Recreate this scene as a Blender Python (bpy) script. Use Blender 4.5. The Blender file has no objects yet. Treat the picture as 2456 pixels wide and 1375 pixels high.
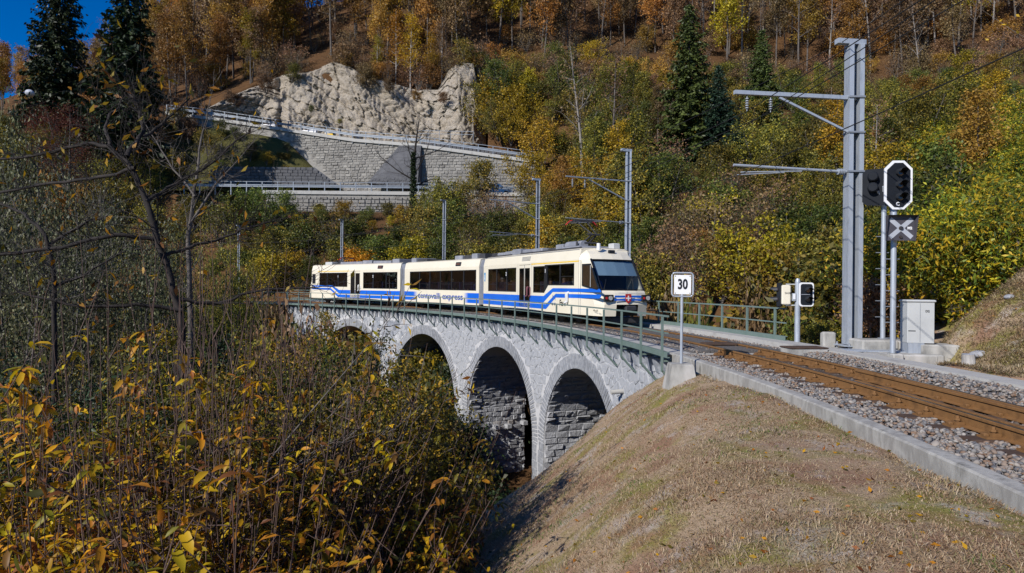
import bpy, math, random
import numpy as np
from mathutils import Vector, Matrix
# ---------------------------------------------------------------- camera, sky, sun, exposure
sc = bpy.context.scene
COL = sc.collection
FPX, CAMH, ROLL = 1500.0, 1.52, 0.0095          # focal length in photo pixels, eye height over rail head, camera roll
cd = bpy.data.cameras.new('camera'); cam = bpy.data.objects.new('camera', cd); COL.objects.link(cam)
cd.sensor_width = 36.0; cd.lens = 36.0 * FPX / 2456.0; cd.clip_end = 2000; cd.clip_start = 0.05
cd.shift_y = -1.5 / 2456.0
cam.matrix_world = Matrix.Translation((0, 0, CAMH)) @ Matrix.Rotation(math.radians(90), 4, 'X') @ Matrix.Rotation(ROLL, 4, 'Z')
sc.camera = cam
SUN_DIR = Vector((-0.677, -0.736, math.tan(math.radians(32)))).normalized()      # towards the sun
sun_el = math.asin(SUN_DIR.z); sun_az = math.atan2(SUN_DIR.x, SUN_DIR.y)
world = bpy.data.worlds.new('World'); sc.world = world; world.use_nodes = True
wn = world.node_tree.nodes; wl = world.node_tree.links
sky = wn.new('ShaderNodeTexSky'); sky.sky_type = 'NISHITA'; sky.sun_disc = False
sky.sun_elevation = sun_el; sky.sun_rotation = sun_az; sky.altitude = 1500; sky.air_density = 1.0; sky.dust_density = 0.0; sky.ozone_density = 5.0
hsv = wn.new('ShaderNodeHueSaturation'); hsv.inputs['Saturation'].default_value = 1.45; hsv.inputs['Hue'].default_value = .512; wl.new(sky.outputs[0], hsv.inputs['Color'])
wl.new(hsv.outputs[0], wn['Background'].inputs[0]); wn['Background'].inputs[1].default_value = 0.11
sd = bpy.data.lights.new('sun', 'SUN'); sd.energy = 4.9; sd.angle = math.radians(0.5); sd.color = (1.0, 0.955, 0.90)
so = bpy.data.objects.new('sun', sd); COL.objects.link(so)
so.rotation_euler = SUN_DIR.to_track_quat('Z', 'Y').to_euler()
sc.view_settings.view_transform = 'Standard'; sc.view_settings.look = 'None'; sc.view_settings.exposure = 0.1; sc.view_settings.gamma = 1.0
sc.cycles.max_bounces = 6; sc.cycles.diffuse_bounces = 2; sc.cycles.glossy_bounces = 3; sc.cycles.transparent_max_bounces = 8
sc.cycles.transmission_bounces = 4; sc.cycles.use_denoising = True
sc.cycles.caustics_reflective = False; sc.cycles.caustics_refractive = False
# ---------------------------------------------------------------- helpers
rng = np.random.default_rng(7); rnd = random.Random(7)
PI = math.pi; R_ = math.radians
CX, CY, RC = -46.85, 9.66, 53.05                # the curve of the line: centre and radius of the track
def pol(R, deg, z=0.0):
    a = R_(deg); return Vector((CX + R * math.cos(a), CY + R * math.sin(a), z))
def ray(px, py):
    a = px - 1228; b = 686 - py
    return ((a * math.cos(ROLL) - b * math.sin(ROLL)) / FPX, (b * math.cos(ROLL) + a * math.sin(ROLL)) / FPX)
def W(px, py, d):
    u, v = ray(px, py); return Vector((u * d, d, CAMH + v * d))
def circ(px, py, R):                             # where a sight line meets the upright cylinder of radius R
    u, v = ray(px, py); a = u * u + 1; b = -2 * u * CX - 2 * CY; c = CX * CX + CY * CY - R * R
    d = (-b + math.sqrt(b * b - 4 * a * c)) / (2 * a); return Vector((u * d, d, CAMH + v * d))
def smooth(a, b, x):
    t = np.clip((np.asarray(x, float) - a) / (b - a), 0, 1); return t * t * (3 - 2 * t)
def lerp(a, b, t): return a + (b - a) * t

def tag(o, label=None, cat=None, group=None, kind=None):
    if label: o['label'] = label
    if cat: o['category'] = cat
    if group: o['group'] = group
    if kind: o['kind'] = kind
    return o
def thing(name, label, cat, loc=(0, 0, 0), rz=0.0, group=None, kind=None):
    o = bpy.data.objects.new(name, None); COL.objects.link(o); o.location = loc; o.rotation_euler = (0, 0, rz); o.empty_display_size = .3
    return tag(o, label, cat, group, kind)
def link(name, me, parent=None, mats=None):
    o = bpy.data.objects.new(name, me); COL.objects.link(o)
    if parent is not None: o.parent = parent
    if mats is not None:
        for m in (mats if isinstance(mats, (list, tuple)) else [mats]): me.materials.append(m)
    return o
def np_mesh(name, V, F, smooth_=False, midx=None):
    """V (n,3); F list of integer arrays (m,k)"""
    me = bpy.data.meshes.new(name)
    V = np.ascontiguousarray(V, dtype=np.float32); F = [np.asarray(f, dtype=np.int32) for f in F if len(f)]
    me.vertices.add(len(V)); me.vertices.foreach_set('co', V.ravel())
    loops = np.concatenate([f.ravel() for f in F]); tot = np.concatenate([np.full(len(f), f.shape[1], np.int32) for f in F])
    start = np.concatenate([[0], np.cumsum(tot)[:-1]]).astype(np.int32)
    me.loops.add(len(loops)); me.loops.foreach_set('vertex_index', loops)
    me.polygons.add(len(tot)); me.polygons.foreach_set('loop_start', start)
    if midx is not None: me.polygons.foreach_set('material_index', np.asarray(midx, np.int32))
    if smooth_: me.polygons.foreach_set('use_smooth', np.ones(len(tot), bool))
    me.update(calc_edges=True); return me
class MB:
    """collects simple shapes and links them as one mesh object"""
    def __init__(s): s.v = []; s.f = []
    def add(s, vs, fs):
        n = len(s.v); s.v += [tuple(v) for v in vs]; s.f += [tuple(i + n for i in f) for f in fs]; return s
    def box(s, c, size, M=None):
        x, y, z = [d / 2 for d in size]; c = Vector(c)
        vs = [Vector((sx * x, sy * y, sz * z)) for sx in (-1, 1) for sy in (-1, 1) for sz in (-1, 1)]
        if M is not None: vs = [M @ v for v in vs]
        return s.add([v + c for v in vs], [(0, 1, 3, 2), (4, 6, 7, 5), (0, 4, 5, 1), (2, 3, 7, 6), (0, 2, 6, 4), (1, 5, 7, 3)])
    def chbox(s, c, size, b=.01, M=None):        # box with chamfered upright and horizontal edges
        x, y, z = [d / 2 for d in size]; c = Vector(c); vs = []
        for zz, k in ((-z, b), (-z + b, 0), (z - b, 0), (z, b)):
            X, Y = x - k, y - k
            vs += [(-X + b, -Y, zz), (X - b, -Y, zz), (X, -Y + b, zz), (X, Y - b, zz), (X - b, Y, zz), (-X + b, Y, zz), (-X, Y - b, zz), (-X, -Y + b, zz)]
        vs = [Vector(v) for v in vs]
        if M is not None: vs = [M @ v for v in vs]
        fs = [tuple(range(7, -1, -1)), tuple(range(24, 32))]
        for r in range(3): fs += [(r * 8 + i, r * 8 + (i + 1) % 8, r * 8 + 8 + (i + 1) % 8, r * 8 + 8 + i) for i in range(8)]
        return s.add([v + c for v in vs], fs)
    def bar(s, a, b, w, h=None, up=(0, 0, 1)):
        a, b = Vector(a), Vector(b); h = h or w; d = (b - a).normalized(); u = Vector(up)
        if abs(d.dot(u)) > .98: u = Vector((1, 0, 0))
        sx = d.cross(u).normalized() * w / 2; sy = sx.cross(d).normalized() * h / 2
        vs = [p + i * sx + j * sy for p in (a, b) for i, j in ((-1, -1), (1, -1), (1, 1), (-1, 1))]
        return s.add(vs, [(3, 2, 1, 0), (4, 5, 6, 7)] + [(i, (i + 1) % 4, 4 + (i + 1) % 4, 4 + i) for i in range(4)])
    def tube(s, pts, rad, n=8, cap=True):
        pts = [Vector(p) for p in pts]
        if not isinstance(rad, (list, tuple)): rad = [rad] * len(pts)
        rings = []
        for i, p in enumerate(pts):
            d = (pts[min(i + 1, len(pts) - 1)] - pts[max(i - 1, 0)]).normalized()
            u = Vector((0, 0, 1)) if abs(d.z) < .9 else Vector((1, 0, 0))
            a = d.cross(u).normalized(); b = a.cross(d)
            rings.append([p + rad[i] * (math.cos(2 * PI * k / n) * a + math.sin(2 * PI * k / n) * b) for k in range(n)])
        fs = []
        for i in range(len(pts) - 1): fs += [(i * n + k, i * n + (k + 1) % n, (i + 1) * n + (k + 1) % n, (i + 1) * n + k) for k in range(n)]
        if cap: fs += [tuple(range(n - 1, -1, -1)), tuple(range((len(pts) - 1) * n, len(pts) * n))]
        return s.add([v for r in rings for v in r], fs)
    def prism(s, poly, axis_o, ex, ey, ez, depth):   # polygon (u,v) in ex,ey, extruded along ez
        o = Vector(axis_o); ex, ey, ez = Vector(ex), Vector(ey), Vector(ez); n = len(poly)
        lo = [o + u * ex + v * ey for u, v in poly]; hi = [p + ez * depth for p in lo]
        return s.add(lo + hi, [tuple(range(n - 1, -1, -1)), tuple(range(n, 2 * n))] + [(i, (i + 1) % n, n + (i + 1) % n, n + i) for i in range(n)])
    def build(s, name, mat, parent=None, off=None, smooth_=False):
        me = bpy.data.meshes.new(name)
        vs = s.v if off is None else [tuple(Vector(v) - Vector(off)) for v in s.v]
        me.from_pydata(vs, [], s.f); me.update()
        if smooth_:
            for p in me.polygons: p.use_smooth = True
        return link(name, me, parent, mat)
def wpart(name, mb, mat, root, smooth_=False):    # a part laid out in world coordinates
    return mb.build(name, mat, root, root.location, smooth_)
def sweep(mb, R, d0, d1, prof, step=1.0):         # profile (dr, z) swept along the curve of the line
    n = max(2, int(abs(d1 - d0) / step) + 1); k = len(prof); vs = []
    for i in range(n):
        a = d0 + (d1 - d0) * i / (n - 1)
        for dr, z in prof: vs.append(pol(R + dr, a, z))
    fs = [tuple(range(k)), tuple(range((n - 1) * k + k - 1, (n - 1) * k - 1, -1))]
    for i in range(n - 1):
        fs += [(i * k + j, (i + 1) * k + j, (i + 1) * k + (j + 1) % k, i * k + (j + 1) % k) for j in range(k)]
    return mb.add(vs, fs)
def rect(r0, r1, z0, z1): return [(r0, z0), (r1, z0), (r1, z1), (r0, z1)]
# ---------------------------------------------------------------- materials
def new_mat(name):
    m = bpy.data.materials.new(name); m.use_nodes = True; nt = m.node_tree; return m, nt, nt.nodes['Principled BSDF']
def ramp(nt, cols, interp='LINEAR'):
    r = nt.nodes.new('ShaderNodeValToRGB'); e = r.color_ramp.elements; r.color_ramp.interpolation = interp
    for i, c in enumerate(cols):
        pos, col = c if isinstance(c[1], (tuple, list)) else (i / max(1, len(cols) - 1), c)
        el = e[i] if i < 2 else e.new(pos)
        el.position = pos; el.color = (*col, 1)
    return r
def coords(nt, kind='Object', scale=(1, 1, 1)):
    t = nt.nodes.new('ShaderNodeTexCoord'); mp = nt.nodes.new('ShaderNodeMapping'); mp.inputs['Scale'].default_value = scale
    nt.links.new(t.outputs[kind], mp.inputs[0]); return mp.outputs[0]
def noise(nt, vec, scale, detail=6, rough=.6):
    n = nt.nodes.new('ShaderNodeTexNoise'); n.inputs['Scale'].default_value = scale; n.inputs['Detail'].default_value = detail; n.inputs['Roughness'].default_value = rough
    nt.links.new(vec, n.inputs['Vector']); return n.outputs['Fac']
def bump(nt, bs, h, strength, dist=.02):
    b = nt.nodes.new('ShaderNodeBump'); b.inputs['Strength'].default_value = strength; b.inputs['Distance'].default_value = dist
    nt.links.new(h, b.inputs['Height']); nt.links.new(b.outputs[0], bs.inputs['Normal']); return b
def mixc(nt, fac, a, b, mode='MIX'):
    m = nt.nodes.new('ShaderNodeMix'); m.data_type = 'RGBA'; m.blend_type = mode
    for sock, v in ((m.inputs[0], fac), (m.inputs[6], a), (m.inputs[7], b)):
        if isinstance(v, (int, float)): sock.default_value = v
        elif isinstance(v, tuple): sock.default_value = (*v, 1)
        else: nt.links.new(v, sock)
    return m.outputs[2]
def mat(name, cols, scale=4, rough=.8, metal=0.0, bmp=0.0, bscale=None, stretch=(1, 1, 1), dist=.02, spec=.35, island=None, detail=6):
    """noise-blended colours, optional relief, optional shade per loose piece"""
    m, nt, bs = new_mat(name)
    bs.inputs['Roughness'].default_value = rough; bs.inputs['Metallic'].default_value = metal; bs.inputs['Specular IOR Level'].default_value = spec
    vec = coords(nt, 'Object', stretch)
    if len(cols) == 1: cols = [tuple(c * .88 for c in cols[0]), tuple(min(1, c * 1.1) for c in cols[0])]
    fac = noise(nt, vec, scale, detail); lo = .3; n = len(cols)
    r = ramp(nt, [(lo + (1 - 2 * lo) * i / (n - 1), c) for i, c in enumerate(cols)]); nt.links.new(fac, r.inputs[0]); out = r.outputs[0]
    if island:
        g = nt.nodes.new('ShaderNodeNewGeometry'); ri = ramp(nt, island); nt.links.new(g.outputs['Random Per Island'], ri.inputs[0])
        out = mixc(nt, 1.0, out, ri.outputs[0], 'MULTIPLY')
    nt.links.new(out, bs.inputs['Base Color'])
    if bmp: bump(nt, bs, noise(nt, vec, bscale or scale * 3, 8, .65), bmp, dist)
    return m
def leaf_mat(name, cols, trans=.35, rough=.5, objvar=.35):
    m, nt, bs = new_mat(name); bs.inputs['Roughness'].default_value = rough; bs.inputs['Specular IOR Level'].default_value = .3
    g = nt.nodes.new('ShaderNodeNewGeometry'); r = ramp(nt, cols); nt.links.new(g.outputs['Random Per Island'], r.inputs[0])
    oi = nt.nodes.new('ShaderNodeObjectInfo'); hs = nt.nodes.new('ShaderNodeHueSaturation')
    mr = nt.nodes.new('ShaderNodeMapRange'); mr.inputs['To Min'].default_value = 1 - objvar; mr.inputs['To Max'].default_value = 1 + objvar * .8
    nt.links.new(oi.outputs['Random'], mr.inputs[0]); nt.links.new(mr.outputs[0], hs.inputs['Value'])
    m2 = nt.nodes.new('ShaderNodeMath'); m2.operation = 'MULTIPLY'; m2.inputs[1].default_value = 7.31; nt.links.new(oi.outputs['Random'], m2.inputs[0])
    m3 = nt.nodes.new('ShaderNodeMath'); m3.operation = 'FRACT'; nt.links.new(m2.outputs[0], m3.inputs[0])
    mh = nt.nodes.new('ShaderNodeMapRange'); mh.inputs['To Min'].default_value = .478; mh.inputs['To Max'].default_value = .518
    nt.links.new(m3.outputs[0], mh.inputs[0]); nt.links.new(mh.outputs[0], hs.inputs['Hue']); nt.links.new(r.outputs[0], hs.inputs['Color'])
    nt.links.new(hs.outputs[0], bs.inputs['Base Color'])
    tr = nt.nodes.new('ShaderNodeBsdfTranslucent'); nt.links.new(hs.outputs[0], tr.inputs[0])
    mx = nt.nodes.new('ShaderNodeMixShader'); mx.inputs[0].default_value = trans
    out = nt.nodes['Material Output']; nt.links.new(bs.outputs[0], mx.inputs[1]); nt.links.new(tr.outputs[0], mx.inputs[2]); nt.links.new(mx.outputs[0], out.inputs[0])
    return m
def glass_mat(name, tint, refl=.9, base=.04):
    m, nt, bs = new_mat(name); nt.nodes.remove(bs)
    t = nt.nodes.new('ShaderNodeBsdfTransparent'); t.inputs[0].default_value = (*tint, 1)
    gl = nt.nodes.new('ShaderNodeBsdfGlossy'); gl.inputs['Roughness'].default_value = .03; gl.inputs[0].default_value = (refl, refl, refl, 1)
    lw = nt.nodes.new('ShaderNodeLayerWeight'); lw.inputs[0].default_value = .5
    pw = nt.nodes.new('ShaderNodeMath'); pw.operation = 'POWER'; pw.inputs[1].default_value = 3.0; nt.links.new(lw.outputs['Facing'], pw.inputs[0])
    fr = nt.nodes.new('ShaderNodeMath'); fr.operation = 'MULTIPLY_ADD'; fr.inputs[1].default_value = .6; fr.inputs[2].default_value = base; nt.links.new(pw.outputs[0], fr.inputs[0])
    mx = nt.nodes.new('ShaderNodeMixShader'); nt.links.new(fr.outputs[0], mx.inputs[0]); nt.links.new(t.outputs[0], mx.inputs[1]); nt.links.new(gl.outputs[0], mx.inputs[2])
    nt.links.new(mx.outputs[0], nt.nodes['Material Output'].inputs[0]); return m

mt = {}
GV = [(.0, (.7, .7, .7)), (1., (1.15, 1.15, 1.15))]
mt['mortar'] = mat('mortar', [(.30, .305, .31), (.52, .52, .52), (.43, .43, .44)], 1.3, .9, bmp=.6, bscale=14)
mt['stone'] = mat('viaduct_stone', [(.19, .20, .215), (.37, .38, .395), (.29, .30, .315)], 5, .85, bmp=.9, bscale=22, dist=.015,
                  island=[(0, (.55, .57, .62)), (.3, (.82, .86, .92)), (.6, (1.05, 1.05, 1.05)), (.9, (1.45, 1.44, 1.42)), (.95, (1.2, 1.05, .88)), (1, (1.1, .92, .76))])
mt['voussoir'] = mat('voussoir_stone', [(.17, .18, .20), (.34, .35, .365)], 6, .85, bmp=.6, bscale=24, dist=.012, island=[(0, (.62, .65, .7)), (.6, (1, 1, 1)), (1, (1.25, 1.25, 1.24))])
mt['block'] = mat('pier_block_stone', [(.26, .265, .275), (.46, .465, .48)], 4, .9, bmp=1., bscale=9, dist=.05, island=[(0, (.7, .7, .72)), (.8, (1.1, 1.1, 1.1)), (1, (1.1, 1.0, .9))])
mt['concrete'] = mat('concrete', [(.30, .29, .27), (.42, .41, .38), (.36, .35, .33)], 2.2, .9, bmp=.4, bscale=40, dist=.01)
mt['kerb'] = mat('kerb_concrete', [(.13, .125, .11), (.37, .36, .33), (.25, .24, .22), (.38, .37, .34)], 3.2, .92, bmp=.35, bscale=26, dist=.012, stretch=(1, 1, .45), detail=9)
mt['found'] = mat('foundation_concrete', [(.16, .155, .145), (.36, .35, .32), (.47, .45, .42)], 2.6, .92, bmp=.5, bscale=26, dist=.012, stretch=(1, 1, .5))
mt['green'] = mat('green_paint', [(.115, .165, .145), (.15, .20, .18)], 3, .55)
mt['galv'] = mat('galvanised_steel', [(.29, .325, .37), (.42, .455, .50), (.35, .385, .43)], 2.5, .5, .35, stretch=(3, 3, .6))
mt['galv_dark'] = mat('weathered_galvanised_steel', [(.20, .22, .25), (.30, .32, .35)], 3, .55, .3)
mt['rust'] = mat('rail_rust', [(.11, .055, .02), (.21, .105, .036), (.155, .076, .027)], 5, .75, bmp=.15, stretch=(1, 1, 1))
mt['railhead'] = mat('worn_rail_head', [(.16, .13, .11), (.28, .25, .22)], 6, .34, .85)
mt['sleeper'] = mat('sleeper_steel', [(.045, .03, .022), (.10, .06, .04)], 5, .85, bmp=.2)
mt['ballast_bed'] = mat('ballast_bed', [(.04, .035, .03), (.15, .14, .13), (.09, .075, .065)], 22, .95, bmp=1., bscale=26, dist=.04)
mt['ballast'] = mat('ballast_stone', [(.9, .9, .9), (1., 1., 1.)], 20, .85, bmp=.3, bscale=40, dist=.005,
                    island=[(0, (.09, .09, .10)), (.22, (.18, .175, .17)), (.45, (.28, .255, .225)), (.62, (.23, .165, .12)), (.78, (.36, .335, .30)), (.9, (.17, .10, .06)), (1, (.26, .175, .12))])
mt['ballast_dark'] = mat('oily_ballast_stone', [(.9, .9, .9), (1., 1., 1.)], 20, .8, bmp=.3, bscale=40, dist=.005, island=[(0, (.03, .025, .022)), (.5, (.07, .055, .045)), (.85, (.13, .10, .08)), (1, (.24, .2, .17))])
mt['white'] = mat('white_paint', [(.72, .72, .72), (.80, .80, .80)], 3, .45)
mt['black'] = mat('black_paint', [(.018, .02, .024), (.030, .033, .038)], 3, .5)
mt['slate'] = mat('dark_signal_housing', [(.010, .012, .016), (.016, .019, .025)], 3, .7, spec=.15)
mt['plum'] = mat('dark_grey_screen', [(.055, .052, .062), (.075, .07, .082)], 3, .5)
mt['cross'] = mat('pale_grey_cross_paint', [(.36, .38, .42), (.43, .45, .49)], 3, .5)
mt['lens'] = mat('dark_lens', [(.03, .02, .012), (.05, .03, .02)], 3, .12, spec=.8)
mt['amber'] = mat('amber_lens', [(.22, .09, .03), (.30, .13, .05)], 3, .15, spec=.8)
mt['cabinet'] = mat('grey_cabinet_paint', [(.42, .43, .425), (.50, .51, .50)], 2, .5)
mt['cream'] = mat('cream_train_paint', [(.70, .64, .50), (.755, .695, .555)], .8, .3, bmp=.02, spec=.5)
mt['deepblue'] = mat('deep_blue_lettering', [(.006, .06, .34)], 2, .4)
mt['blue'] = mat('blue_train_paint', [(.008, .11, .56), (.012, .14, .64)], .8, .32, spec=.5)
mt['yellow'] = mat('yellow_line_paint', [(.80, .52, .05)], 2, .4)
mt['roofgrey'] = mat('roof_equipment_grey', [(.19, .20, .23), (.30, .31, .34)], 1.6, .6, .1)
mt['roofdark'] = mat('roof_equipment_dark', [(.03, .03, .033), (.06, .06, .065)], 2, .6)
mt['bellows'] = mat('grey_bellows', [(.15, .16, .18), (.24, .25, .28)], 3, .5, .1)
mt['frame'] = mat('black_window_frame', [(.014, .015, .017), (.022, .023, .026)], 2, .35, spec=.4)
mt['glass'] = glass_mat('tinted_window_glass', (.62, .64, .66))
mt['wsglass'] = glass_mat('windscreen_glass', (.82, .86, .88))
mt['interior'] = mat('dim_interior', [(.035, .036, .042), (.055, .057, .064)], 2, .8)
mt['seatblue'] = mat('blue_seat_fabric', [(.02, .035, .11), (.03, .05, .15)], 4, .9)
mt['blind'] = mat('blue_grey_sun_blind', [(.15, .23, .31), (.17, .255, .335)], 2, .8)
mt['red'] = mat('red_paint', [(.42, .02, .02), (.5, .03, .03)], 3, .45)
mt['rubber'] = mat('black_rubber', [(.012, .012, .012), (.02, .02, .02)], 4, .7)
mt['lamp'] = mat('headlight_glass', [(.55, .54, .50), (.7, .69, .66)], 6, .1, .3, spec=.8)
mt['signwhite'] = mat('sign_white', [(.74, .74, .74), (.79, .79, .79)], 2, .5)
mt['wallstone'] = mat('road_wall_stone', [(.13, .12, .108), (.30, .285, .26), (.23, .215, .195)], .9, .9, bmp=.7, bscale=4, dist=.08, stretch=(1, 1, 2.2), island=[(0, (.7, .7, .7)), (1, (1.2, 1.2, 1.18))])
mt['walldark'] = mat('dark_wall_stone', [(.07, .07, .075), (.13, .13, .135)], 1.2, .9, bmp=.6, bscale=5, dist=.06, stretch=(1, 1, 2.2), island=[(0, (.75, .75, .75)), (1, (1.2, 1.2, 1.2))])  # dark grey walls; on the wing wall this tone paints its shade
mt['asphalt'] = mat('asphalt', [(.045, .045, .045), (.065, .065, .065)], 3, .9)
mt['guard'] = mat('guard_rail_steel', [(.17, .195, .225), (.25, .275, .31)], 3, .5, .3)
mt['bark'] = mat('grey_brown_bark', [(.06, .05, .042), (.15, .13, .115)], 6, .9, bmp=.5, bscale=14, stretch=(1, 1, .3))
mt['bark_mid'] = mat('weathered_grey_bark', [(.14, .12, .105), (.30, .27, .24)], 5, .85, bmp=.3, stretch=(1, 1, .5))
mt['bark_pale'] = mat('pale_bark', [(.24, .22, .20), (.50, .48, .45)], 5, .85, bmp=.3, stretch=(1, 1, .5))
mt['bark_dark'] = mat('dark_bark', [(.012, .010, .009), (.04, .032, .028)], 7, .9, bmp=.5, stretch=(1, 1, .4))
mt['twig'] = mat('red_brown_twig', [(.06, .036, .028), (.14, .09, .07)], 9, .75)
mt['twig_grey'] = mat('grey_twig', [(.07, .06, .052), (.17, .15, .13)], 9, .8)
mt['fluff'] = mat('grey_seed_fluff', [(.16, .14, .13), (.26, .24, .225)], 9, .95)
L = leaf_mat
mt['lf_olive'] = L('olive_leaves', [(.045, .052, .014), (.12, .12, .024), (.23, .20, .034), (.42, .32, .04)], objvar=.5)
mt['lf_yellow'] = L('yellow_autumn_leaves', [(.10, .085, .014), (.30, .23, .02), (.56, .40, .024), (.40, .25, .024)], objvar=.45)
mt['lf_brown'] = L('brown_autumn_leaves', [(.10, .063, .036), (.22, .135, .07), (.32, .20, .085), (.25, .17, .085)], objvar=.45)
mt['lf_rust'] = L('rust_autumn_leaves', [(.15, .085, .025), (.35, .19, .04), (.50, .28, .045), (.35, .22, .05)], objvar=.4)
mt['lf_gold'] = L('golden_birch_leaves', [(.40, .24, .015), (.55, .34, .02), (.62, .32, .015), (.34, .22, .02)])
mt['lf_green'] = L('green_leaves', [(.028, .045, .013), (.07, .10, .02), (.13, .16, .03), (.24, .23, .04)], objvar=.45)
mt['lf_robinia'] = L('yellow_green_pinnate_leaves', [(.04, .07, .014), (.10, .15, .02), (.20, .24, .025), (.50, .42, .025), (.50, .33, .02)], objvar=.4)
mt['lf_chestnut'] = L('chestnut_leaves', [(.05, .055, .010), (.24, .20, .012), (.62, .41, .012), (.60, .33, .012), (.36, .16, .02), (.13, .06, .022)])
mt['lf_vine'] = L('lime_vine_leaves', [(.04, .058, .012), (.10, .135, .018), (.21, .235, .022), (.32, .29, .025)])
mt['lf_bramble'] = L('bramble_leaves', [(.035, .042, .012), (.11, .11, .02), (.25, .21, .022), (.46, .31, .022)])
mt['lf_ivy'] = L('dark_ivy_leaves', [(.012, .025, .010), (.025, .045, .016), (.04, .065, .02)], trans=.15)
mt['lf_grey'] = L('grey_green_leaves', [(.018, .022, .010), (.042, .048, .018), (.09, .098, .036), (.20, .20, .09)], trans=.2)
mt['lf_red'] = L('dull_red_leaves', [(.10, .02, .015), (.20, .04, .03), (.16, .06, .04)])
mt['needle'] = L('spruce_needles', [(.009, .017, .006), (.018, .032, .009), (.032, .050, .013)], trans=.1, objvar=.2)
mt['needle2'] = L('yellowish_spruce_needles', [(.03, .044, .011), (.06, .082, .018), (.095, .125, .026)], trans=.1, objvar=.2)
mt['needle3'] = L('blue_green_fir_needles', [(.008, .02, .012), (.018, .038, .022), (.03, .055, .03)], trans=.1, objvar=.2)
mt['straw'] = L('dry_grass', [(.20, .125, .07), (.46, .33, .205), (.38, .25, .15), (.28, .19, .10), (.56, .43, .30), (.42, .31, .19), (.19, .18, .06)], trans=.25, objvar=.0)
mt['weed'] = L('green_weed', [(.07, .12, .025), (.13, .19, .04), (.24, .26, .06)], trans=.25, objvar=.1)
mt['redgrass'] = L('reddish_dry_grass', [(.20, .11, .065), (.34, .20, .12), (.46, .31, .20)], trans=.25, objvar=0)
mt['skin'] = mat('skin', [(.42, .25, .18)], 4, .6)
mt['hair'] = mat('dark_hair', [(.03, .02, .015)], 8, .7)
mt['hairgrey'] = mat('grey_hair', [(.35, .34, .33)], 8, .7)
for nm, c in dict(navy=(.03, .06, .22), paleblue=(.35, .42, .52), teal=(.03, .35, .35), maroon=(.14, .05, .06), greycloth=(.14, .14, .15), whitecloth=(.6, .6, .58), orange=(.5, .16, .05)).items():
    mt['c_' + nm] = mat(nm + '_cloth', [c], 5, .85)
mt['rock'] = None
# ---------------------------------------------------------------- terrain
ROAD2 = [(1285, 386, 80), (1000, 347, 82), (850, 335, 84), (700, 312, 86), (500, 282, 88), (400, 270, 92)]   # outer edge of the upper road
R2 = [W(*p) for p in ROAD2][::-1]                # left to right
R2x = [p.x for p in R2]; R2y = [p.y for p in R2]; R2z = [p.z for p in R2]
Z1 = 12.8; YW1 = 76.0                            # lower road level and its outer edge
CT = [(p, d, y) for p, d, y in [
    (1400, 47, 600), (1700, 42, 640), (2000, 38, 650), (2400, 32, 600), (1200, 60, 575), (900, 68, 560), (600, 72, 540),
    (1450, 62, 440), (1650, 60, 430), (2000, 56, 430), (2400, 48, 420), (1500, 82, 330), (1800, 82, 310), (2200, 78, 290),
    (1600, 112, 170), (2100, 112, 160), (2400, 104, 130), (1300, 108, 170), (1150, 101, 155), (1000, 101, 215), (820, 101, 150), (660, 102, 188), (540, 98, 245), (460, 97, 262),
    (1200, 165, -60), (1700, 165, -70), (2300, 165, -80), (850, 160, 0), (560, 150, 60), (430, 165, 95), (250, 165, 200), (60, 165, 262), (-200, 165, 300),
    (300, 120, 240), (60, 120, 285), (350, 92, 268), (150, 85, 330), (0, 80, 350), (-250, 80, 380), (-250, 120, 300), (2700, 100, 100), (2800, 60, 300)]]
cp = [tuple(W(p, y, d)) for p, d, y in CT]
for a in (-35, -25, -15, -5, 4, 10): cp.append((*pol(57.4, a)[:2], -.3))
for a in (48, 56, 64, 72, 80, 95): cp.append((*pol(57.6, a)[:2], -.4))
for a in (18, 26, 34, 41): cp.append((*pol(61, a)[:2], -1.5))
cp += [(p.x * 1.5, p.y * 1.5, p.z * 1.12) for p in [W(1200, -60, 165), W(1900, -70, 165), W(2600, -60, 165)]]
cp += [(p.x * 1.4, p.y * 1.4, p.z * .8) for p in [W(560, 60, 150), W(250, 125, 165), W(0, 190, 165)]]
cp = np.array(cp); _n = len(cp)
def _phi(r2): return .5 * r2 * np.log(r2 + 1e-9)
_d2 = ((cp[:, None, :2] - cp[None, :, :2]) ** 2).sum(-1)
_A = np.zeros((_n + 3, _n + 3)); _A[:_n, :_n] = _phi(_d2) + np.eye(_n) * 12.0
_A[:_n, _n] = 1; _A[:_n, _n + 1:] = cp[:, :2]; _A[_n, :_n] = 1; _A[_n + 1:, :_n] = cp[:, :2].T
_w = np.linalg.solve(_A, np.concatenate([cp[:, 2], [0, 0, 0]]))
def tps(x, y):
    sh = np.shape(x); x = np.ravel(x).astype(float); y = np.ravel(y).astype(float); out = np.empty(len(x))
    for i in range(0, len(x), 20000):
        xx, yy = x[i:i + 20000], y[i:i + 20000]
        k = _phi((xx[:, None] - cp[None, :, 0]) ** 2 + (yy[:, None] - cp[None, :, 1]) ** 2)
        out[i:i + 20000] = k @ _w[:_n] + _w[_n] + xx * _w[_n + 1] + yy * _w[_n + 2]
    return out.reshape(sh)
_gx = rng.random((64, 64))
def vnoise(x, y, s):                              # cheap value noise
    x = np.asarray(x, float) / s; y = np.asarray(y, float) / s
    i = np.floor(x).astype(int); j = np.floor(y).astype(int); fx = x - i; fy = y - j; fx = fx * fx * (3 - 2 * fx); fy = fy * fy * (3 - 2 * fy)
    g = lambda a, b: _gx[a % 64, b % 64]
    return (g(i, j) * (1 - fx) + g(i + 1, j) * fx) * (1 - fy) + (g(i, j + 1) * (1 - fx) + g(i + 1, j + 1) * fx) * fy - .5
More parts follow.
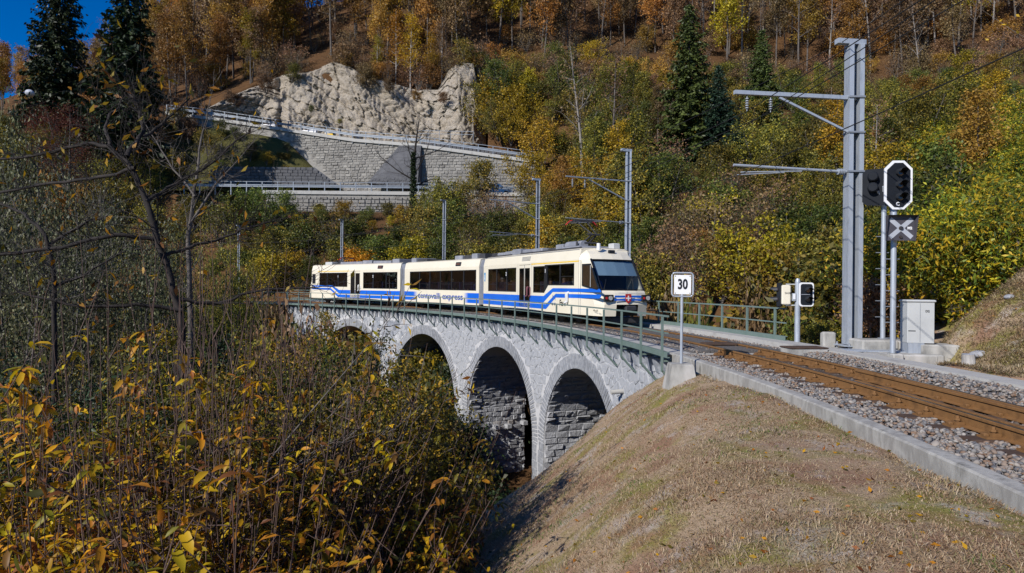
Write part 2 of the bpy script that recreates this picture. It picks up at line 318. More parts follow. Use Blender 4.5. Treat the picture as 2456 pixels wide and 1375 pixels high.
dep_px = [495, 530, 570, 620, 672, 692, 730, 800, 900, 1000, 1060, 1100, 1140, 1165]            # foot line of the cliff
dep_d = [90.5, 92.5, 95.5, 98.2, 99.6, 95.4, 94.8, 95.6, 95.2, 95.6, 95.4, 94.8, 95.6, 97.5]
CLX = [W(p, 250, d).x for p, d in zip(dep_px, dep_d)]; CLY = dep_d
def ground(x, y):
    x = np.asarray(x, float); y = np.asarray(y, float); r = np.hypot(x - CX, y - CY); th = np.degrees(np.arctan2(y - CY, x - CX))
    # bank the camera stands on, falling to the ravine
    t = (x - 4.45) * (-.969) + (y - 16) * .247; s = .5 * (t + np.sqrt(t * t + .5))
    bank = -.2 - np.where(s < 5, .82 * s, 4.1 + .42 * (s - 5)) + .10 * vnoise(x, y, 1.7) + .05 * vnoise(x + 9, y, .6)
    bank = np.where(t < -2.2, np.maximum(bank, -.30), bank)
    th0 = 2.6 + 4.0 * smooth(47.6, 50.7, r); a = np.radians(th - th0) * r; b = np.radians(57.5 - th) * 51.5
    va = -.2 - .95 * np.maximum(0, .5 * (a + np.sqrt(a * a + .4)) - .3)
    vb = -.6 - .37 * np.maximum(0, b) + .4 * vnoise(x, y, 3)
    val = np.maximum(np.maximum(va, vb), -13.0 + .8 * vnoise(x, y, 4))
    val = np.where(th > 57.5, -.6, val)
    inner = np.minimum(bank, val)
    inner = np.where((th > 40) & (r < 50), np.minimum(inner, vb), inner)
    # outer side
    hill = tps(x, y)
    far = smooth(60, 75, np.hypot(x, y)); hill = hill + (1.6 * vnoise(x, y, 9) + .7 * vnoise(x, y, 3.5)) * (.25 + .75 * far)
    # terraces of the two roads
    w = smooth(-56, -50, x) * (1 - smooth(4, 9, x)); yw2 = np.interp(x, R2x, R2y); z2 = np.interp(x, R2x, R2z)
    f = 1 - smooth(-33, -20, x)
    up = Z1 - .15 + f * (z2 - 1.2 - Z1) * smooth(0, 1, (y - 81.2) / np.maximum(.5, yw2 - 81.2))
    yc = np.maximum(yw2 + 7.5, np.where((x > -47) & (x < -3.5), np.interp(x, CLX, CLY) + 3.9, 0))
    ter = np.where(y < YW1 + .9, np.minimum(hill, lerp(7.0, 10.3, smooth(66, 76, y))), np.where(y < yw2 + 1.0, up, np.where(y < yc, z2 - .12, np.maximum(hill, z2))))
    hill = lerp(hill, ter, w * (y > 62) * (y < np.maximum(yc, yw2 + 14)))
    mound = np.minimum(3.6, .70 * np.maximum(0, r - 56.9) - .75 * smooth(13.2, 14.6, y) * (1 - smooth(57.35, 58.3, r))) - 1.1 * np.maximum(0, y - 15.2 - .12 * (r - 57)) - .05 + .12 * vnoise(x, y, 1.3)
    low = np.where(th < 14, np.minimum(hill, lerp(-.25, 5, smooth(57, 72, r))), hill)
    outer = np.where((x > 4) & (y < 24), np.maximum(mound, low), low)
    vm = smooth(9.5, 13, th) * (1 - smooth(43, 50, th)) * (1 - smooth(56, 66, r))
    outer = lerp(outer, np.minimum(outer, val), vm)
    onland = (th < 8.4) | (th > 57.5)
    bed = np.where(onland, -.40, val)
    z = np.where((r < 51.15) | ((th > 6.75) & (th < 57.5) & (r < 51.6)), inner, np.where(r < 56.15, bed, outer))
    z = np.where((th > 57.5) & (r > 49.6) & (r < 51.2), -.4, z)
    return z
def gz(x, y): return float(ground(np.array([x]), np.array([y]))[0])
def lines(segs):
    out = []
    for a, b, st in segs: out += list(np.arange(a, b, st))
    return np.array(out + [segs[-1][1]])
gxl = lines([(-190, -60, 5), (-60, -20, 1.3), (-20, -7, .7), (-7, 13, .22), (13, 20, .5), (20, 60, 1.4), (60, 220, 5)])
gyl = lines([(-14, -1, 1.0), (-1, 18.5, .22), (18.5, 30, .5), (30, 72, 1.0), (72, 104, .7), (104, 180, 2.2), (180, 330, 7)])
GX, GY = np.meshgrid(gxl, gyl); GZ = ground(GX, GY)
nx, ny = len(gxl), len(gyl)
idx = np.arange(nx * ny).reshape(ny, nx)
Q = np.stack([idx[:-1, :-1], idx[:-1, 1:], idx[1:, 1:], idx[1:, :-1]], -1).reshape(-1, 4)
me = np_mesh('ground', np.stack([GX, GY, GZ], -1).reshape(-1, 3), [Q], True)
rr = np.hypot(GX - CX, GY - CY); dd = np.hypot(GX, GY); tt = np.degrees(np.arctan2(GY - CY, GX - CX))
bank_t = (GX - 4) * (-.969) + (GY - 16) * .247
zone = np.where((dd < 30) & (tt < 13) & (((rr < 52) & (bank_t < 5.0)) | (rr > 56)) & (GX > -7), 1.0, 0.0)     # 1 = mown grass, 0 = leaf litter, .5 = rough green slope
zone = np.where((GX > -50) & (GX < -18) & (GY > 80) & (GY < np.interp(GX, R2x, R2y) + .3), .5, zone)
at = me.attributes.new('zone', 'FLOAT', 'POINT'); at.data.foreach_set('value', zone.ravel().astype(np.float32))
m, nt, bs = new_mat('ground_cover'); bs.inputs['Roughness'].default_value = .95; bs.inputs['Specular IOR Level'].default_value = .1
vec = coords(nt)
def nramp(scale, cols, detail=8, rough=.65):
    n = len(cols); r = ramp(nt, [(.28 + .44 * i / (n - 1), c) for i, c in enumerate(cols)]); nt.links.new(noise(nt, vec, scale, detail, rough), r.inputs[0]); return r.outputs[0]
dry = mixc(nt, .55, nramp(5, [(.16, .105, .06), (.31, .215, .13), (.42, .31, .205), (.27, .175, .10)]), nramp(55, [(.08, .055, .032), (.37, .27, .175), (.54, .43, .31)]))
moss = nramp(30, [(.13, .125, .03), (.34, .29, .09)]); mk = ramp(nt, [(.50, (0, 0, 0)), (.60, (1, 1, 1))]); nt.links.new(noise(nt, vec, .9, 4, .6), mk.inputs[0])
pale = nramp(45, [(.30, .25, .21), (.52, .46, .40)]); pk = ramp(nt, [(.54, (0, 0, 0)), (.66, (.9, .9, .9))]); nt.links.new(noise(nt, vec, 1.7, 5, .6), pk.inputs[0])
dry = mixc(nt, mk.outputs[0], dry, moss); rk = ramp(nt, [(.50, (0, 0, 0)), (.62, (.8, .8, .8))]); nt.links.new(noise(nt, vec, 1.25, 5, .6), rk.inputs[0]); dry = mixc(nt, rk.outputs[0], dry, nramp(40, [(.15, .075, .045), (.36, .20, .13)])); dry = mixc(nt, pk.outputs[0], dry, pale)
lit = mixc(nt, .5, nramp(1.1, [(.03, .018, .011), (.09, .046, .02), (.13, .068, .028), (.055, .038, .018)]), nramp(7, [(.022, .014, .009), (.15, .08, .035)]))
gre = mixc(nt, .5, nramp(.5, [(.045, .05, .016), (.085, .08, .026), (.11, .085, .04)]), nramp(6, [(.035, .035, .012), (.12, .11, .04)]))
an = nt.nodes.new('ShaderNodeAttribute'); an.attribute_name = 'zone'
k1 = ramp(nt, [(.25, (0, 0, 0)), (.45, (1, 1, 1))]); nt.links.new(an.outputs['Fac'], k1.inputs[0]); k2 = ramp(nt, [(.6, (0, 0, 0)), (.9, (1, 1, 1))]); nt.links.new(an.outputs['Fac'], k2.inputs[0])
out = mixc(nt, k2.outputs[0], mixc(nt, k1.outputs[0], lit, gre), dry)
nt.links.new(out, bs.inputs['Base Color']); bump(nt, bs, noise(nt, vec, 35, 8, .7), .7, .03); mt['ground'] = m
g = link('ground', me, None, m); tag(g, kind='structure')

# ---------------------------------------------------------------- roads, road walls
mb = MB(); vs = []
for x, y, z in zip(R2x, R2y, R2z): vs += [(x, y + .25, z), (x, y + 6.2, z + .02)]
mb.add(vs, [(2 * i, 2 * i + 2, 2 * i + 3, 2 * i + 1) for i in range(len(R2x) - 1)])
tag(mb.build('road', mt['asphalt']), kind='structure')
mb = MB(); mb.add([(-52, YW1 + .3, Z1), (9, YW1 + .3, Z1), (9, YW1 + 5.3, Z1), (-52, YW1 + 5.3, Z1)], [(0, 1, 2, 3)])
tag(mb.build('road', mt['asphalt']), kind='structure')
def stones_wall(root, name, pts, z0f, z1f, hrow, wst, material, proud=.05, keep=None, seed=1, limit=300, jit=.12):
    """coursed stones laid on an upright wall that follows the plan polyline pts; each stone a part up to the limit, the rest joined"""
    r = random.Random(seed); P = [Vector((p[0], p[1], 0)) for p in pts]; seg = [(P[i + 1] - P[i]).length for i in range(len(P) - 1)]; tot = sum(seg)
    def at(s):
        for i, l in enumerate(seg):
            if s <= l or i == len(seg) - 1:
                d = (P[i + 1] - P[i]) / l; return P[i] + d * s, Vector((d.y, -d.x, 0))
            s -= l
    n = 0; rest = MB(); zmin = min(z0f(s) for s in np.linspace(0, tot, 40)); zmax = max(z1f(s) for s in np.linspace(0, tot, 40)); z = zmin
    items = []
    while z < zmax:
        h = r.uniform(*hrow); s = -r.random() * wst[1]
        while s < tot:
            w = r.uniform(*wst); a, b = max(s, 0), min(s + w, tot); c = (a + b) / 2
            if b - a > .15 and z + .4 * h > z0f(c) and z + h * .8 < z1f(c): items.append((a, b, z, min(z + h, z1f(c)), r.uniform(.3, 1) * proud))
            s += w
        z += h
    r.shuffle(items) if len(items) > limit else None
    for k, (a, b, za, zb, pr) in enumerate(items):
        g = .03; mbb = MB(); pa, na = at(a + g); pb, nb = at(b - g); j = lambda: r.uniform(-jit, jit) * (zb - za) * .5
        lo = [pa + Vector((0, 0, za + g)), pb + Vector((0, 0, za + g)), pb + Vector((0, 0, zb - g)), pa + Vector((0, 0, zb - g))]
        N = (na + nb) / 2; c = sum(lo, Vector()) / 4
        hi = [c + (p - c) * .86 + N * pr + Vector((0, 0, j())) for p in lo]
        (mbb if k < limit else rest).add([p - N * .05 for p in lo] + hi, [(4, 5, 6, 7)] + [(i, (i + 1) % 4, 4 + (i + 1) % 4, 4 + i) for i in range(4)])
        if k < limit: wpart(name, mbb, material, root)
    if rest.v: tag(wpart(name, rest, material, root), kind='stuff')
def slab_wall(pts, z0, z1, th):                   # plain backing wall along a plan polyline, z functions of vertex
    mb = MB(); vs = []
    for i, p in enumerate(pts):
        q = pts[min(i + 1, len(pts) - 1)]; o = pts[max(i - 1, 0)]; d = Vector((q[0] - o[0], q[1] - o[1], 0)).normalized(); n = Vector((-d.y, d.x, 0)) * th
        vs += [(p[0], p[1], z0[i]), (p[0], p[1], z1[i]), (p[0] + n.x, p[1] + n.y, z1[i]), (p[0] + n.x, p[1] + n.y, z0[i])]
    fs = [(0, 1, 2, 3), tuple(len(vs) - 4 + k for k in (3, 2, 1, 0))]
    for i in range(len(pts) - 1): fs += [(i * 4 + k, (i + 1) * 4 + k, (i + 1) * 4 + (k + 1) % 4, i * 4 + (k + 1) % 4) for k in range(4)]
    return mb.add(vs, fs)
# lower road: rubble wall below it
t = thing('retaining_wall', 'rubble stone retaining wall carrying the lower hillside road', 'wall', (-18, YW1, 9))
pl = [(-30, YW1), (9, YW1)]
wpart('wall_core', slab_wall(pl, [7, 7], [Z1 - .35, Z1 - .35], .5), mt['wallstone'], t)
wpart('coping', MB().box((-10.5, YW1 + .2, Z1 - .17), (40, .75, .42)), mt['concrete'], t)
stones_wall(t, 'stone', [(-29.5, YW1 - .01), (-8.5, YW1 - .01)], lambda s: 9.2, lambda s: Z1 - .4, (.24, .5), (.35, .95), mt['wallstone'], .16, seed=3)
# upper road: coursed wall
t = thing('retaining_wall', 'tall coursed stone retaining wall under the upper hillside road', 'wall', (-10, 82, 15))
ip = [(x, y, z) for x, y, z in zip(R2x, R2y, R2z)]
pl = [(p[0], p[1] + .12) for p in ip]
wpart('wall_core', slab_wall(pl, [Z1 - 1 if p[0] > -24 else p[2] - 3.5 for p in ip], [p[2] - .3 for p in ip], .6), mt['wallstone'], t)
cop = MB()
for a, b in zip(ip[:-1], ip[1:]): cop.bar(Vector(a) + Vector((0, .2, -.1)), Vector(b) + Vector((0, .2, -.1)), .7, .42)
wpart('coping', cop, mt['concrete'], t)
i0 = [i for i, p in enumerate(ip) if p[0] > -33][0]
zz = lambda s: float(np.interp(-21.4 + s * .98, R2x, R2z)) - .32
stones_wall(t, 'stone', [(p[0], p[1] + .1) for p in ip[i0:]], lambda s: max(Z1, float(np.interp(ip[i0][0] + s, R2x, R2z)) - 1.6 - max(0, (s - 1.0)) * .8), lambda s: float(np.interp(ip[i0][0] + s, R2x, R2z)) - .35, (.3, .42), (.45, 1.0), mt['wallstone'], .09, seed=5)
# wing of the wall turned from the sun, its shade put into darker stone
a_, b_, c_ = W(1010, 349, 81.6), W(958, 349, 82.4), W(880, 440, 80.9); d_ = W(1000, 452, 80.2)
t = thing('wing_wall', 'sloping triangular stone wing wall with painted shade between the two roads', 'wall', (a_.x, a_.y, Z1))
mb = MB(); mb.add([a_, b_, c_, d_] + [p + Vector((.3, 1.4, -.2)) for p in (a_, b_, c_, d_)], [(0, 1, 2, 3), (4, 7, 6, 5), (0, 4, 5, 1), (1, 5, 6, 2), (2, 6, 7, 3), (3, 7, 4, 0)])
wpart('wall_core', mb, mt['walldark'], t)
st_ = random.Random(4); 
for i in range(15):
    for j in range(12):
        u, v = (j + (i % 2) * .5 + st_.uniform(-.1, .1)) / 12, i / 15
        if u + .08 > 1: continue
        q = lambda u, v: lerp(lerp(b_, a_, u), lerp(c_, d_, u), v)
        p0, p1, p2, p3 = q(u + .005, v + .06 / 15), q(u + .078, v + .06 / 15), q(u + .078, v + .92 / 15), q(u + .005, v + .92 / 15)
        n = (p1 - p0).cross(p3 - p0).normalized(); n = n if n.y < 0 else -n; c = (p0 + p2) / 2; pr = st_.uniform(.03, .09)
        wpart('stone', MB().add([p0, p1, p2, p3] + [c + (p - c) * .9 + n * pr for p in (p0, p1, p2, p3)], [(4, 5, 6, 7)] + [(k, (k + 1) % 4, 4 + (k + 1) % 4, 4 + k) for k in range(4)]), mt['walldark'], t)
# grey wall behind the lower road
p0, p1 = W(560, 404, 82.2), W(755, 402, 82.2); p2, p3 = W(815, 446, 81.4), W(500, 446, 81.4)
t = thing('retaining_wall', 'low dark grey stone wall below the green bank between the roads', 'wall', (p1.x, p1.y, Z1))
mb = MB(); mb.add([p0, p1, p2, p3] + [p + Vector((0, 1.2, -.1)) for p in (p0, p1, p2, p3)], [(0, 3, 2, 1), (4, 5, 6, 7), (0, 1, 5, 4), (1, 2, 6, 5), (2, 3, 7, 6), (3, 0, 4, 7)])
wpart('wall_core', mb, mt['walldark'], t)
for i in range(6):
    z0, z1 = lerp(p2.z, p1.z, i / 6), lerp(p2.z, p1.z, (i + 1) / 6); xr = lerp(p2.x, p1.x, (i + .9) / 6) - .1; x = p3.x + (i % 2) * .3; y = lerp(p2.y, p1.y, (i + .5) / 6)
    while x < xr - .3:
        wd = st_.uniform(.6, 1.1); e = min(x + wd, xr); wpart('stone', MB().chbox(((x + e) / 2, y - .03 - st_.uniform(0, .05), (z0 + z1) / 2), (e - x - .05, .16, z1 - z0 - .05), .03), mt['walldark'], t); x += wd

# ---------------------------------------------------------------- cliff
def fbm(x, y, s, o=5):
    v = 0; a = 1.0
    for _ in range(o): v = v + a * vnoise(x + 17 * _, y - 9 * _, s); s /= 2.1; a *= .52
    return v
pxs = np.linspace(495, 1165, 330); tv = np.linspace(0, 1, 120)
top_px = [495, 530, 600, 660, 690, 740, 800, 840, 880, 930, 1000, 1050, 1075, 1100, 1135, 1150, 1165]
top_y = [262, 243, 212, 184, 178, 172, 148, 160, 186, 196, 214, 214, 168, 148, 150, 225, 300]
V = []
for i, p in enumerate(pxs):
    yt = np.interp(p, top_px, top_y); d0 = np.interp(p, dep_px, dep_d)
    for t_ in tv:
        ybot = np.interp(p, [495, 700, 1000, 1165], [300, 330, 345, 350])
        y = lerp(ybot, yt, t_); base = W(p, y, d0); q = t_
        n1 = fbm(p * .06 + q * 4, q * 9 + p * .045, 4.2, 4); n2 = abs(fbm(p * .05, q * 12 - p * .06, 3.0)); sw = (q * 5 + p * .018 + 2.2 * n1) % 1.0; sw2 = (p * .045 - q * 3 + 2.5 * n1) % 1.0
        d = d0 + (1.2 if p < 660 else lerp(1.2, 3.8, min(1, (p - 660) / 50))) * q ** 1.3 + 1.9 * n1 + .4 * n2 + .45 * sw + .4 * sw2 * sw2 - .6 + (2.0 if t_ > .985 else 0)
        d -= 2.4 * math.exp(-((p - 655) / 26) ** 2 - ((q - .30) / .16) ** 2) + 1.6 * math.exp(-((p - 668) / 13) ** 2 - ((q - .50) / .09) ** 2)
        V.append(W(p, y + 3 * n1, d))
V = np.array([tuple(v) for v in V]); nI, nJ = len(pxs), len(tv); ii = np.arange(nI * nJ).reshape(nI, nJ)
Qc = np.stack([ii[:-1, :-1], ii[1:, :-1], ii[1:, 1:], ii[:-1, 1:]], -1).reshape(-1, 4)
m, nt, bs = new_mat('pale_rock'); bs.inputs['Roughness'].default_value = .95; bs.inputs['Specular IOR Level'].default_value = .15
vec = coords(nt, 'Object', (1, 1, 1))
c1 = nramp(.35, [(.25, .20, .14), (.40, .335, .25), (.48, .42, .34), (.32, .275, .22)]); c2 = nramp(2.6, [(.13, .11, .085), (.40, .35, .285), (.52, .48, .42)])
out = mixc(nt, .5, c1, c2)
vk = ramp(nt, [(.60, (0, 0, 0)), (.68, (.75, .75, .75))]); nt.links.new(noise(nt, vec, .55, 7, .68), vk.inputs[0])
out = mixc(nt, vk.outputs[0], out, nramp(5, [(.07, .055, .03), (.17, .12, .06)]))
nt.links.new(out, bs.inputs['Base Color']); bump(nt, bs, noise(nt, coords(nt, 'Object', (1, 1, 1.6)), 1.5, 12, .72), 1.0, .55); mt['rock'] = m
c = link('cliff', np_mesh('cliff', V, [Qc], True), None, m); tag(c, kind='structure')
# ---------------------------------------------------------------- viaduct
RW, RO = 51.5, 55.4                               # inner and outer faces
ARCH = [(14.5, 3.75), (23.5, 4.0), (33.2, 4.15), (43.0, 4.15)]; CROWN = -1.65
S0, S1 = 6.6, 52.0; WTOP = -.42
def wp(s, z, R=RW): return pol(R, math.degrees(s / RW), z)
def arch_top(s):                                  # height of the opening at s, None in a pier
    for c, r in ARCH:
        if abs(s - c) < r: return CROWN - r + math.sqrt(r * r - (s - c) ** 2)
    return None
via = thing('viaduct', 'curved grey stone arch viaduct carrying the train over the ravine', 'viaduct', tuple(wp(20, -12)))
ss = sorted(set([round(S0 + .2 * i, 3) for i in range(int((S1 - S0) / .2) + 1)] + [c + k * r for c, r in ARCH for k in (-1, 1)] +
                [c + r * math.cos(PI * i / 40) for c, r in ARCH for i in range(41)]))
core = MB(); VB = -14.5
for a, b in zip(ss[:-1], ss[1:]):
    m_ = arch_top((a + b) / 2)
    def zb(s):
        if m_ is None: return VB
        z = arch_top(s); 
        return z if z is not None else CROWN - [r for c, r in ARCH if abs(s - c) < r + 1e-3][0]
    za, zbv = zb(a), zb(b)
    for Rf in (RW, RO):
        core.add([wp(a, za, Rf), wp(b, zbv, Rf), wp(b, WTOP, Rf), wp(a, WTOP, Rf)], [(0, 1, 2, 3)])
    if m_ is not None: core.add([wp(a, za), wp(b, zbv), wp(b, zbv, RO), wp(a, za, RO)], [(0, 1, 2, 3)])   # vault
for c, r in ARCH:
    for k in (-1, 1): core.add([wp(c + k * r, CROWN - r), wp(c + k * r, VB), wp(c + k * r, VB, RO), wp(c + k * r, CROWN - r, RO)], [(0, 1, 2, 3)])
for s in (S0, S1): core.add([wp(s, WTOP), wp(s, VB), wp(s, VB, RO), wp(s, WTOP, RO)], [(0, 1, 2, 3)])
wpart('wall_core', core, mt['mortar'], via)
# rubble facing, stone by stone
sr = random.Random(11); RING = .62; stones = []
def push(s, z):
    for c, r in ARCH:
        rad = r + RING; zc = CROWN - r
        if z >= zc:
            d = math.hypot(s - c, z - zc)
            if d < rad: return c + (s - c) / d * rad, zc + (z - zc) / d * rad
        elif abs(s - c) < rad: return c + math.copysign(rad, s - c), z
    return s, z
def inring(s, z):
    for c, r in ARCH:
        zc = CROWN - r
        if (z >= zc and math.hypot(s - c, z - zc) < r + RING + .05) or (z < zc and abs(s - c) < r + RING): return True
    return False
def clip(poly, mx, my, nx, ny):                   # keep the side of a bisector where (p-m).n < 0
    out = []
    for (ax, ay), (bx, by) in zip(poly, poly[1:] + poly[:1]):
        da = (ax - mx) * nx + (ay - my) * ny; db = (bx - mx) * nx + (by - my) * ny
        if da <= 0: out.append((ax, ay))
        if da * db < 0: t = da / (da - db); out.append((ax + (bx - ax) * t, ay + (by - ay) * t))
    return out
sites = []; z = WTOP - .50; row = 0
while z > -9:
    s = S0 + .2 * (row % 2)
    while s < S1: sites.append((s + sr.uniform(-.16, .16), z + sr.uniform(-.11, .11) + .1 * math.sin(s * .9 + row))); s += sr.uniform(.30, .56)
    z -= .275; row += 1
buck = {}
for p in sites: buck.setdefault((int(p[0] // .8), int(p[1] // .8)), []).append(p)
ASP = 1.25
for (s, z) in sites:
    if inring(s, z) or not S0 < s < S1: continue
    poly = [(s - .5, z - .4), (s + .5, z - .4), (s + .5, z + .4), (s - .5, z + .4)]; i, j = int(s // .8), int(z // .8)
    for q in [q for a in (-1, 0, 1) for b in (-1, 0, 1) for q in buck.get((i + a, j + b), [])]:
        if q == (s, z): continue
        nx_, ny_ = q[0] - s, (q[1] - z) * ASP; l = math.hypot(nx_, ny_); 
        if l > 1.1: continue
        poly = clip(poly, (s + q[0]) / 2 - nx_ / l * .014, (z + q[1]) / 2 - ny_ / l * .014, nx_, ny_)
        if len(poly) < 3: break
    if len(poly) < 3: continue
    poly = [(a, min(b, WTOP - .40)) for a, b in poly]; poly = [push(*p) for p in poly]
    stones.append((s, z, poly, sr.uniform(.006, .034)))
gzs = ground(np.array([wp(c, 0, RW - .3).x for c, *_ in stones]), np.array([wp(c, 0, RW - .3).y for c, *_ in stones]))
stones = [s for s, gg in zip(stones, gzs) if s[1] > gg - .35]
stones.sort(key=lambda s: s[0])
def stone_mb(mb, poly, pr, R=RW):
    n = len(poly); cs = sum(p[0] for p in poly) / n; cz = sum(p[1] for p in poly) / n
    lo = [wp(a, b, R + .02) for a, b in poly]; mid = [wp(a, b, R - pr * .6) for a, b in poly]
    hi = [wp(cs + (a - cs) * .84, cz + (b - cz) * .84, R - pr) for a, b in poly]
    mb.add(lo + mid + hi, [tuple(range(2 * n, 3 * n))] + [(k * n + i, k * n + (i + 1) % n, k * n + n + (i + 1) % n, k * n + n + i) for k in (0, 1) for i in range(n)])
rest = MB()
for k, (cs, cz, poly, pr) in enumerate(stones):
    if k < 300:
        m_ = MB(); stone_mb(m_, poly, pr); wpart('stone', m_, mt['stone'], via)
    else: stone_mb(rest, poly, pr)
tag(wpart('stone', rest, mt['stone'], via), kind='stuff')
# arch rings
nv = 0; rest = MB()
for c, r in ARCH:
    a = 0.0
    while a < PI - .02:
        da = sr.uniform(.13, .21) / r; a2 = min(a + da, PI); l = RING * sr.uniform(.86, 1.0); g_ = .006
        P = [(c + rr_ * math.cos(q), CROWN - r + rr_ * math.sin(q)) for rr_, q in ((r + .0, a + g_), (r + .0, a2 - g_), (r + l, a2 - g_), (r + l, a + g_))]
        m_ = MB() if nv < 300 else rest; stone_mb(m_, P, sr.uniform(.018, .034), RW)
        if nv < 300: wpart('voussoir', m_, mt['voussoir'], via)
        nv += 1; a = a2
    for k in (-1, 1):                             # quoins below the springing
        z = CROWN - r; e = c + k * r
        while z > -11:
            h = sr.uniform(.26, .42); l = RING * sr.uniform(.75, 1.02)
            P = [(e, z - h + .012), (e + k * l, z - h + .012), (e + k * l, z - .012), (e, z - .012)]
            if k < 0: P = P[::-1]
            if z > gz(*wp(e, 0, RW - .2)[:2]) - .5:
                m_ = MB(); stone_mb(m_, P, sr.uniform(.015, .035)); wpart('quoin', m_, mt['voussoir'], via)
            z -= h
if rest.v: tag(wpart('voussoir', rest, mt['voussoir'], via), kind='stuff')
# coursed blocks on the pier sides seen through the arches
nb = 0; blocks = []
for c, r in ARCH[:3]:
    e = c + r; z = CROWN - r * .12
    while z > -12.5:
        h = sr.uniform(.17, .32); q = RW + .02 - sr.random() * .5
        while q < RO - .1:
            w_ = sr.uniform(.26, .66); a, b = max(q, RW + .04), min(q + w_, RO - .02)
            if b - a > .14: blocks.append((c, r, a, b, z - h, z, sr.uniform(.02, .12) if sr.random() > .12 else .16))
            q += w_
        z -= h
vb2 = []
for c, r, a, b, z0, z1, pr in blocks:
    zc = CROWN - r; zm = (z0 + z1) / 2; e = c + (math.sqrt(max(0, r * r - (zm - zc) ** 2)) if zm > zc else r)
    gg = gz(*wp(e - .3, 0, (a + b) / 2)[:2])
    if z1 > gg - .2 and z1 < CROWN - .55: vb2.append((c, r, a, b, z0, z1, pr))
def face_s(c, r, z):
    zc = CROWN - r; return c + (math.sqrt(max(0, r * r - (z - zc) ** 2)) if z > zc else r)
rest = MB(); vb2.sort(key=lambda t_: (t_[0] > 30, t_[0] > 40, -t_[5]))
for k, (c, r, a, b, z0, z1, pr) in enumerate(vb2):
    g_ = .014; s0, s1 = face_s(c, r, z0 + g_), face_s(c, r, z1 - g_); pr = pr if z1 < CROWN - r * .5 else pr * .4
    j = lambda: sr.uniform(-.03, .03)
    lo = [wp(s0 + .02, z0 + g_, a + g_), wp(s0 + .02, z0 + g_, b - g_), wp(s1 + .02, z1 - g_, b - g_), wp(s1 + .02, z1 - g_, a + g_)]
    md = [wp(s - pr * .55, z_, q) for s, z_, q in ((s0, z0 + g_, a + g_), (s0, z0 + g_, b - g_), (s1, z1 - g_, b - g_), (s1, z1 - g_, a + g_))]
    k8 = .032
    hi = [wp(s0 - pr + j(), z0 + k8 + j(), a + k8 + j()), wp(s0 - pr + j(), z0 + k8 + j(), b - k8 + j()), wp(s1 - pr + j(), z1 - k8 + j(), b - k8 + j()), wp(s1 - pr + j(), z1 - k8 + j(), a + k8 + j())]
    m_ = MB() if k < 300 else rest
    m_.add(lo + md + hi, [(8, 9, 10, 11)] + [(q * 4 + i, q * 4 + (i + 1) % 4, q * 4 + 4 + (i + 1) % 4, q * 4 + 4 + i) for q in (0, 1) for i in range(4)])
    if k < 300: wpart('pier_block', m_, mt['block'], via)
if rest.v: tag(wpart('pier_block', rest, mt['block'], via), kind='stuff')
for px, py in ((1190, 1022), (1222, 1020), (1265, 1012)):   # putlog stones standing out of the pier
    p = wp(27.5, 0, RW + (px - 1120) / 145 * 3.7); p.z = CAMH + ray(px, py)[1] * p.y
    a = R_(math.degrees(27.5 / RW)); d = Vector((math.sin(a), -math.cos(a), 0)); wpart('putlog_stone', MB().bar(p - d * .1, p + d * .45, .3, .22), mt['block'], via)
# corbels, deck slab, drain pipe
s = S0 + .3
while s < S1:
    m_ = MB(); hh = .42 + .06 * sr.random()
    P = [(s, WTOP - hh), (s + .27, WTOP - hh), (s + .27, WTOP), (s, WTOP)]
    lo = [wp(a, b, RW + .02) for a, b in P]; hi = [wp(P[0][0] + .01, P[0][1] + .05, RW - .06), wp(P[1][0] - .01, P[1][1] + .05, RW - .06), wp(P[2][0] - .01, P[2][1], RW - .20), wp(P[3][0] + .01, P[3][1], RW - .20)]
    m_.add(lo + hi, [(4, 5, 6, 7)] + [(i, (i + 1) % 4, 4 + (i + 1) % 4, 4 + i) for i in range(4)]); wpart('corbel', m_, mt['stone'], via); s += .56
dk = MB(); sweep(dk, RC, 6.7, 58.5, [(-1.52, WTOP), (2.2, WTOP), (2.2, -.13), (-2.02, -.13), (-2.02, -.175), (-1.52, -.175)]); wpart('deck_slab', dk, mt['concrete'], via)
dk = MB(); sweep(dk, RC, 6.7, 58.5, rect(1.62, 2.28, -.129, .04)); wpart('deck_kerb', dk, mt['concrete'], via)
p = circ(1495, 938, RW); d = pol(RW - 1, math.degrees(math.atan2(p.y - CY, p.x - CX)), p.z) - pol(RW, math.degrees(math.atan2(p.y - CY, p.x - CX)), p.z)
wpart('drain_pipe', MB().tube([p - d * .1, p + d * .42 - Vector((0, 0, .03))], .075, 12), mt['concrete'], via)
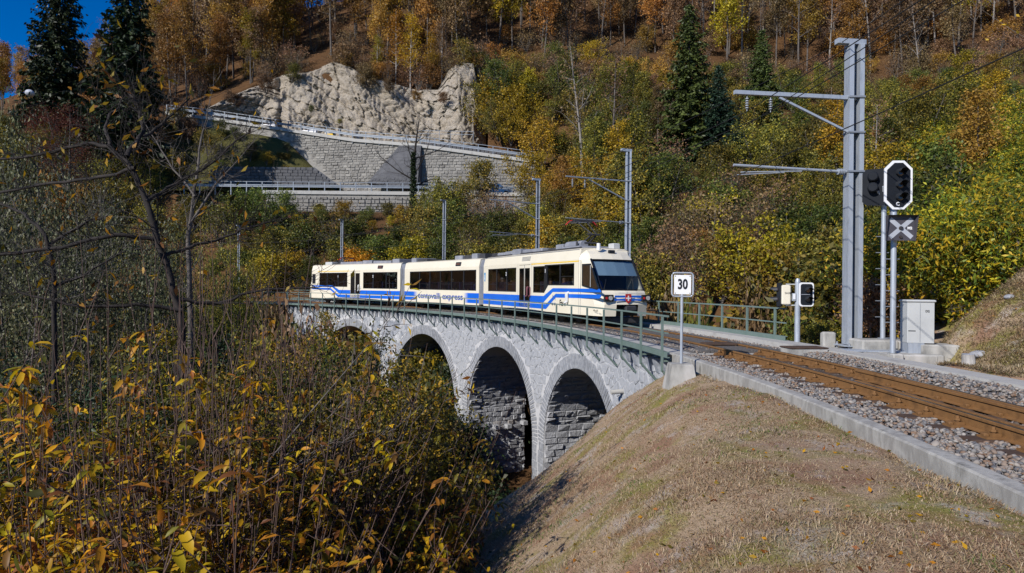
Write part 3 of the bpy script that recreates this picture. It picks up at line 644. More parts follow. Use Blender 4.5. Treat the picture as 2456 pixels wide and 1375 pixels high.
# ---------------------------------------------------------------- railings
def railing(name, label, R, a0, a1, step, zt, zm, zb0, zb1, bracket, endover=.25):
    t = thing(name, label, 'railing', tuple(pol(R, a0, zb0)))
    n = int(round((a1 - a0) * R_(1) * R / step)); da = (a1 - a0) / n; k = math.degrees(endover / R)
    m_ = MB(); sweep(m_, R, a0 - k, a1, rect(-.025, .025, zt - .045, zt)); wpart('top_rail', m_, mt['green'], t)
    m_ = MB(); sweep(m_, R, a0 - k, a1, rect(-.018, .018, zm - .036, zm)); wpart('mid_rail', m_, mt['green'], t)
    bb = MB(); sweep(bb, R, a0 - k, a1, [(-.03, zb0), (.05, zb0), (.05, zb0 + .02), (-.012, zb0 + .02), (-.012, zb1 - .02), (.05, zb1 - .02), (.05, zb1), (-.03, zb1)])
    wpart('edge_beam', bb, mt['green'], t)
    for i in range(n + 1):
        a = a0 + da * i; o = pol(R - .055 if bracket else R + .0, a); c = math.cos(R_(a)); s = math.sin(R_(a)); rot = Matrix.Rotation(R_(a), 3, 'Z')
        zbot = -.60 if bracket else zb1 - .02
        m_ = MB().box((o.x, o.y, (zt - .05 + zbot) / 2), (.045, .075, zt - .05 - zbot), rot)
        if bracket:
            q = pol(RW - .05, a); m_.bar((o.x, o.y, zbot + .03), (q.x, q.y, -1.06), .075, .05); m_.bar((q.x, q.y, -1.04), tuple(pol(RW + .02, a, -1.04)), .075, .06)
            m_.bar((o.x, o.y, -.33), tuple(pol(RW, a, -.33)), .05, .04)
        wpart('post', m_, mt['green'], t)
    return t
railing('bridge_railing', 'green steel railing with bracketed posts along the stone side of the viaduct', 51.05, 6.81, 62.0, 1.604, .825, .40, -.23, -.085, True)
railing('bridge_railing', 'green steel railing on the far deck edge beside the dwarf signal', 55.2, 8.94, 62.0, 1.5, .97, .56, .04, .17, False, .55)
# ---------------------------------------------------------------- trackbed
def bed(name, prof, a0, a1, m, kind='structure'):
    mb = MB(); sweep(mb, RC, a0, a1, prof); o = mb.build(name, m); return tag(o, kind=kind)
bed('track_bed', [(-1.66, -.60), (2.02, -.60), (2.02, -.075), (1.4, -.10), (.9, -.20), (-.9, -.20), (-1.3, -.21), (-1.66, -.19)], -24, 6.7, mt['ballast_bed'])
bed('track_bed', [(-1.3, -.128), (1.62, -.128), (1.4, -.09), (.9, -.06), (-.9, -.06), (-1.25, -.11)], 6.7, 84, mt['ballast_bed'])
kb = MB(); sweep(kb, 51.28, -24, 6.6, [(-.09, -.75), (.09, -.75), (.09, -.12), (.075, -.105), (-.075, -.115), (-.095, -.135)], .5)
k = tag(kb.build('kerb', mt['kerb']), kind='structure')
dt = MB(); sweep(dt, RC, -24, 8.6, rect(2.0, 2.62, -.5, -.055), .6); tag(dt.build('cable_duct_path', mt['concrete']), kind='structure')
dl = thing('cable_duct', 'long concrete cable duct covers with a joint line beside the rails', 'cable duct', tuple(pol(55.3, 0, -.04)))
a = -20.0
while a < 8.3:
    da = .98; m_ = MB(); sweep(m_, RC, a + .01, a + da - .01, rect(2.03, 2.29, -.06, -.012), .5); wpart('cover_slab', m_, mt['concrete'], dl)
    m_ = MB(); sweep(m_, RC, a + .01, a + da - .01, rect(2.31, 2.59, -.06, -.016), .5); wpart('cover_slab', m_, mt['concrete'], dl); a += da
trk = thing('railway_track', 'rusty brown metre gauge railway track curving onto the viaduct', 'railway track', tuple(pol(RC, 0, -.14)))
RP = [(-.062, -.17), (.062, -.17), (.062, -.158), (.012, -.14), (.009, -.045), (.032, -.036), (.032, -.006), (.026, 0), (-.026, 0), (-.032, -.006), (-.032, -.036), (-.009, -.045), (-.012, -.14), (-.062, -.158)]
for sgn in (-1, 1):
    m_ = MB(); sweep(m_, RC + sgn * .53, -24, 84, RP, .7); wpart('rail', m_, mt['rust'], trk)
    m_ = MB(); sweep(m_, RC + sgn * .53, -24, 84, [(-.024, .0005), (.024, .0005), (.022, .003), (-.022, .003)], .7); wpart('rail_head', m_, mt['railhead'], trk)
for sgn, aend in ((-1, .9), (1, 2.4)):            # check rails inside the running rails
    m_ = MB(); sweep(m_, RC + sgn * (.53 - .125), -24, aend, RP, .5); wpart('check_rail', m_, mt['rust'], trk)
slm = MB(); P = [(-.15, -.09), (-.11, .0), (.11, .0), (.15, -.09)]
slm.prism(P, (-.95, 0, 0), (0, 1, 0), (0, 0, 1), (1, 0, 0), 1.9); slmesh = bpy.data.meshes.new('sleeper'); slmesh.from_pydata(slm.v, [], slm.f); slmesh.materials.append(mt['sleeper'])
cl = MB(); cl.box((0, 0, .014), (.22, .17, .028)); cl.box((.02, 0, .045), (.10, .12, .036)); cl.tube([(.02, .0, .05), (.02, .0, .135)], .024, 6); cl.tube([(.02, .0, .078), (.02, .0, .104)], .042, 6); cl.chbox((-.075, .0, .04), (.06, .08, .045), .012)
clmesh = bpy.data.meshes.new('rail_clip'); clmesh.from_pydata(cl.v, [], cl.f); clmesh.materials.append(mt['rust'])
a = -21.5; i = 0
while a < 56:
    p = pol(RC, a, (-.168 if a < 14 else -.1) + .004 * math.sin(i * 3)); o = link('sleeper', slmesh, trk); o.location = p - Vector(trk.location); o.rotation_euler = (0, 0, R_(a) + .01 * math.sin(i * 2.3))
    if a < 14:
        for sgn in (-1, 1):
            for q in (-1, 1):
                if q == -sgn and sgn == -1 and a < .5: continue
                c = link('rail_clip', clmesh, trk); pp = pol(RC + sgn * .53 + q * .115, a, -.17); c.location = pp - Vector(trk.location); c.rotation_euler = (0, 0, R_(a) + (PI if q > 0 else 0))
    a += math.degrees(.62 / RC) * (1 if a < 14 else 1.05); i += 1
# ballast stones
t_ = (1 + 5 ** .5) / 2
ico = np.array([(-1, t_, 0), (1, t_, 0), (-1, -t_, 0), (1, -t_, 0), (0, -1, t_), (0, 1, t_), (0, -1, -t_), (0, 1, -t_), (t_, 0, -1), (t_, 0, 1), (-t_, 0, -1), (-t_, 0, 1)]) / math.hypot(1, t_)
icf = np.array([(0, 11, 5), (0, 5, 1), (0, 1, 7), (0, 7, 10), (0, 10, 11), (1, 5, 9), (5, 11, 4), (11, 10, 2), (10, 7, 6), (7, 1, 8), (3, 9, 4), (3, 4, 2), (3, 2, 6), (3, 6, 8), (3, 8, 9), (4, 9, 5), (2, 4, 11), (6, 2, 10), (8, 6, 7), (9, 8, 1)])
def pebbles(cent, size, flat=.7):
    n = len(cent); V = np.repeat(ico[None], n, 0) * rng.uniform(.62, 1.15, (n, 12, 1)) * rng.uniform(.65, 1.25, (n, 1, 3)) * np.array([1, 1, flat])
    ang = rng.uniform(0, 2 * PI, n); ca, sa = np.cos(ang)[:, None], np.sin(ang)[:, None]
    ti = rng.uniform(-.6, .6, n); ct, st = np.cos(ti)[:, None], np.sin(ti)[:, None]
    x, y, z = V[..., 0], V[..., 1], V[..., 2]; y, z = y * ct - z * st, y * st + z * ct; x, y = x * ca - y * sa, x * sa + y * ca
    V = np.stack([x, y, z], -1) * np.asarray(size)[:, None, None] + cent[:, None, :]
    return V.reshape(-1, 3), (icf[None] + 12 * np.arange(n)[:, None, None]).reshape(-1, 3)
cs, szs = [], []
for a0, a1, n, r0, r1 in ((-9, -1, 12500, -1.66, 2.0), (-1, 6.7, 9500, -1.66, 2.0), (6.7, 15, 5500, -1.25, 1.62), (15, 40, 3000, -1.25, -.6)):
    a = rng.uniform(a0, a1, n); dr = rng.uniform(r0, r1, n); rail = np.minimum(np.abs(dr - .53), np.abs(dr + .53)); ok = rail > .07; a, dr = a[ok], dr[ok]
    step_ = math.degrees(.62 / RC); fa = np.abs(((a + 21.5) / step_ + .5) % 1 - .5) * .62; ok = ~((fa < .13) & (np.abs(dr) < .97)); a, dr = a[ok], dr[ok]
    lvl = np.where(a < 6.7, np.where(np.abs(dr) < .95, -.19, np.where(dr > 0, -.19 + .125 * np.clip((dr - .95) / .5, 0, 1), -.185 + .03 * np.clip((-dr - .95) / .6, 0, 1))), np.where(np.abs(dr) < .9, -.085, -.105))
    zz_ = lvl + rng.uniform(-.015, .02, len(a)) - np.where(np.abs(dr) < .45, .03, 0)
    cs.append(np.stack([CX + (RC + dr) * np.cos(np.radians(a)), CY + (RC + dr) * np.sin(np.radians(a)), zz_], -1)); szs.append(rng.uniform(.018, .042, len(a)) * (1 + .4 * (rng.random(len(a)) > .92)))
cs = np.concatenate(cs); szs = np.concatenate(szs); inn_ = np.abs(np.hypot(cs[:, 0] - CX, cs[:, 1] - CY) - RC) < .5
Vb, Fb = pebbles(cs[inn_], szs[inn_])
o = link('ballast', np_mesh('ballast', Vb, [Fb]), None, mt['ballast_dark']); tag(o, 'dark oily crushed stone between the two rails', 'ballast', kind='stuff')
Vb, Fb = pebbles(cs[~inn_], szs[~inn_])
o = link('ballast', np_mesh('ballast', Vb, [Fb]), None, mt['ballast']); tag(o, 'loose grey and brown crushed stone ballast around the rails', 'ballast', kind='stuff')
# steel covers and boxes by the line
t = thing('switch_cover', 'flat rusty steel plate box lying between the rails', 'cover', tuple(W(1790, 845, 17.2)))
p = pol(RC + .05, 8.2, -.02); wpart('plate', MB().chbox(p, (.85, .5, .06), .012, Matrix.Rotation(R_(8), 3, 'Z')), mt['sleeper'], t); wpart('skirt', MB().box(p - Vector((0, 0, .06)), (.75, .42, .08), Matrix.Rotation(R_(8), 3, 'Z')), mt['sleeper'], t)
t = thing('duct_box', 'low grey brown duct box with flat lid in the ballast', 'box', tuple(pol(54.55, 6.4, -.16)))
p = pol(54.55, 6.4); wpart('body', MB().box((p.x, p.y, -.07), (.95, .5, .2), Matrix.Rotation(R_(6), 3, 'Z')), mt['found'], t); wpart('lid', MB().chbox((p.x, p.y, .045), (1.0, .55, .03), .008, Matrix.Rotation(R_(6), 3, 'Z')), mt['sleeper'], t)
# ---------------------------------------------------------------- the train
RS = 51.95; HWID = 1.21
class Sec:
    def __init__(s, px_rear, px_front):
        A = circ(px_rear, 680, RS); B = circ(px_front, 680, RS); A.z = B.z = 0
        s.A = A; s.h = (B - A).normalized(); s.l = Vector((-s.h.y, s.h.x, 0)); s.len = (B - A).length
        s.M = Matrix(((s.h.x, s.l.x, 0, A.x), (s.h.y, s.l.y, 0, A.y), (0, 0, 1, 0), (0, 0, 0, 1)))
    def x(s, px, py=680, y=0.0):                 # place along the side for a photo column
        u = ray(px, py)[0]; A = s.A + s.l * y; return (u * A.y - A.x) / (s.h.x - u * s.h.y)
    def w(s, x, y, z): return s.M @ Vector((x, y, z))
train = thing('train', 'cream and blue three section electric train crossing the viaduct', 'train', tuple(pol(RC, 34, -.02)))
def P2(v): return v
def holed(mb, x0, x1, z0, z1, holes, y, flip=False):
    xs = sorted(set([x0, x1] + [min(max(h[k], x0), x1) for h in holes for k in (0, 1)])); zs = sorted(set([z0, z1] + [h[k] for h in holes for k in (2, 3)]))
    for a, b in zip(xs[:-1], xs[1:]):
        for c, d in zip(zs[:-1], zs[1:]):
            mx, mz = (a + b) / 2, (c + d) / 2
            if any(h[0] < mx < h[1] and h[2] < mz < h[3] for h in holes): continue
            mb.add([(a, y, c), (b, y, c), (b, y, d), (a, y, d)], [(0, 1, 2, 3)])
W2 = 2 * HWID; ZW0, ZW1 = 1.22, 2.43; ZB = .39
def carriage(sec, x0, x1, holes, nose=None, label=None):
    mb = MB(); holed(mb, x0, x1, ZB, 2.62, holes, 0); holed(mb, x0, x1, ZB, 2.62, [], W2)
    prof = [(0, 2.62), (.10, 3.02), (.28, 3.09), (HWID, 3.11), (W2 - .28, 3.09), (W2 - .10, 3.02), (W2, 2.62)]
    for (ya, za), (yb, zb_) in zip(prof[:-1], prof[1:]): mb.add([(x0, ya, za), (x1, ya, za), (x1, yb, zb_), (x0, yb, zb_)], [(0, 1, 2, 3)])
    mb.add([(x0, 0, ZB), (x1, 0, ZB), (x1, W2, ZB), (x0, W2, ZB)], [(3, 2, 1, 0)])
    ends = [x for x in (x0, x1) if nose is None or abs(x - nose[0]) > 1e-6]
    for x in ends: mb.add([(x, 0, ZB), (x, W2, ZB)] + [(x, y, z) for y, z in prof[::-1]], [tuple(range(9))])
    if nose: nose[1](mb)
    o = mb.build('carriage', mt['cream'], train); o.matrix_local = Matrix.Translation(-Vector(train.location)) @ sec.M
    if label: o['label'] = label
    return o
def sub(car, name, mb, mat_, smooth_=False): return mb.build(name, mat_, car, None, smooth_)
def window(car, x0, x1, z0, z1, mull, y=-.004, cut=None):
    f = MB(); b = .045; D = .035
    bars = [(x0, x1, z0, z0 + b), (x0, x1, z1 - b, z1), (x0, x0 + b, z0 + b, z1 - b), (x1 - b, x1, z0 + b, z1 - b)] + [(m_ - .05, m_ + .05, z0 + b, z1 - b) for m_ in mull]
    for a, c, e, g in bars: f.box(((a + c) / 2, y + D / 2, (e + g) / 2), (c - a, D, g - e))
    sub(car, 'window_frame', f, mt['frame'])
    ms = [x0 + b] + sorted(mull) + [x1 - b]
    for i, (a, c) in enumerate(zip(ms[:-1], ms[1:])):
        a += .05 if i else 0; c -= .05 if i < len(ms) - 2 else 0
        sub(car, 'pane', MB().box(((a + c) / 2, y + .022, (z0 + z1) / 2), (c - a, .008, z1 - z0 - 2 * b)), mt['glass'])
        if i % 2 == (len(ms) % 2): sub(car, 'window_bar', MB().box(((a + c) / 2, y + .012, z0 + .38), (c - a, .012, .022)), mt['frame'])
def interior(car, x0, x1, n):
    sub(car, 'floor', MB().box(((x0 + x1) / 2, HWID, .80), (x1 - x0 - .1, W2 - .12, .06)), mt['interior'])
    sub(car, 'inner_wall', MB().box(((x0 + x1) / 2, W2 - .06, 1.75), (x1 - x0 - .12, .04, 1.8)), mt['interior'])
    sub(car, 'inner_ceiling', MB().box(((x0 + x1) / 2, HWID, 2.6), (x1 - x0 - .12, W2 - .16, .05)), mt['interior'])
    for i in range(n):
        x = x0 + (i + .5) * (x1 - x0) / n
        for y in (.55, 1.85):
            m_ = MB().chbox((x, y, 1.10), (.42, .85, .12), .02); m_.chbox((x - .2, y, 1.42), (.1, .85, .62), .02); sub(car, 'seat', m_, mt['seatblue'])
def door(car, xa, xb):
    sub(car, 'door', MB().box(((xa + xb) / 2, .012, 1.52), (xb - xa, .03, 2.0)), mt['cream'])
    m = (xa + xb) / 2; sub(car, 'door_seal', MB().box((m, -.006, 1.52), (.03, .012, 2.0)), mt['bellows'])
    for a, c in ((xa + .06, m - .06), (m + .06, xb - .06)):
        sub(car, 'door_window', MB().box(((a + c) / 2, -.008, 1.60), (c - a, .014, 1.55)), mt['frame']); sub(car, 'door_pane', MB().box(((a + c) / 2, -.018, 1.60), (c - a - .06, .006, 1.48)), mt['glass'])
def stripe(car, pts, mat_, y=-.003):              # pts: (x, ztop, zbottom)
    m_ = MB()
    for (xa, ta, ba), (xb, tb, bb) in zip(pts[:-1], pts[1:]): m_.add([(xa, y, ba), (xb, y, bb), (xb, y, tb), (xa, y, ta)], [(0, 1, 2, 3)])
    m_.f = [f for f in m_.f]; return sub(car, 'stripe', m_, mat_)
def text_mesh(s, size, bold, align='LEFT', valign='TOP_BASELINE'):
    c = bpy.data.curves.new('lettering', 'FONT'); c.body = s; c.size = size; c.extrude = .002; c.offset = bold; c.align_x = align; c.align_y = valign; c.resolution_u = 3
    o = bpy.data.objects.new('lettering', c); COL.objects.link(o); bpy.context.view_layer.update()
    me = bpy.data.meshes.new_from_object(o.evaluated_get(bpy.context.evaluated_depsgraph_get())); bpy.data.objects.remove(o); bpy.data.curves.remove(c); me.name = 'lettering'; return me
def text(car, s, x, z, size, mat_, y=-.006, rot=None, name='lettering', sx=1.0, bold=.0, align='LEFT', width=None):
    me = text_mesh(s, size, bold, align); me.materials.clear(); o = link(name, me, car, mat_)
    if width: xs_ = [v.co.x for v in me.vertices]; sx = width / (max(xs_) - min(xs_))
    o.location = (x, y, z); o.rotation_euler = rot or (PI / 2, 0, 0); o.scale = (sx, 1, 1); return o
def roofbox(car, x0, x1, y0, y1, h, m='roofgrey', z=3.08, b=.03):
    return sub(car, 'roof_box', MB().chbox(((x0 + x1) / 2, (y0 + y1) / 2, z + h / 2), (x1 - x0, y1 - y0, h), b), mt[m])
def bogie(car, x):
    m_ = MB(); m_.chbox((x, HWID, .33), (2.0, 1.5, .22), .03)
    for y in (HWID - .72, HWID + .72): m_.chbox((x, y, .30), (2.3, .12, .24), .03)
    sub(car, 'bogie_frame', m_, mt['roofdark'])
    for dx in (-.75, .75):
        for y in (HWID - .56, HWID + .56): sub(car, 'wheel', MB().tube([(x + dx, y - .06, .36), (x + dx, y + .06, .36)], .36, 20), mt['sleeper'])
BLUEMIX = None
m, nt, bs = new_mat('blue_fading_to_cream'); bs.inputs['Roughness'].default_value = .32
tc = nt.nodes.new('ShaderNodeTexCoord'); sp = nt.nodes.new('ShaderNodeSeparateXYZ'); nt.links.new(tc.outputs['Generated'], sp.inputs[0])
nt.links.new(mixc(nt, sp.outputs[0], (.010, .125, .60), (.73, .67, .53)), bs.inputs['Base Color']); FADE1 = m
m, nt, bs = new_mat('cream_fading_to_blue'); bs.inputs['Roughness'].default_value = .32
tc = nt.nodes.new('ShaderNodeTexCoord'); sp = nt.nodes.new('ShaderNodeSeparateXYZ'); nt.links.new(tc.outputs['Generated'], sp.inputs[0])
nt.links.new(mixc(nt, sp.outputs[0], (.73, .67, .53), (.010, .125, .60)), bs.inputs['Base Color']); FADE2 = m
U0, U1, L0, L1 = 1.08, .79, .72, .50              # stripe edges
def display(car, x, z=2.80):
    d = Vector((0, -.03, 0)); q = Matrix.Rotation(-.24, 3, 'X')
    sub(car, 'destination_display', MB().chbox((x, .035, z), (.62, .05, .24), .02, q), mt['frame'])
    m_ = MB()
    for k in range(4): m_.box((x - .15 + k * .1, .006, z + .0), (.07, .012, .07), q)
    sub(car, 'display_digits', m_, mt['amber'])
def shield(car, x, z):
    P = [(-.10, .26), (.10, .26), (.10, -.08), (.06, -.2), (0, -.26), (-.06, -.2), (-.10, -.08)]
    sub(car, 'shield_emblem', MB().prism(P, (x, -.002, z), (1, 0, 0), (0, 0, 1), (0, -1, 0), .005), mt['c_shield'])
    sub(car, 'shield_mark', MB().prism([(-.05, -.12), (.05, -.12), (.02, .03), (.03, .12), (-.03, .12), (-.02, .03)], (x, -.007, z), (1, 0, 0), (0, 0, 1), (0, -1, 0), .003), mt['white'])
mt['c_shield'] = mat('light_blue_shield', [(.02, .25, .52)], 3, .4)
# ---- front section
s1 = Sec(1158, 1400); X = s1.x; xs0, xs1 = .12, 11.0
NZ = [(ZB, 12.60), (.84, 12.66), (1.30, 12.52), (1.38, 12.44), (2.62, 11.60), (2.84, 11.38), (3.0, 11.05), (3.09, 10.99)]
def xf(z): return float(np.interp(z, [a for a, b in NZ], [b for a, b in NZ]))
def inset(z): return 0 if z <= 2.62 else (.10 * (z - 2.62) / .40 if z < 3.02 else .28)
def nose_cols(z):
    f = xf(z); i = inset(z); half = [(xs1, i), (max(xs1, f - .55), i + .05), (max(xs1, f - .10), i + .24), (max(xs1, f + .0), .72), (max(xs1, f + .035), HWID)]
    return half + [(x, W2 - y) for x, y in half[-2::-1]]
def nose(mb):
    rows = [nose_cols(z) for z, _ in NZ]
    for r in range(len(NZ) - 1):
        for c in range(8):
            if r == 3 and 2 <= c <= 5: continue              # windscreen opening
            if r == 0 and 3 <= c <= 4: continue              # coupler opening
            (xa, ya), (xb, yb) = rows[r][c], rows[r][c + 1]; (xc, yc), (xd, yd) = rows[r + 1][c + 1], rows[r + 1][c]
            mb.add([(xa, ya, NZ[r][0]), (xb, yb, NZ[r][0]), (xc, yc, NZ[r + 1][0]), (xd, yd, NZ[r + 1][0])], [(0, 1, 2, 3)])
    # roof front: crown over the cab
xw = [X(1171), X(1238)]; xd_ = [X(1245), X(1272)]; xv = [X(1279), X(1377)]; xk = X(1306)
holes = [(xw[0], xw[1], ZW0, ZW1), (xv[0], xk, ZW0, ZW1), (xk, xv[1], 1.56, ZW1 + .04), (xd_[0], xd_[1], .5, 2.54)]
car1 = carriage(s1, xs0, xs1, holes, (xs1, nose), 'leading cream section with sloping windscreen and driver cab')
window(car1, *xw, ZW0, ZW1, [X(1191), X(1215)]); window(car1, xk, xv[1], 1.56, ZW1 + .04, [X(1343)])
window(car1, xv[0], xk, ZW0, ZW1, [])
sub(car1, 'window_frame', MB().prism([(xk - .01, 1.24), (xk + .42, 1.60), (xk - .01, 1.60)], (0, .02, 0), (1, 0, 0), (0, 0, 1), (0, -1, 0), .026), mt['frame'])
sub(car1, 'window_frame', MB().box((X(1309), -.001, 2.0), (.30, .03, .84)), mt['frame'])
text(car1, '1', X(1307), 2.12, .24, mt['white'], -.02, bold=.006); text(car1, '2', X(1213.5), 2.05, .24, mt['white'], -.02, bold=.006)
door(car1, *xd_); interior(car1, .3, 10.6, 8); shield(car1, X(1163), 1.98)
x_end = X(1400)
stripe(car1, [(xs0, U0, U1), (X(1304), U0, U1), (X(1326), 1.44, 1.27), (X(1438), 1.44, 1.31), (X(1442), 1.37, 1.31)], mt['blue']); stripe(car1, [(xs0, L0, L1), (X(1310), L0, L1), (X(1333), 1.20, 1.03), (X(1438), 1.22, 1.07), (X(1442), 1.22, 1.13)], mt['blue'])
stripe(car1, [(X(1274), 2.57, 2.52), (X(1388), 2.57, 2.52)], mt['yellow'])
text(car1, 'Fart', X(1342.5), .70, .36, mt['frame'], bold=.008, sx=.9)
text(car1, 'ABe 4/6', X(1424), .57, .11, mt['frame'], -.012)
for k in range(4): sub(car1, 'vent_slat', MB().box((X(1260), .03 + .013 * k, 2.74 + k * .055), (X(1270) - X(1250), .03, .022)), mt['bellows'])
# cab side window
pts = [(X(1396), 2.42), (X(1417), 2.42), (X(1436), 1.44), (X(1432), 1.40), (X(1396), 1.55)]
sub(car1, 'cab_window_frame', MB().prism(pts, (0, -.002, 0), (1, 0, 0), (0, 0, 1), (0, -1, 0), .012), mt['frame'])
c_ = (sum(p[0] for p in pts) / 5, sum(p[1] for p in pts) / 5); pin = [(c_[0] + (a - c_[0]) * .86, c_[1] + (b - c_[1]) * .88) for a, b in pts]
sub(car1, 'cab_window_pane', MB().prism(pin, (0, -.014, 0), (1, 0, 0), (0, 0, 1), (0, -1, 0), .006), mt['lens']); sub(car1, 'cab_window_bar', MB().box((X(1417), -.022, 1.93), (.03, .01, .85)), mt['cabinet'])
# windscreen
fr = MB(); zs_ = (1.38, 2.62); lo = nose_cols(zs_[0]); hi = nose_cols(zs_[1])
def wsp(c, t_, out=.0): (xa, ya), (xb, yb) = lo[c], hi[c]; return Vector((lerp(xa, xb, t_) + out * .8, lerp(ya, yb, t_), lerp(*zs_, t_) + out * .6))
for c in range(2, 6):
    fr.add([wsp(c, .035), wsp(c + 1, .035), wsp(c + 1, .97), wsp(c, .97)], [(0, 1, 2, 3)])
sub(car1, 'windscreen', fr, mt['wsglass'])
f = MB()
for c in range(2, 6):
    for t_, r_ in ((.02, .035), (.975, .04)): f.bar(wsp(c, t_, .008), wsp(c + 1, t_, .008), .06, .03)
f.bar(wsp(2, 0, .01), wsp(2, 1, .01), .07, .04); f.bar(wsp(6, 0, .01), wsp(6, 1, .01), .07, .04); sub(car1, 'windscreen_frame', f, mt['frame'])
b = MB()
for c in range(2, 6): b.add([wsp(c, .47) - Vector((.07, 0, 0)), wsp(c + 1, .47) - Vector((.07, 0, 0)), wsp(c + 1, .93) - Vector((.07, 0, 0)), wsp(c, .93) - Vector((.07, 0, 0))], [(0, 1, 2, 3)])
sub(car1, 'sun_blind', b, mt['blind'])
sub(car1, 'driver_desk', MB().chbox((11.75, HWID, 1.28), (.8, 2.0, .12), .03), mt['greydesk'] if 'greydesk' in mt else mt['bellows'])
sub(car1, 'cab_bulkhead', MB().box((10.75, HWID, 1.75), (.05, W2 - .1, 1.8)), mt['interior'])
for c, q in ((2, 1), (5, -1)): 
    p = wsp(c, .0, .03) + Vector((0, .1 * q, 0)); sub(car1, 'wiper', MB().tube([p, p + Vector((-.28, .25 * (1 if c == 2 else .6), .42))], .012, 5), mt['rubber'])
FR = 12.70
for y in (.36, W2 - .36):
    sub(car1, 'headlight_housing', MB().chbox((12.66, y, 1.09), (.09, .42, .26), .02), mt['frame'])
    sub(car1, 'headlight', MB().tube([(12.68, y + .06, 1.09), (12.725, y + .06, 1.09)], .085, 14), mt['lamp']); sub(car1, 'tail_light', MB().tube([(12.68, y - .12, 1.09), (12.715, y - .12, 1.09)], .05, 10), mt['red'])
m_ = MB()
for z0, z1 in ((1.11, 1.19), (.99, 1.06)): m_.box((12.695, HWID, (z0 + z1) / 2), (.012, 1.2, z1 - z0))
sub(car1, 'front_stripe', m_, mt['blue'])
sub(car1, 'emblem_shield', MB().prism([(-.13, .17), (.13, .17), (.13, -.04), (.08, -.15), (0, -.2), (-.08, -.15), (-.13, -.04)], (12.705, HWID, 1.08), (0, 1, 0), (0, 0, 1), (1, 0, 0), .012), mt['red'])
m_ = MB(); m_.box((12.722, HWID, 1.085), (.008, .05, .2)); m_.box((12.7215, HWID, 1.085), (.008, .2, .05)); sub(car1, 'emblem_cross', m_, mt['white'])
text(car1, 'centovalli express', 12.675, 1.25, .115, mt['cabinet'], HWID, (PI / 2, 0, PI / 2), align='CENTER')
text(car1, '45', 12.66, .62, .14, mt['frame'], W2 - .36, (PI / 2, 0, PI / 2))
sub(car1, 'number_box', MB().chbox((11.32, HWID + .1, 2.93), (.1, .3, .16), .02), mt['frame'])
sub(car1, 'coupler', MB().tube([(12.2, HWID, .72), (12.85, HWID, .70)], .10, 12).chbox((12.88, HWID, .70), (.12, .5, .2), .04), mt['roofdark'])
sub(car1, 'snow_plough', MB().chbox((12.25, HWID, .22), (.10, 1.6, .26), .03), mt['roofdark']); sub(car1, 'buffer_beam', MB().box((11.9, HWID, .62), (.3, 2.0, .5)), mt['frame'])
sub(car1, 'antenna', MB().tube([(11.25, .75, 3.0), (11.25, .75, 3.27)], .08, 12), mt['white'])
# roof kit
sub(car1, 'roof_rail', MB().box((5.5, .32, 3.12), (10.2, .05, .08)), mt['roofdark'])
for q in ((.3, 1.1, .4, 2.0, .24, 'roofdark'), (1.3, 2.3, .35, 2.0, .22, 'roofgrey'), (2.5, 3.4, .3, 2.1, .24, 'roofgrey'), (3.5, 4.5, .28, 2.1, .30, 'roofgrey'), (4.7, 6.9, .32, 2.1, .22, 'roofgrey'), (6.95, 7.7, .6, 2.0, .2, 'roofdark'), (7.75, 8.45, .6, 1.8, .32, 'roofgrey'), (8.9, 10.4, .3, 2.1, .13, 'roofgrey')): roofbox(car1, *q)
sub(car1, 'roof_tank', MB().tube([(8.6, .8, 3.30), (10.0, .8, 3.28)], .19, 16), mt['roofgrey']); roofbox(car1, 10.35, 10.75, 1.75, 2.1, .26, 'cabinet')
sub(car1, 'roof_insulator', MB().tube([(9.9, .5, 3.2), (9.9, .5, 3.42)], .05, 8).tube([(10.2, 1.4, 3.35), (10.2, .7, 3.35)], .04, 8), mt['roofdark'])
bogie(car1, 1.0); bogie(car1, 9.2)
def pantograph(car, x, y, h, fold=.0, k=1):
    m_ = MB(); z = 3.24
    m_.box((x, y, z), (1.1, .9, .05))
    knee = (x + .75 * k, y, z + h * .42); top = (x - .35 * k, y, z + h)
    for dy in (-.18, .18): m_.tube([(x - .4 * k, y + dy, z), (knee[0], y + dy * .6, knee[2])], .035, 6)
    for dy in (-.25, .25): m_.tube([(knee[0], y + dy * .4, knee[2]), (top[0], y + dy, top[2] - .06)], .022, 6)
    m_.tube([(x - .2 * k, y, z), (knee[0] - .15 * k, y, knee[2] - .08)], .018, 5); m_.tube([(knee[0] - .05, y - .3, knee[2]), (knee[0] - .05, y + .3, knee[2])], .04, 6)
    sub(car, 'pantograph_frame', m_, mt['roofdark'])
    sub(car, 'contact_strip', MB().box((top[0] - .12, y, top[2]), (.06, .95, .05)).box((top[0] + .16, y, top[2]), (.06, .95, .05)).box((top[0], y - .4, top[2] - .05), (.4, .03, .05)).box((top[0], y + .4, top[2] - .05), (.4, .03, .05)), mt['roofdark'])
    for s in (-1, 1): sub(car, 'pantograph_horn', MB().tube([(top[0], y + s * .48, top[2]), (top[0], y + s * .62, top[2] - .05), (top[0], y + s * .80, top[2] - .22)], .028, 6), mt['red'])
pantograph(car1, 9.4, HWID, 1.16)
for q in (X(1242), X(1275), X(1392), 10.98): sub(car1, 'panel_seam', MB().box((q, -.001, 1.5), (.014, .004, 2.2)), mt['bellows'])
sub(car1, 'roof_edge_seam', MB().box((5.5, .098, 3.025), (10.7, .02, .02)), mt['bellows'])
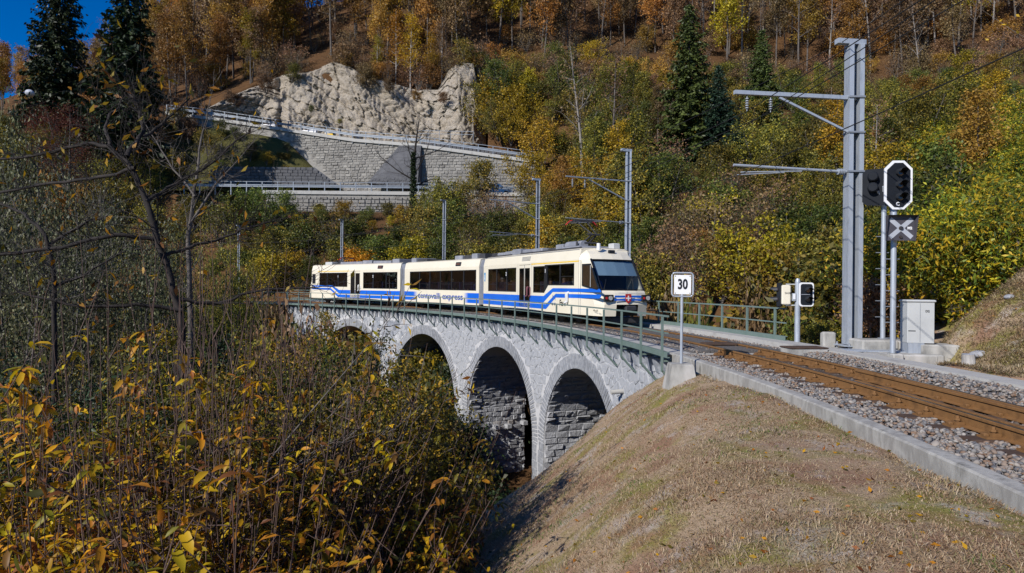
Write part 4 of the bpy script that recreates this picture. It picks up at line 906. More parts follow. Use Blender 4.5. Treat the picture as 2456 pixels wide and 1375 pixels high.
# ---- middle section
s2 = Sec(969, 1151); X = s2.x; L2 = s2.len
xw = [X(983), X(1142)]
car2 = carriage(s2, .1, L2 - .1, [(xw[0], xw[1], ZW0, ZW1)], None, 'middle cream section with blue lettering below the windows')
window(car2, *xw, ZW0, ZW1, [X(1006), X(1031), X(1056), X(1083), X(1112)])
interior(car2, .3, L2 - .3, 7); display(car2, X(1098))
stripe(car2, [(.1, U0, U1), (X(992), U0, U1)], mt['blue']); stripe(car2, [(.1, L0, L1), (X(992), L0, L1)], mt['blue'])
stripe(car2, [(X(1123), U0, U1), (L2 - .1, U0, U1)], mt['blue']); stripe(car2, [(X(1123), L0, L1), (L2 - .1, L0, L1)], mt['blue'])
for a, b in ((U0, U1), (L0, L1)): stripe(car2, [(X(992), a, b), (X(1002), a, b)], FADE1); stripe(car2, [(X(1112), a, b), (X(1123), a, b)], FADE2)
text(car2, 'centovalli express', X(1003), .66, .52, mt['deepblue'], bold=.009, width=X(1110) - X(1003))
for q in ((.3, 1.0, .4, 2.0, .30, 'roofgrey'), (1.1, 2.4, .5, 2.0, .2, 'roofdark'), (6.3, 7.2, .4, 2.0, .26, 'roofgrey'), (7.3, 8.5, .5, 2.0, .26, 'roofdark'), (L2 - 1.5, L2 - .9, .35, 2.0, .32, 'roofgrey'), (L2 - .85, L2 - .3, .5, 1.9, .3, 'roofdark')): roofbox(car2, *q)
bogie(car2, .9); bogie(car2, L2 - .9)
# ---- rear section
s3 = Sec(748, 962); X = s3.x; L3 = s3.len
xw1 = [X(766), X(833)]; xd3 = [X(840), X(864)]; xw3 = [X(871), X(953)]
car3 = carriage(s3, .0, L3 - .1, [(*xw1, ZW0 + .1, ZW1), (*xw3, ZW0, ZW1), (*xd3, .5, 2.54)], None, 'trailing cream section with lowered pantograph and end cab')
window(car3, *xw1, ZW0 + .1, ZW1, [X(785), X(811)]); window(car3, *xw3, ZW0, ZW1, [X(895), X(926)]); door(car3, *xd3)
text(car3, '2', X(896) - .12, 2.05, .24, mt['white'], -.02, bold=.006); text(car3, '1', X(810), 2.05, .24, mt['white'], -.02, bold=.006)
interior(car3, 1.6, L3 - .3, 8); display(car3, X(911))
stripe(car3, [(.05, 1.42, 1.30), (X(797), 1.42, 1.28), (X(813), U0, U1), (L3 - .1, U0, U1)], mt['blue']); stripe(car3, [(.05, 1.22, 1.08), (X(793), 1.22, 1.05), (X(811), L0, L1), (L3 - .1, L0, L1)], mt['blue'])
stripe(car3, [(X(762), 2.57, 2.52), (X(838), 2.57, 2.52)], mt['yellow'])
sub(car3, 'cab_window_frame', MB().box((X(753), -.004, 1.95), (.5, .01, .8)), mt['frame'])
# sloping tail
m_ = MB(); m_.add([(.01, 0, ZB), (.01, 0, 2.62), (.01, .1, 3.02), (.01, W2 - .1, 3.02), (.01, W2, 2.62), (.01, W2, ZB), (-.9, .3, ZB), (-.75, .3, 1.35), (-.2, .35, 2.7), (-.2, W2 - .35, 2.7), (-.75, W2 - .3, 1.35), (-.9, W2 - .3, ZB)],
           [(0, 1, 8, 7), (0, 7, 6), (1, 2, 8), (2, 3, 9, 8), (8, 9, 10, 7), (7, 10, 11, 6), (3, 4, 9), (4, 5, 10, 9), (5, 11, 10)]); sub(car3, 'tail_nose', m_, mt['cream'])
for q in ((1.2, 2.2, .5, 1.9, .25, 'cabinet'), (3.6, 6.6, .4, 2.0, .2, 'roofgrey'), (6.7, 7.9, .35, 2.0, .26, 'roofgrey'), (8.0, 10.2, .4, 2.0, .2, 'roofgrey'), (10.4, 11.2, .35, 2.0, .3, 'roofgrey')): roofbox(car3, *q)
pantograph(car3, 3.0, HWID, .42, k=-1)
bogie(car3, 2.2); bogie(car3, L3 - 1.0)
# bellows between the sections
for sa, sb, la in ((s3, s2, L3), (s2, s1, L2)):
    m_ = MB()
    R0 = [sa.w(la - .12, y, z) for y, z in ((.06, .45), (.06, 2.6), (.18, 2.98), (W2 - .18, 2.98), (W2 - .06, 2.6), (W2 - .06, .45))]
    R1 = [sb.w(.12, y, z) for y, z in ((.06, .45), (.06, 2.6), (.18, 2.98), (W2 - .18, 2.98), (W2 - .06, 2.6), (W2 - .06, .45))]
    m_.add(R0 + R1, [(i, (i + 1) % 6, 6 + (i + 1) % 6, 6 + i) for i in range(6)]); wpart('gangway_bellows', m_, mt['bellows'], train)
# ---------------------------------------------------------------- people
def person_mesh(name, arm):
    J = dict(pel=(0, 0, 0, .13), sp=(0, .01, .22, .125), ch=(0, .0, .42, .135), nk=(0, .01, .55, .055), hd=(0, .02, .64, .08), tp=(0, .02, .74, .085))
    for s, n in ((-1, 'l'), (1, 'r')):
        J['sh' + n] = (s * .18, 0, .46, .065); J['el' + n] = (s * .23, .06, .22, .05)
        up = arm == 'raised'; J['wr' + n] = (s * (.10 if up else .12), .20 if up else .30, .52 if up else .20, .035); J['ha' + n] = (s * .07, .18 if up else .36, .62 if up else .19, .04)
        J['hp' + n] = (s * .09, .06, -.02, .09); J['kn' + n] = (s * .11, .46, .02, .07); J['an' + n] = (s * .11, .45, -.38, .05); J['ft' + n] = (s * .11, .58, -.42, .045)
    E_ = [('pel', 'sp'), ('sp', 'ch'), ('ch', 'nk'), ('nk', 'hd'), ('hd', 'tp')]
    for n in 'lr': E_ += [('ch', 'sh' + n), ('sh' + n, 'el' + n), ('el' + n, 'wr' + n), ('wr' + n, 'ha' + n), ('pel', 'hp' + n), ('hp' + n, 'kn' + n), ('kn' + n, 'an' + n), ('an' + n, 'ft' + n)]
    ks = list(J); me = bpy.data.meshes.new(name); me.from_pydata([J[k][:3] for k in ks], [(ks.index(a), ks.index(b)) for a, b in E_], [])
    o = bpy.data.objects.new(name, me); COL.objects.link(o); o.modifiers.new('skin', 'SKIN'); o.modifiers.new('sub', 'SUBSURF').levels = 1
    for i, k in enumerate(ks): me.skin_vertices[0].data[i].radius = (J[k][3], J[k][3])
    me.skin_vertices[0].data[0].use_root = True
    out = bpy.data.meshes.new_from_object(o.evaluated_get(bpy.context.evaluated_depsgraph_get())); bpy.data.objects.remove(o)
    for m_ in (mt['c_greycloth'], mt['skin']): out.materials.append(m_)
    for p in out.polygons:
        c = p.center; p.use_smooth = True; hand = c.y > .26 and c.z > .1 and abs(c.x) < .2 and c.z < .30 or (arm == 'raised' and c.z > .5 and c.y > .12)
        p.material_index = 1 if (c.z > .54 and c.y < .15) or hand else 0
    return out
pm = {'rest': person_mesh('person_resting', 'rest'), 'raised': person_mesh('person_raised', 'raised')}
hm = MB(); 
rg = [(.0, .092, .76 - .80), (.02, .096, 0)]
hv, hf = [], []
for i in range(5):
    a = i / 4 * PI / 2
    for k in range(10): hv.append((.095 * math.cos(a) * math.cos(2 * PI * k / 10), .10 * math.cos(a) * math.sin(2 * PI * k / 10), .10 * math.sin(a)))
for i in range(4): hf += [(i * 10 + k, i * 10 + (k + 1) % 10, i * 10 + 10 + (k + 1) % 10, i * 10 + 10 + k) for k in range(10)]
hairmesh = bpy.data.meshes.new('hair'); hairmesh.from_pydata(hv, [], hf)
for p in hairmesh.polygons: p.use_smooth = True
hairmesh.materials.append(mt['hair'])
def person(sec, x, y, z, rz, label, cloth, hair='hair', arm='rest', cap=None):
    o = link('person', pm[arm]); o.matrix_world = sec.M @ Matrix.Translation((x, y, z)) @ Matrix.Rotation(rz, 4, 'Z')
    o.material_slots[0].link = 'OBJECT'; o.material_slots[0].material = mt['c_' + cloth]
    h = link('cap' if cap else 'hair', hairmesh, o); h.location = (0, .008, .755); h.material_slots[0].link = 'OBJECT'; h.material_slots[0].material = mt[cap] if cap else mt[hair]
    tag(o, label, 'person'); return o
F = -PI / 2
X = s1.x
person(s1, 11.35, .62, 1.25, F, 'person in navy shirt and orange cap driving behind the windscreen', 'navy', cap='c_orange')
person(s1, X(1184), .5, 1.12, F + .5, 'person in pale blue shirt seated behind the first pane of the leading section', 'paleblue', 'hairgrey')
person(s1, X(1205), .5, 1.05, F, 'person in light blue top under the numeral 2 of the leading section', 'paleblue')
person(s1, X(1228), .5, 1.05, F, 'person in grey top beside the leading section doors', 'greycloth')
person(s1, X(1266), .4, 1.45, F - 1.2, 'person in maroon standing at the door window', 'maroon')
person(s1, X(1297), .5, 1.05, F, 'person in teal shirt behind the deep pane by the doors', 'teal')
person(s1, X(1329), .5, 1.16, PI, 'person in navy seated under the numeral 1', 'navy')
person(s1, X(1364), .42, 1.25, PI - .3, 'person in white raising a camera at the last pane before the cab', 'whitecloth', arm='raised')
X = s2.x
for px, cl_, hr, lab in ((1015, 'greycloth', 'hair', 'second pane of the middle section'), (1042, 'maroon', 'hair', 'third pane of the middle section'), (1068, 'greycloth', 'hairgrey', 'fourth pane of the middle section'), (1095, 'maroon', 'hair', 'fifth pane of the middle section'), (1126, 'navy', 'hairgrey', 'last pane of the middle section by the bellows')):
    person(s2, X(px), .5, 1.08, F, 'seated person in dark clothes behind the ' + lab, cl_, hr)
X = s3.x
person(s3, X(860), .4, 1.45, F - 1.2, 'person standing at the trailing section door window', 'whitecloth')
person(s3, X(936), .5, 1.1, F, 'person in pale top with grey hair in the trailing section', 'paleblue', 'hairgrey'); person(s3, X(949), .5, 1.08, F, 'person in maroon top behind the trailing section pane next to the bellows', 'maroon')
# ---------------------------------------------------------------- overhead line masts
def rotz(a): return Matrix.Rotation(a, 3, 'Z')
MAST = [(7.06, 8.0, .19), (21.41, 8.05, .13), (30.74, 8.0, .12), (42.27, 7.9, .12), (55.98, 7.25, .11), (69.69, 7.2, .11)]
mlab = ['tall galvanised catenary mast on concrete foot beside the three lamp signal', 'galvanised catenary mast directly behind the train windscreen', 'catenary mast with short cantilever behind the leading section roof',
        'catenary mast behind the roof of the middle section', 'catenary mast behind the raised arm of the trailing section', 'catenary mast half hidden by bare twigs beyond the train']
def mast(i, a, h, w):
    p = pol(56.3, a); zb = 0.06 if i == 0 else min(-.1, gz(p.x, p.y)); t = thing('catenary_mast', mlab[i], 'mast', (p.x, p.y, zb), 0, 'catenary masts along the line')
    M = rotz(R_(a)); d = w * 1.5
    up = MB()                                     # two flanges and a recessed web
    for k in (-1, 1): up.box(Vector((p.x, p.y, (h + zb) / 2)) + M @ Vector((0, 0, 0)) + rotz(0) @ Vector((k * w * .72, 0, 0)), (w * .62, d, h - zb), None)
    up.box((p.x, p.y + d * .46, (h + zb) / 2), (w * .9, .02, h - zb)); wpart('upright', up, mt['galv' if i < 2 else 'galv_dark'], t)
    inn = Vector((-math.cos(R_(a)), -math.sin(R_(a)), 0)); q = lambda r, z: Vector((p.x, p.y, z)) + inn * r
    tip = 3.25; dk = mt['galv' if i == 0 else 'galv_dark']; th_ = 1.0 if i == 0 else .6
    if i >= 3:
        wpart('crossbar', MB().box(Vector((p.x, p.y, h + .06)) + inn * .12, (.45, .14, .1), M), mt['galv_dark'], t)
        for z in (h - 1.42, h - 2.35, 4.62): wpart('clamp', MB().box((p.x, p.y - .01, z), (w * 2.2, d + .05, .045)), mt['galv_dark'], t)
        return q
    arm = MB().bar(q(-.1, h - 1.42), q(tip + .1, h - 1.42), .10 * th_, .10 * th_); wpart('cantilever', arm, mt['galv' if i == 0 else 'galv_dark'], t)
    wpart('strut', MB().bar(q(.1, h - 2.35), q(tip * .65, h - 1.5), .055, .055), mt['galv' if i == 0 else 'galv_dark'], t)
    wpart('crossbar', MB().box(Vector((p.x, p.y, h + .06)) + inn * .12, (.8 if i == 0 else .55, .16, .13), M), mt['galv'], t)
    s = MB().tube([q(.1, 4.62), q(tip + .1, 4.70)], .035 * th_, 8).tube([q(tip * .45, 4.60), q(tip - .1, 4.52)], .018, 6).tube([q(tip * .6, 4.55), q(tip + .0, 4.45)], .014, 6)
    for k in range(4): s.tube([q(.28 + k * .05, 4.62), q(.30 + k * .05, 4.62)], .08, 10)
    wpart('steady_arm', s, dk, t)
    ins = MB()
    for r in (2.35, 3.0):
        b = q(r, h - 1.5)
        for k in range(5): ins.tube([b + Vector((0, .0, -.06 - .06 * k)), b + Vector((0, .0, -.085 - .06 * k))], .045, 8)
        ins.tube([b, b + Vector((0, 0, -.4))], .012, 5)
    wpart('insulator', ins, mt['galv_dark'], t)
    for z in (h - 1.42, h - 2.35, 4.62): wpart('clamp', MB().box((p.x, p.y - .01, z), (w * 2.2, d + .05, .045)), mt['galv_dark'], t)
    if i == 0:
        f = MB().box((p.x, p.y, .03), (.62, .62, .03), M)
        wpart('base_plate', f, mt['galv'], t)
        for sx in (-1, 1):
            for sy in (-1, 1): b = Vector((p.x, p.y, 0)) + M @ Vector((sx * .25, sy * .25, 0)); wpart('anchor_bolt', MB().tube([b - Vector((0, 0, .14)), b + Vector((0, 0, .12))], .018, 6).tube([b + Vector((0, 0, .045)), b + Vector((0, 0, .075))], .035, 6), mt['galv_dark'], t)
    return q
arms = [mast(i, *m_) for i, m_ in enumerate(MAST)]
# wires: every wire one object from the far masts to the span behind the camera
def wire(label, pts, r=.010):
    P = []
    for a, b in zip(pts[:-1], pts[1:]):
        L_ = (b - a).length
        for k in range(8): t_ = k / 8; P.append(a.lerp(b, t_) - Vector((0, 0, 4 * t_ * (1 - t_) * L_ * .006)))
    P.append(pts[-1]); o = MB().tube(P, r, 5).build('overhead_wire', mt['rubber']); tag(o, label, 'wire', 'overhead wires')
end = Vector((9.3, -9.0, 0))
wire('lower overhead contact wire above the track', [end + Vector((-3.4, 0, 4.45))] + [q(3.25, 4.43) for q in arms], .010)
wire('upper overhead messenger wire above the track', [end + Vector((-3.4, 0, 5.9))] + [q(3.2, 5.6) for q in arms], .009)
wire('paired feeder wire hung from the cantilever insulators', [end + Vector((-1.0, 0, 6.6))] + [q(2.35, h - 1.9) for q, (a, h, w) in zip(arms, MAST)], .011)
wire('paired feeder wire hung from the cantilever insulators', [end + Vector((-1.7, 0, 6.6))] + [q(3.0, h - 1.9) for q, (a, h, w) in zip(arms, MAST)], .011)
wire('top feeder wire tied to the mast crossbars', [end + Vector((0, 0, 8.2))] + [q(.4, h + .02) for q, (a, h, w) in zip(arms, MAST)], .011)
# ---------------------------------------------------------------- foundations by the mast
p = pol(56.3, 7.06)
f = thing('mast_foundation', 'stained concrete block foundation under the tall mast', 'foundation', (p.x, p.y, -.3))
wpart('base', MB().chbox((p.x, p.y + .05, -.20), (1.15, 1.0, .30), .04), mt['found'], f); wpart('upstand', MB().chbox((p.x - .40, p.y + .45, .10), (.36, .22, .5), .04), mt['found'], f)
pA = W(2117, 815, 16.3); pB = W(2141, 847, 14.97)
f = thing('signal_foundation', 'weathered concrete plinth carrying the rear signal pole', 'foundation', (pA.x, pA.y, -.2))
wpart('block', MB().chbox((pA.x - .32, pA.y - .1, -.02), (.95, .7, .5), .04, rotz(.05)), mt['found'], f); wpart('block', MB().chbox((pA.x + .46, pA.y - .12, -.03), (.58, .66, .48), .04, rotz(.05)), mt['found'], f)
f = thing('signal_foundation', 'low concrete step under the front signal pole', 'foundation', (pB.x, pB.y, -.2))
wpart('step', MB().chbox((pB.x + .25, pB.y + .15, -.16), (1.5, .55, .26), .03, rotz(-.1)), mt['found'], f); wpart('pad', MB().chbox((pB.x, pB.y - .1, -.14), (.26, .3, .28), .03), mt['found'], f)
t = thing('steel_cover_plate', 'flat blue grey steel plate laid on the ground before the mast', 'plate', (p.x + .5, p.y - .9, -.05))
wpart('plate', MB().chbox((p.x + .35, p.y - .95, -.02), (2.0, .55, .03), .008, rotz(-.18)), mt['galv'], t); wpart('edge', MB().box((p.x + .35, p.y - .95, -.05), (1.9, .48, .03), rotz(-.18)), mt['galv_dark'], t)
# ---------------------------------------------------------------- signals
def quad_text(root, s, o, ex, ez, size, m_, name='lettering', bold=.004, align='CENTER', sx=1.0):
    me = text_mesh(s, size, bold, align, 'CENTER'); me.materials.clear(); ob = link(name, me, root, m_); ex, ez = Vector(ex), Vector(ez); n = ex.cross(ez)
    ob.matrix_local = Matrix.Translation(Vector(o) - Vector(root.location)) @ Matrix(((ex.x, ez.x, n.x, 0), (ex.y, ez.y, n.y, 0), (ex.z, ez.z, n.z, 0), (0, 0, 0, 1))) @ Matrix.Diagonal((sx, 1, 1, 1)); return ob
def rungs(root, x, y, z0, z1, step, m_):
    z = z0
    while z < z1: wpart('rung', MB().tube([(x - .17, y + .05, z), (x + .17, y + .05, z)], .012, 6), m_, root); z += step
def hood(root, c, n, rad, length, lens, name='signal_hood'):
    n = Vector(n).normalized(); u = Vector((0, 0, 1)); sx = u.cross(n).normalized(); vs = []; k = 16
    for L_, wrap in ((0, 1), (1, 1)):
        for j in range(k + 1):
            a = lerp(-.35, PI + .35, j / k); l = length * (1 if .15 < j / k < .85 else .55) if L_ else 0
            vs.append(Vector(c) + sx * rad * math.cos(a) + u * rad * math.sin(a) + n * l - (u * .06 * length if L_ else u * 0))
    m_ = MB(); m_.add(vs, [(j, j + 1, k + 2 + j, k + 1 + j) for j in range(k)]); wpart(name, m_, mt['black'], root)
    wpart('lens', MB().tube([Vector(c) - n * .02, Vector(c) + n * .03, Vector(c) + n * .045], [rad * .82, rad * .82, rad * .5], 16), lens, root)
def face(az):                                     # unit vectors of a plate facing direction az (degrees from -Y towards +X)
    a = R_(az); n = Vector((math.sin(a), -math.cos(a), 0)); return n, Vector((0, 0, 1)).cross(n).normalized()
# main signal C with cross panel M2 on one pole
t = thing('main_signal', 'octagonal black three lamp signal with white border and letter C', 'signal', (pB.x, pB.y, 0))
wpart('pole', MB().tube([(pB.x, pB.y, -.08), (pB.x, pB.y, 3.55)], .062, 14), mt['galv'], t); rungs(t, pB.x, pB.y, .35, 2.5, .38, mt['galv_dark'])
wpart('pole_flange', MB().tube([(pB.x, pB.y, -.05), (pB.x, pB.y, .0)], .11, 12), mt['galv_dark'], t)
n, ex = face(-4); U = Vector((0, 0, 1)); c = W(2155, 444, 14.85); c = Vector((c.x, c.y, c.z))
def octo(w, h, k): return [(-w + k, -h), (w - k, -h), (w, -h + k), (w, h - k), (w - k, h), (-w + k, h), (-w, h - k), (-w, -h + k)]
wpart('border_plate', MB().prism(octo(.32, .58, .19), c - n * .03, ex, U, n, .03), mt['white'], t)
wpart('back_plate', MB().prism(octo(.265, .525, .17), c, ex, U, n, .012), mt['slate'], t)
wpart('housing', MB().chbox(c - n * .14 , (.42, .2, .95), .03), mt['slate'], t)
wpart('mount', MB().box(c - n * .16 + Vector((-.05, 0, -.62)), (.08, .08, .3)), mt['galv_dark'], t)
for dz in (.29, .0, -.29): hood(t, c + ex * .02 + U * dz + n * .012, n, .10, .24, mt['lens'])
quad_text(t, 'C', c + ex * -.02 - U * .455 + n * .016, ex, U, .12, mt['white'])
t = thing('cross_signal', 'dark hooded box signal with pale grey diagonal cross and M2 lettering', 'signal', (pB.x, pB.y - .1, 2.6))
c = W(2159, 548, 14.75); n, ex = face(-4)
wpart('panel', MB().prism([(-.33, -.29), (.31, -.29), (.31, .29), (-.33, .29)], c, ex, U, n, .03), mt['plum'], t)
for k in (-1, 1):
    wpart('cross_bar', MB().prism([(-.052, -.33), (.052, -.33), (.052, .33), (-.052, .33)], c + n * (.031 + .002 * k), (ex * math.cos(k * .85) + U * math.sin(k * .85)), (U * math.cos(k * .85) - ex * math.sin(k * .85)), n, .004), mt['cross'], t)
wpart('side_screen', MB().add([c - ex * .33 + U * .29 + n * .0, c - ex * .33 - U * .29, c - ex * .34 - U * .30 + n * .07, c - ex * .35 + U * .30 + n * .17], [(0, 1, 2, 3)]), mt['plum'], t)
wpart('side_screen', MB().add([c + ex * .31 + U * .29, c + ex * .31 - U * .29, c + ex * .32 - U * .30 + n * .07, c + ex * .33 + U * .30 + n * .17], [(0, 1, 2, 3)]), mt['plum'], t)
wpart('top_screen', MB().add([c - ex * .33 + U * .29, c + ex * .31 + U * .29, c + ex * .33 + U * .30 + n * .17, c - ex * .35 + U * .30 + n * .17], [(0, 1, 2, 3)]), mt['plum'], t)
wpart('lamp', MB().tube([c + n * .03, c + n * .07], [.055, .04], 14), mt['lens'], t); wpart('lamp', MB().tube([c + n * .03 - U * .21, c + n * .06 - U * .21], [.04, .03], 14), mt['lens'], t)
wpart('bracket', MB().box(c - n * .08 - ex * .02, (.12, .16, .3)), mt['galv_dark'], t)
quad_text(t, 'M2', c + ex * .2 + n * .034, ex, U, .085, mt['white'])
# signal seen from behind on the second pole
t = thing('signal_from_behind', 'two lamp signal seen from its dark back beside the mast', 'signal', (pA.x, pA.y, .2))
wpart('pole', MB().tube([(pA.x, pA.y, .2), (pA.x, pA.y, 3.75)], .06, 14), mt['galv'], t); rungs(t, pA.x, pA.y, .8, 3.2, .42, mt['galv_dark']); wpart('pole_flange', MB().tube([(pA.x, pA.y, .2), (pA.x, pA.y, .26)], .12, 12), mt['galv_dark'], t)
c = W(2100, 449, 16.2); n, ex = face(150); B = -n
wpart('back_plate', MB().prism(octo(.30, .47, .1), c, ex, U, n, .02), mt['slate'], t)
for dz in (.26, -.02):
    wpart('lamp_housing', MB().tube([c + U * dz - ex * -.06, c + U * dz + B * .17 - ex * -.06, c + U * dz + B * .2 - ex * -.06], [.13, .125, .1], 14), mt['slate'], t); hood(t, c + U * dz + n * .02 - ex * -.06, n, .10, .3, mt['lens'])
wpart('mount', MB().bar(c + B * .05 - ex * .18, Vector((pA.x, pA.y, 3.7)), .06, .05).bar(c + B * .03 - ex * .05 - U * .1, Vector((pA.x, pA.y, 3.65)), .05, .04), mt['galv'], t); wpart('mount_plate', MB().box((pA.x - .06, pA.y, 3.72), (.36, .16, .04)), mt['galv'], t)
# dwarf signal
pD = circ(1912, 820, 55.35); t = thing('dwarf_signal', 'short round pole with white framed two lamp signal by the far railing', 'signal', (pD.x, pD.y, -.02))
wpart('pole', MB().tube([(pD.x, pD.y, -.04), (pD.x, pD.y, 1.72), (pD.x, pD.y, 1.80)], [.075, .07, .045], 16), mt['galv'], t)
n, ex = face(-2); c = Vector((pD.x + .19, pD.y - .12, 1.36))
rr_ = []
for cx_, cz_, a0 in ((.13, .26, 0), (-.13, .26, 90), (-.13, -.26, 180), (.13, -.26, 270)):
    for k in range(5): a = R_(a0 + k * 22.5); rr_.append((cx_ + .07 * math.cos(a), cz_ + .07 * math.sin(a)))
wpart('white_frame', MB().prism(rr_, c - n * .03, ex, U, n, .03), mt['white'], t); wpart('face_plate', MB().prism([(a * .80, b * .88) for a, b in rr_], c, ex, U, n, .015), mt['slate'], t)
wpart('thin_line', MB().box(c + n * .017, (.3, .004, .012)), mt['cross'], t); wpart('signal_body', MB().chbox(c - n * .12, (.3, .16, .55), .03), mt['slate'], t)
hood(t, c + ex * .03 + U * .12 + n * .016, n, .085, .2, mt['amber']); hood(t, c + ex * .03 - U * .13 + n * .016, n, .085, .2, mt['lens'])
c2 = Vector((pD.x - .32, pD.y + .02, 1.34)); n2, ex2 = face(168)
wpart('rear_case', MB().chbox(c2, (.24, .16, .55), .03, rotz(-.15)), mt['cream'], t); wpart('rear_plate', MB().chbox(c2 + Vector((-.14, .1, 0)), (.14, .08, .68), .02, rotz(-.9)), mt['slate'], t)
for dz in (.14, -.13): hood(t, c2 + Vector((-.18, .12, dz)), (-.9, .45, 0), .08, .18, mt['lens'])
wpart('bracket', MB().bar(c2 + Vector((0, 0, .3)), (pD.x, pD.y, 1.64), .03, .03).bar(c2 - Vector((0, 0, .29)), (pD.x, pD.y, 1.06), .03, .03), mt['cabinet'], t)
quad_text(t, 'SA2B', c2 + Vector((.02, -.085, .05)), (math.cos(-.15), math.sin(-.15), 0), U, .075, mt['frame'], bold=.001)
wpart('connector_box', MB().chbox((pD.x - .12, pD.y - .03, 1.28), (.1, .09, .22), .012), mt['galv'], t); wpart('connector_plate', MB().box((pD.x - .13, pD.y - .078, 1.3), (.07, .004, .15)), mt['white'], t)
# speed board
pS = W(1634, 872, 13.6); zS = -.13; t = thing('speed_sign', 'white speed board reading 30 on a thin galvanised pole', 'sign', (pS.x, pS.y, zS))
wpart('pole', MB().tube([(pS.x, pS.y, zS), (pS.x, pS.y, zS + 1.52)], .032, 12), mt['galv'], t)
n, ex = face(-6); c = W(1637, 683, pS.y - .02)
fr_ = []
for cx_, cz_, a0 in ((.16, .19, 0), (-.16, .19, 90), (-.16, -.19, 180), (.16, -.19, 270)):
    for k in range(5): a = R_(a0 + k * 22.5); fr_.append((cx_ + .065 * math.cos(a), cz_ + .065 * math.sin(a)))
fp = [c + ex * a + U * b for a, b in fr_] + [c + ex * fr_[0][0] + U * fr_[0][1]]
wpart('tube_frame', MB().tube(fp, .018, 8, False), mt['galv'], t)
wpart('board', MB().prism([(-.18, -.21), (.18, -.21), (.18, .21), (-.18, .21)], c, ex, U, n, .012), mt['signwhite'], t)
quad_text(t, '30', c + n * .016, ex, U, .30, mt['frame'], bold=.010, sx=.72)
for sx in (-1, 1):
    for sz in (-1, 1): wpart('bolt', MB().tube([c + ex * .155 * sx + U * .185 * sz, c + ex * .155 * sx + U * .185 * sz + n * .018], .010, 8), mt['frame'], t)
f = thing('sign_foundation', 'tapered concrete block under the speed board pole', 'foundation', (pS.x, pS.y, -.6))
mbf = MB(); b0 = [(-.30, -.27), (.30, -.27), (.30, .27), (-.30, .27)]
mbf.add([(pS.x - .02 + a * 1.12, pS.y + b * 1.12, -.78) for a, b in b0] + [(pS.x - .02 + a * .78, pS.y + b * .78, zS - .04) for a, b in b0] + [(pS.x - .02 + a * .72, pS.y + b * .72, zS + .003) for a, b in b0], [(8, 9, 10, 11)] + [(q * 4 + i, q * 4 + (i + 1) % 4, q * 4 + 4 + (i + 1) % 4, q * 4 + 4 + i) for q in (0, 1) for i in range(4)])
wpart('block', mbf, mt['found'], f)
# cabinet D2
pC = Vector((9.95, 15.35, 0)); t = thing('equipment_cabinet', 'light grey equipment cabinet marked D2 on a concrete base', 'cabinet', (pC.x, pC.y, .05)); Mz = rotz(-.18)
wpart('body', MB().chbox(pC + Vector((0, 0, .72)), (.60, .42, 1.0), .012, Mz), mt['cabinet'], t); wpart('lid', MB().chbox(pC + Vector((0, 0, 1.245)), (.66, .48, .06), .02, Mz), mt['cabinet'], t); wpart('plinth', MB().box(pC + Vector((-.12, -.02, .1)), (.36, .40, .25), Mz), mt['galv'], t)
ex = Mz @ Vector((1, 0, 0)); nf = Mz @ Vector((0, -1, 0))
wpart('door_line', MB().box(pC + nf * .212 + ex * -.02 + Vector((0, 0, .72)), (.008, .006, .94), Mz), mt['galv_dark'], t); wpart('vent', MB().box(pC + nf * .212 - ex * .2 + Vector((0, 0, .52)), (.16, .006, .02), Mz), mt['frame'], t)
quad_text(t, 'D2', pC + nf * .213 + ex * .14 + Vector((0, 0, 1.0)), ex, U, .075, mt['frame'], bold=.002)
f = thing('cabinet_foundation', 'mottled concrete block at the foot of the grassy mound', 'foundation', (pC.x + .5, pC.y, -.2))
wpart('block', MB().chbox(pC + Vector((.42, -.05, -.03)), (.86, .62, .46), .03, Mz), mt['found'], f); wpart('lower_step', MB().chbox(pC + Vector((-.3, -.22, -.12)), (1.3, .5, .2), .03, Mz), mt['found'], f)
# ---------------------------------------------------------------- stump, boulders
p = W(2323, 853, 12.9); zt = gz(p.x, p.y); t = thing('tree_stump', 'short pale sawn stump in the dry grass mound', 'stump', (p.x, p.y, zt))
wpart('stem', MB().tube([(p.x, p.y, zt - .1), (p.x, p.y, zt + .1), (p.x - .01, p.y, zt + .23)], [.135, .12, .115], 14), mt['bark_pale'], t); wpart('cut_face', MB().tube([(p.x - .01, p.y, zt + .23), (p.x - .01, p.y, zt + .237)], .108, 14), mt['cross'], t)
def boulder(px, py, d, r, label, m_='block'):
    p = W(px, py, d); z = gz(p.x, p.y) if d < 60 else p.z; v, f_ = pebbles(np.array([[0, 0, 0.]]), np.array([r]), .55); o = link('boulder', np_mesh('boulder', v, [f_]), None, mt[m_])
    md = o.modifiers.new('s', 'SUBSURF'); md.levels = md.render_levels = 2; o.location = (p.x, p.y, z + .06 * r); tag(o, label, 'boulder')
boulder(2352, 758, 14.2, .30, 'grey flat boulder half sunk in the grass mound')
boulder(2422, 726, 14.8, .16, 'small grey stone near the crest of the grass mound')
boulder(72, 226, 62, .7, 'pale rounded boulder among bushes below the spruces', 'cross')
boulder(2320, 392, 34, 1.5, 'bright whitish rock showing through the yellow green bushes', 'white'); boulder(2285, 388, 34.5, .9, 'smaller whitish rock beside the bright hillside rock', 'white')
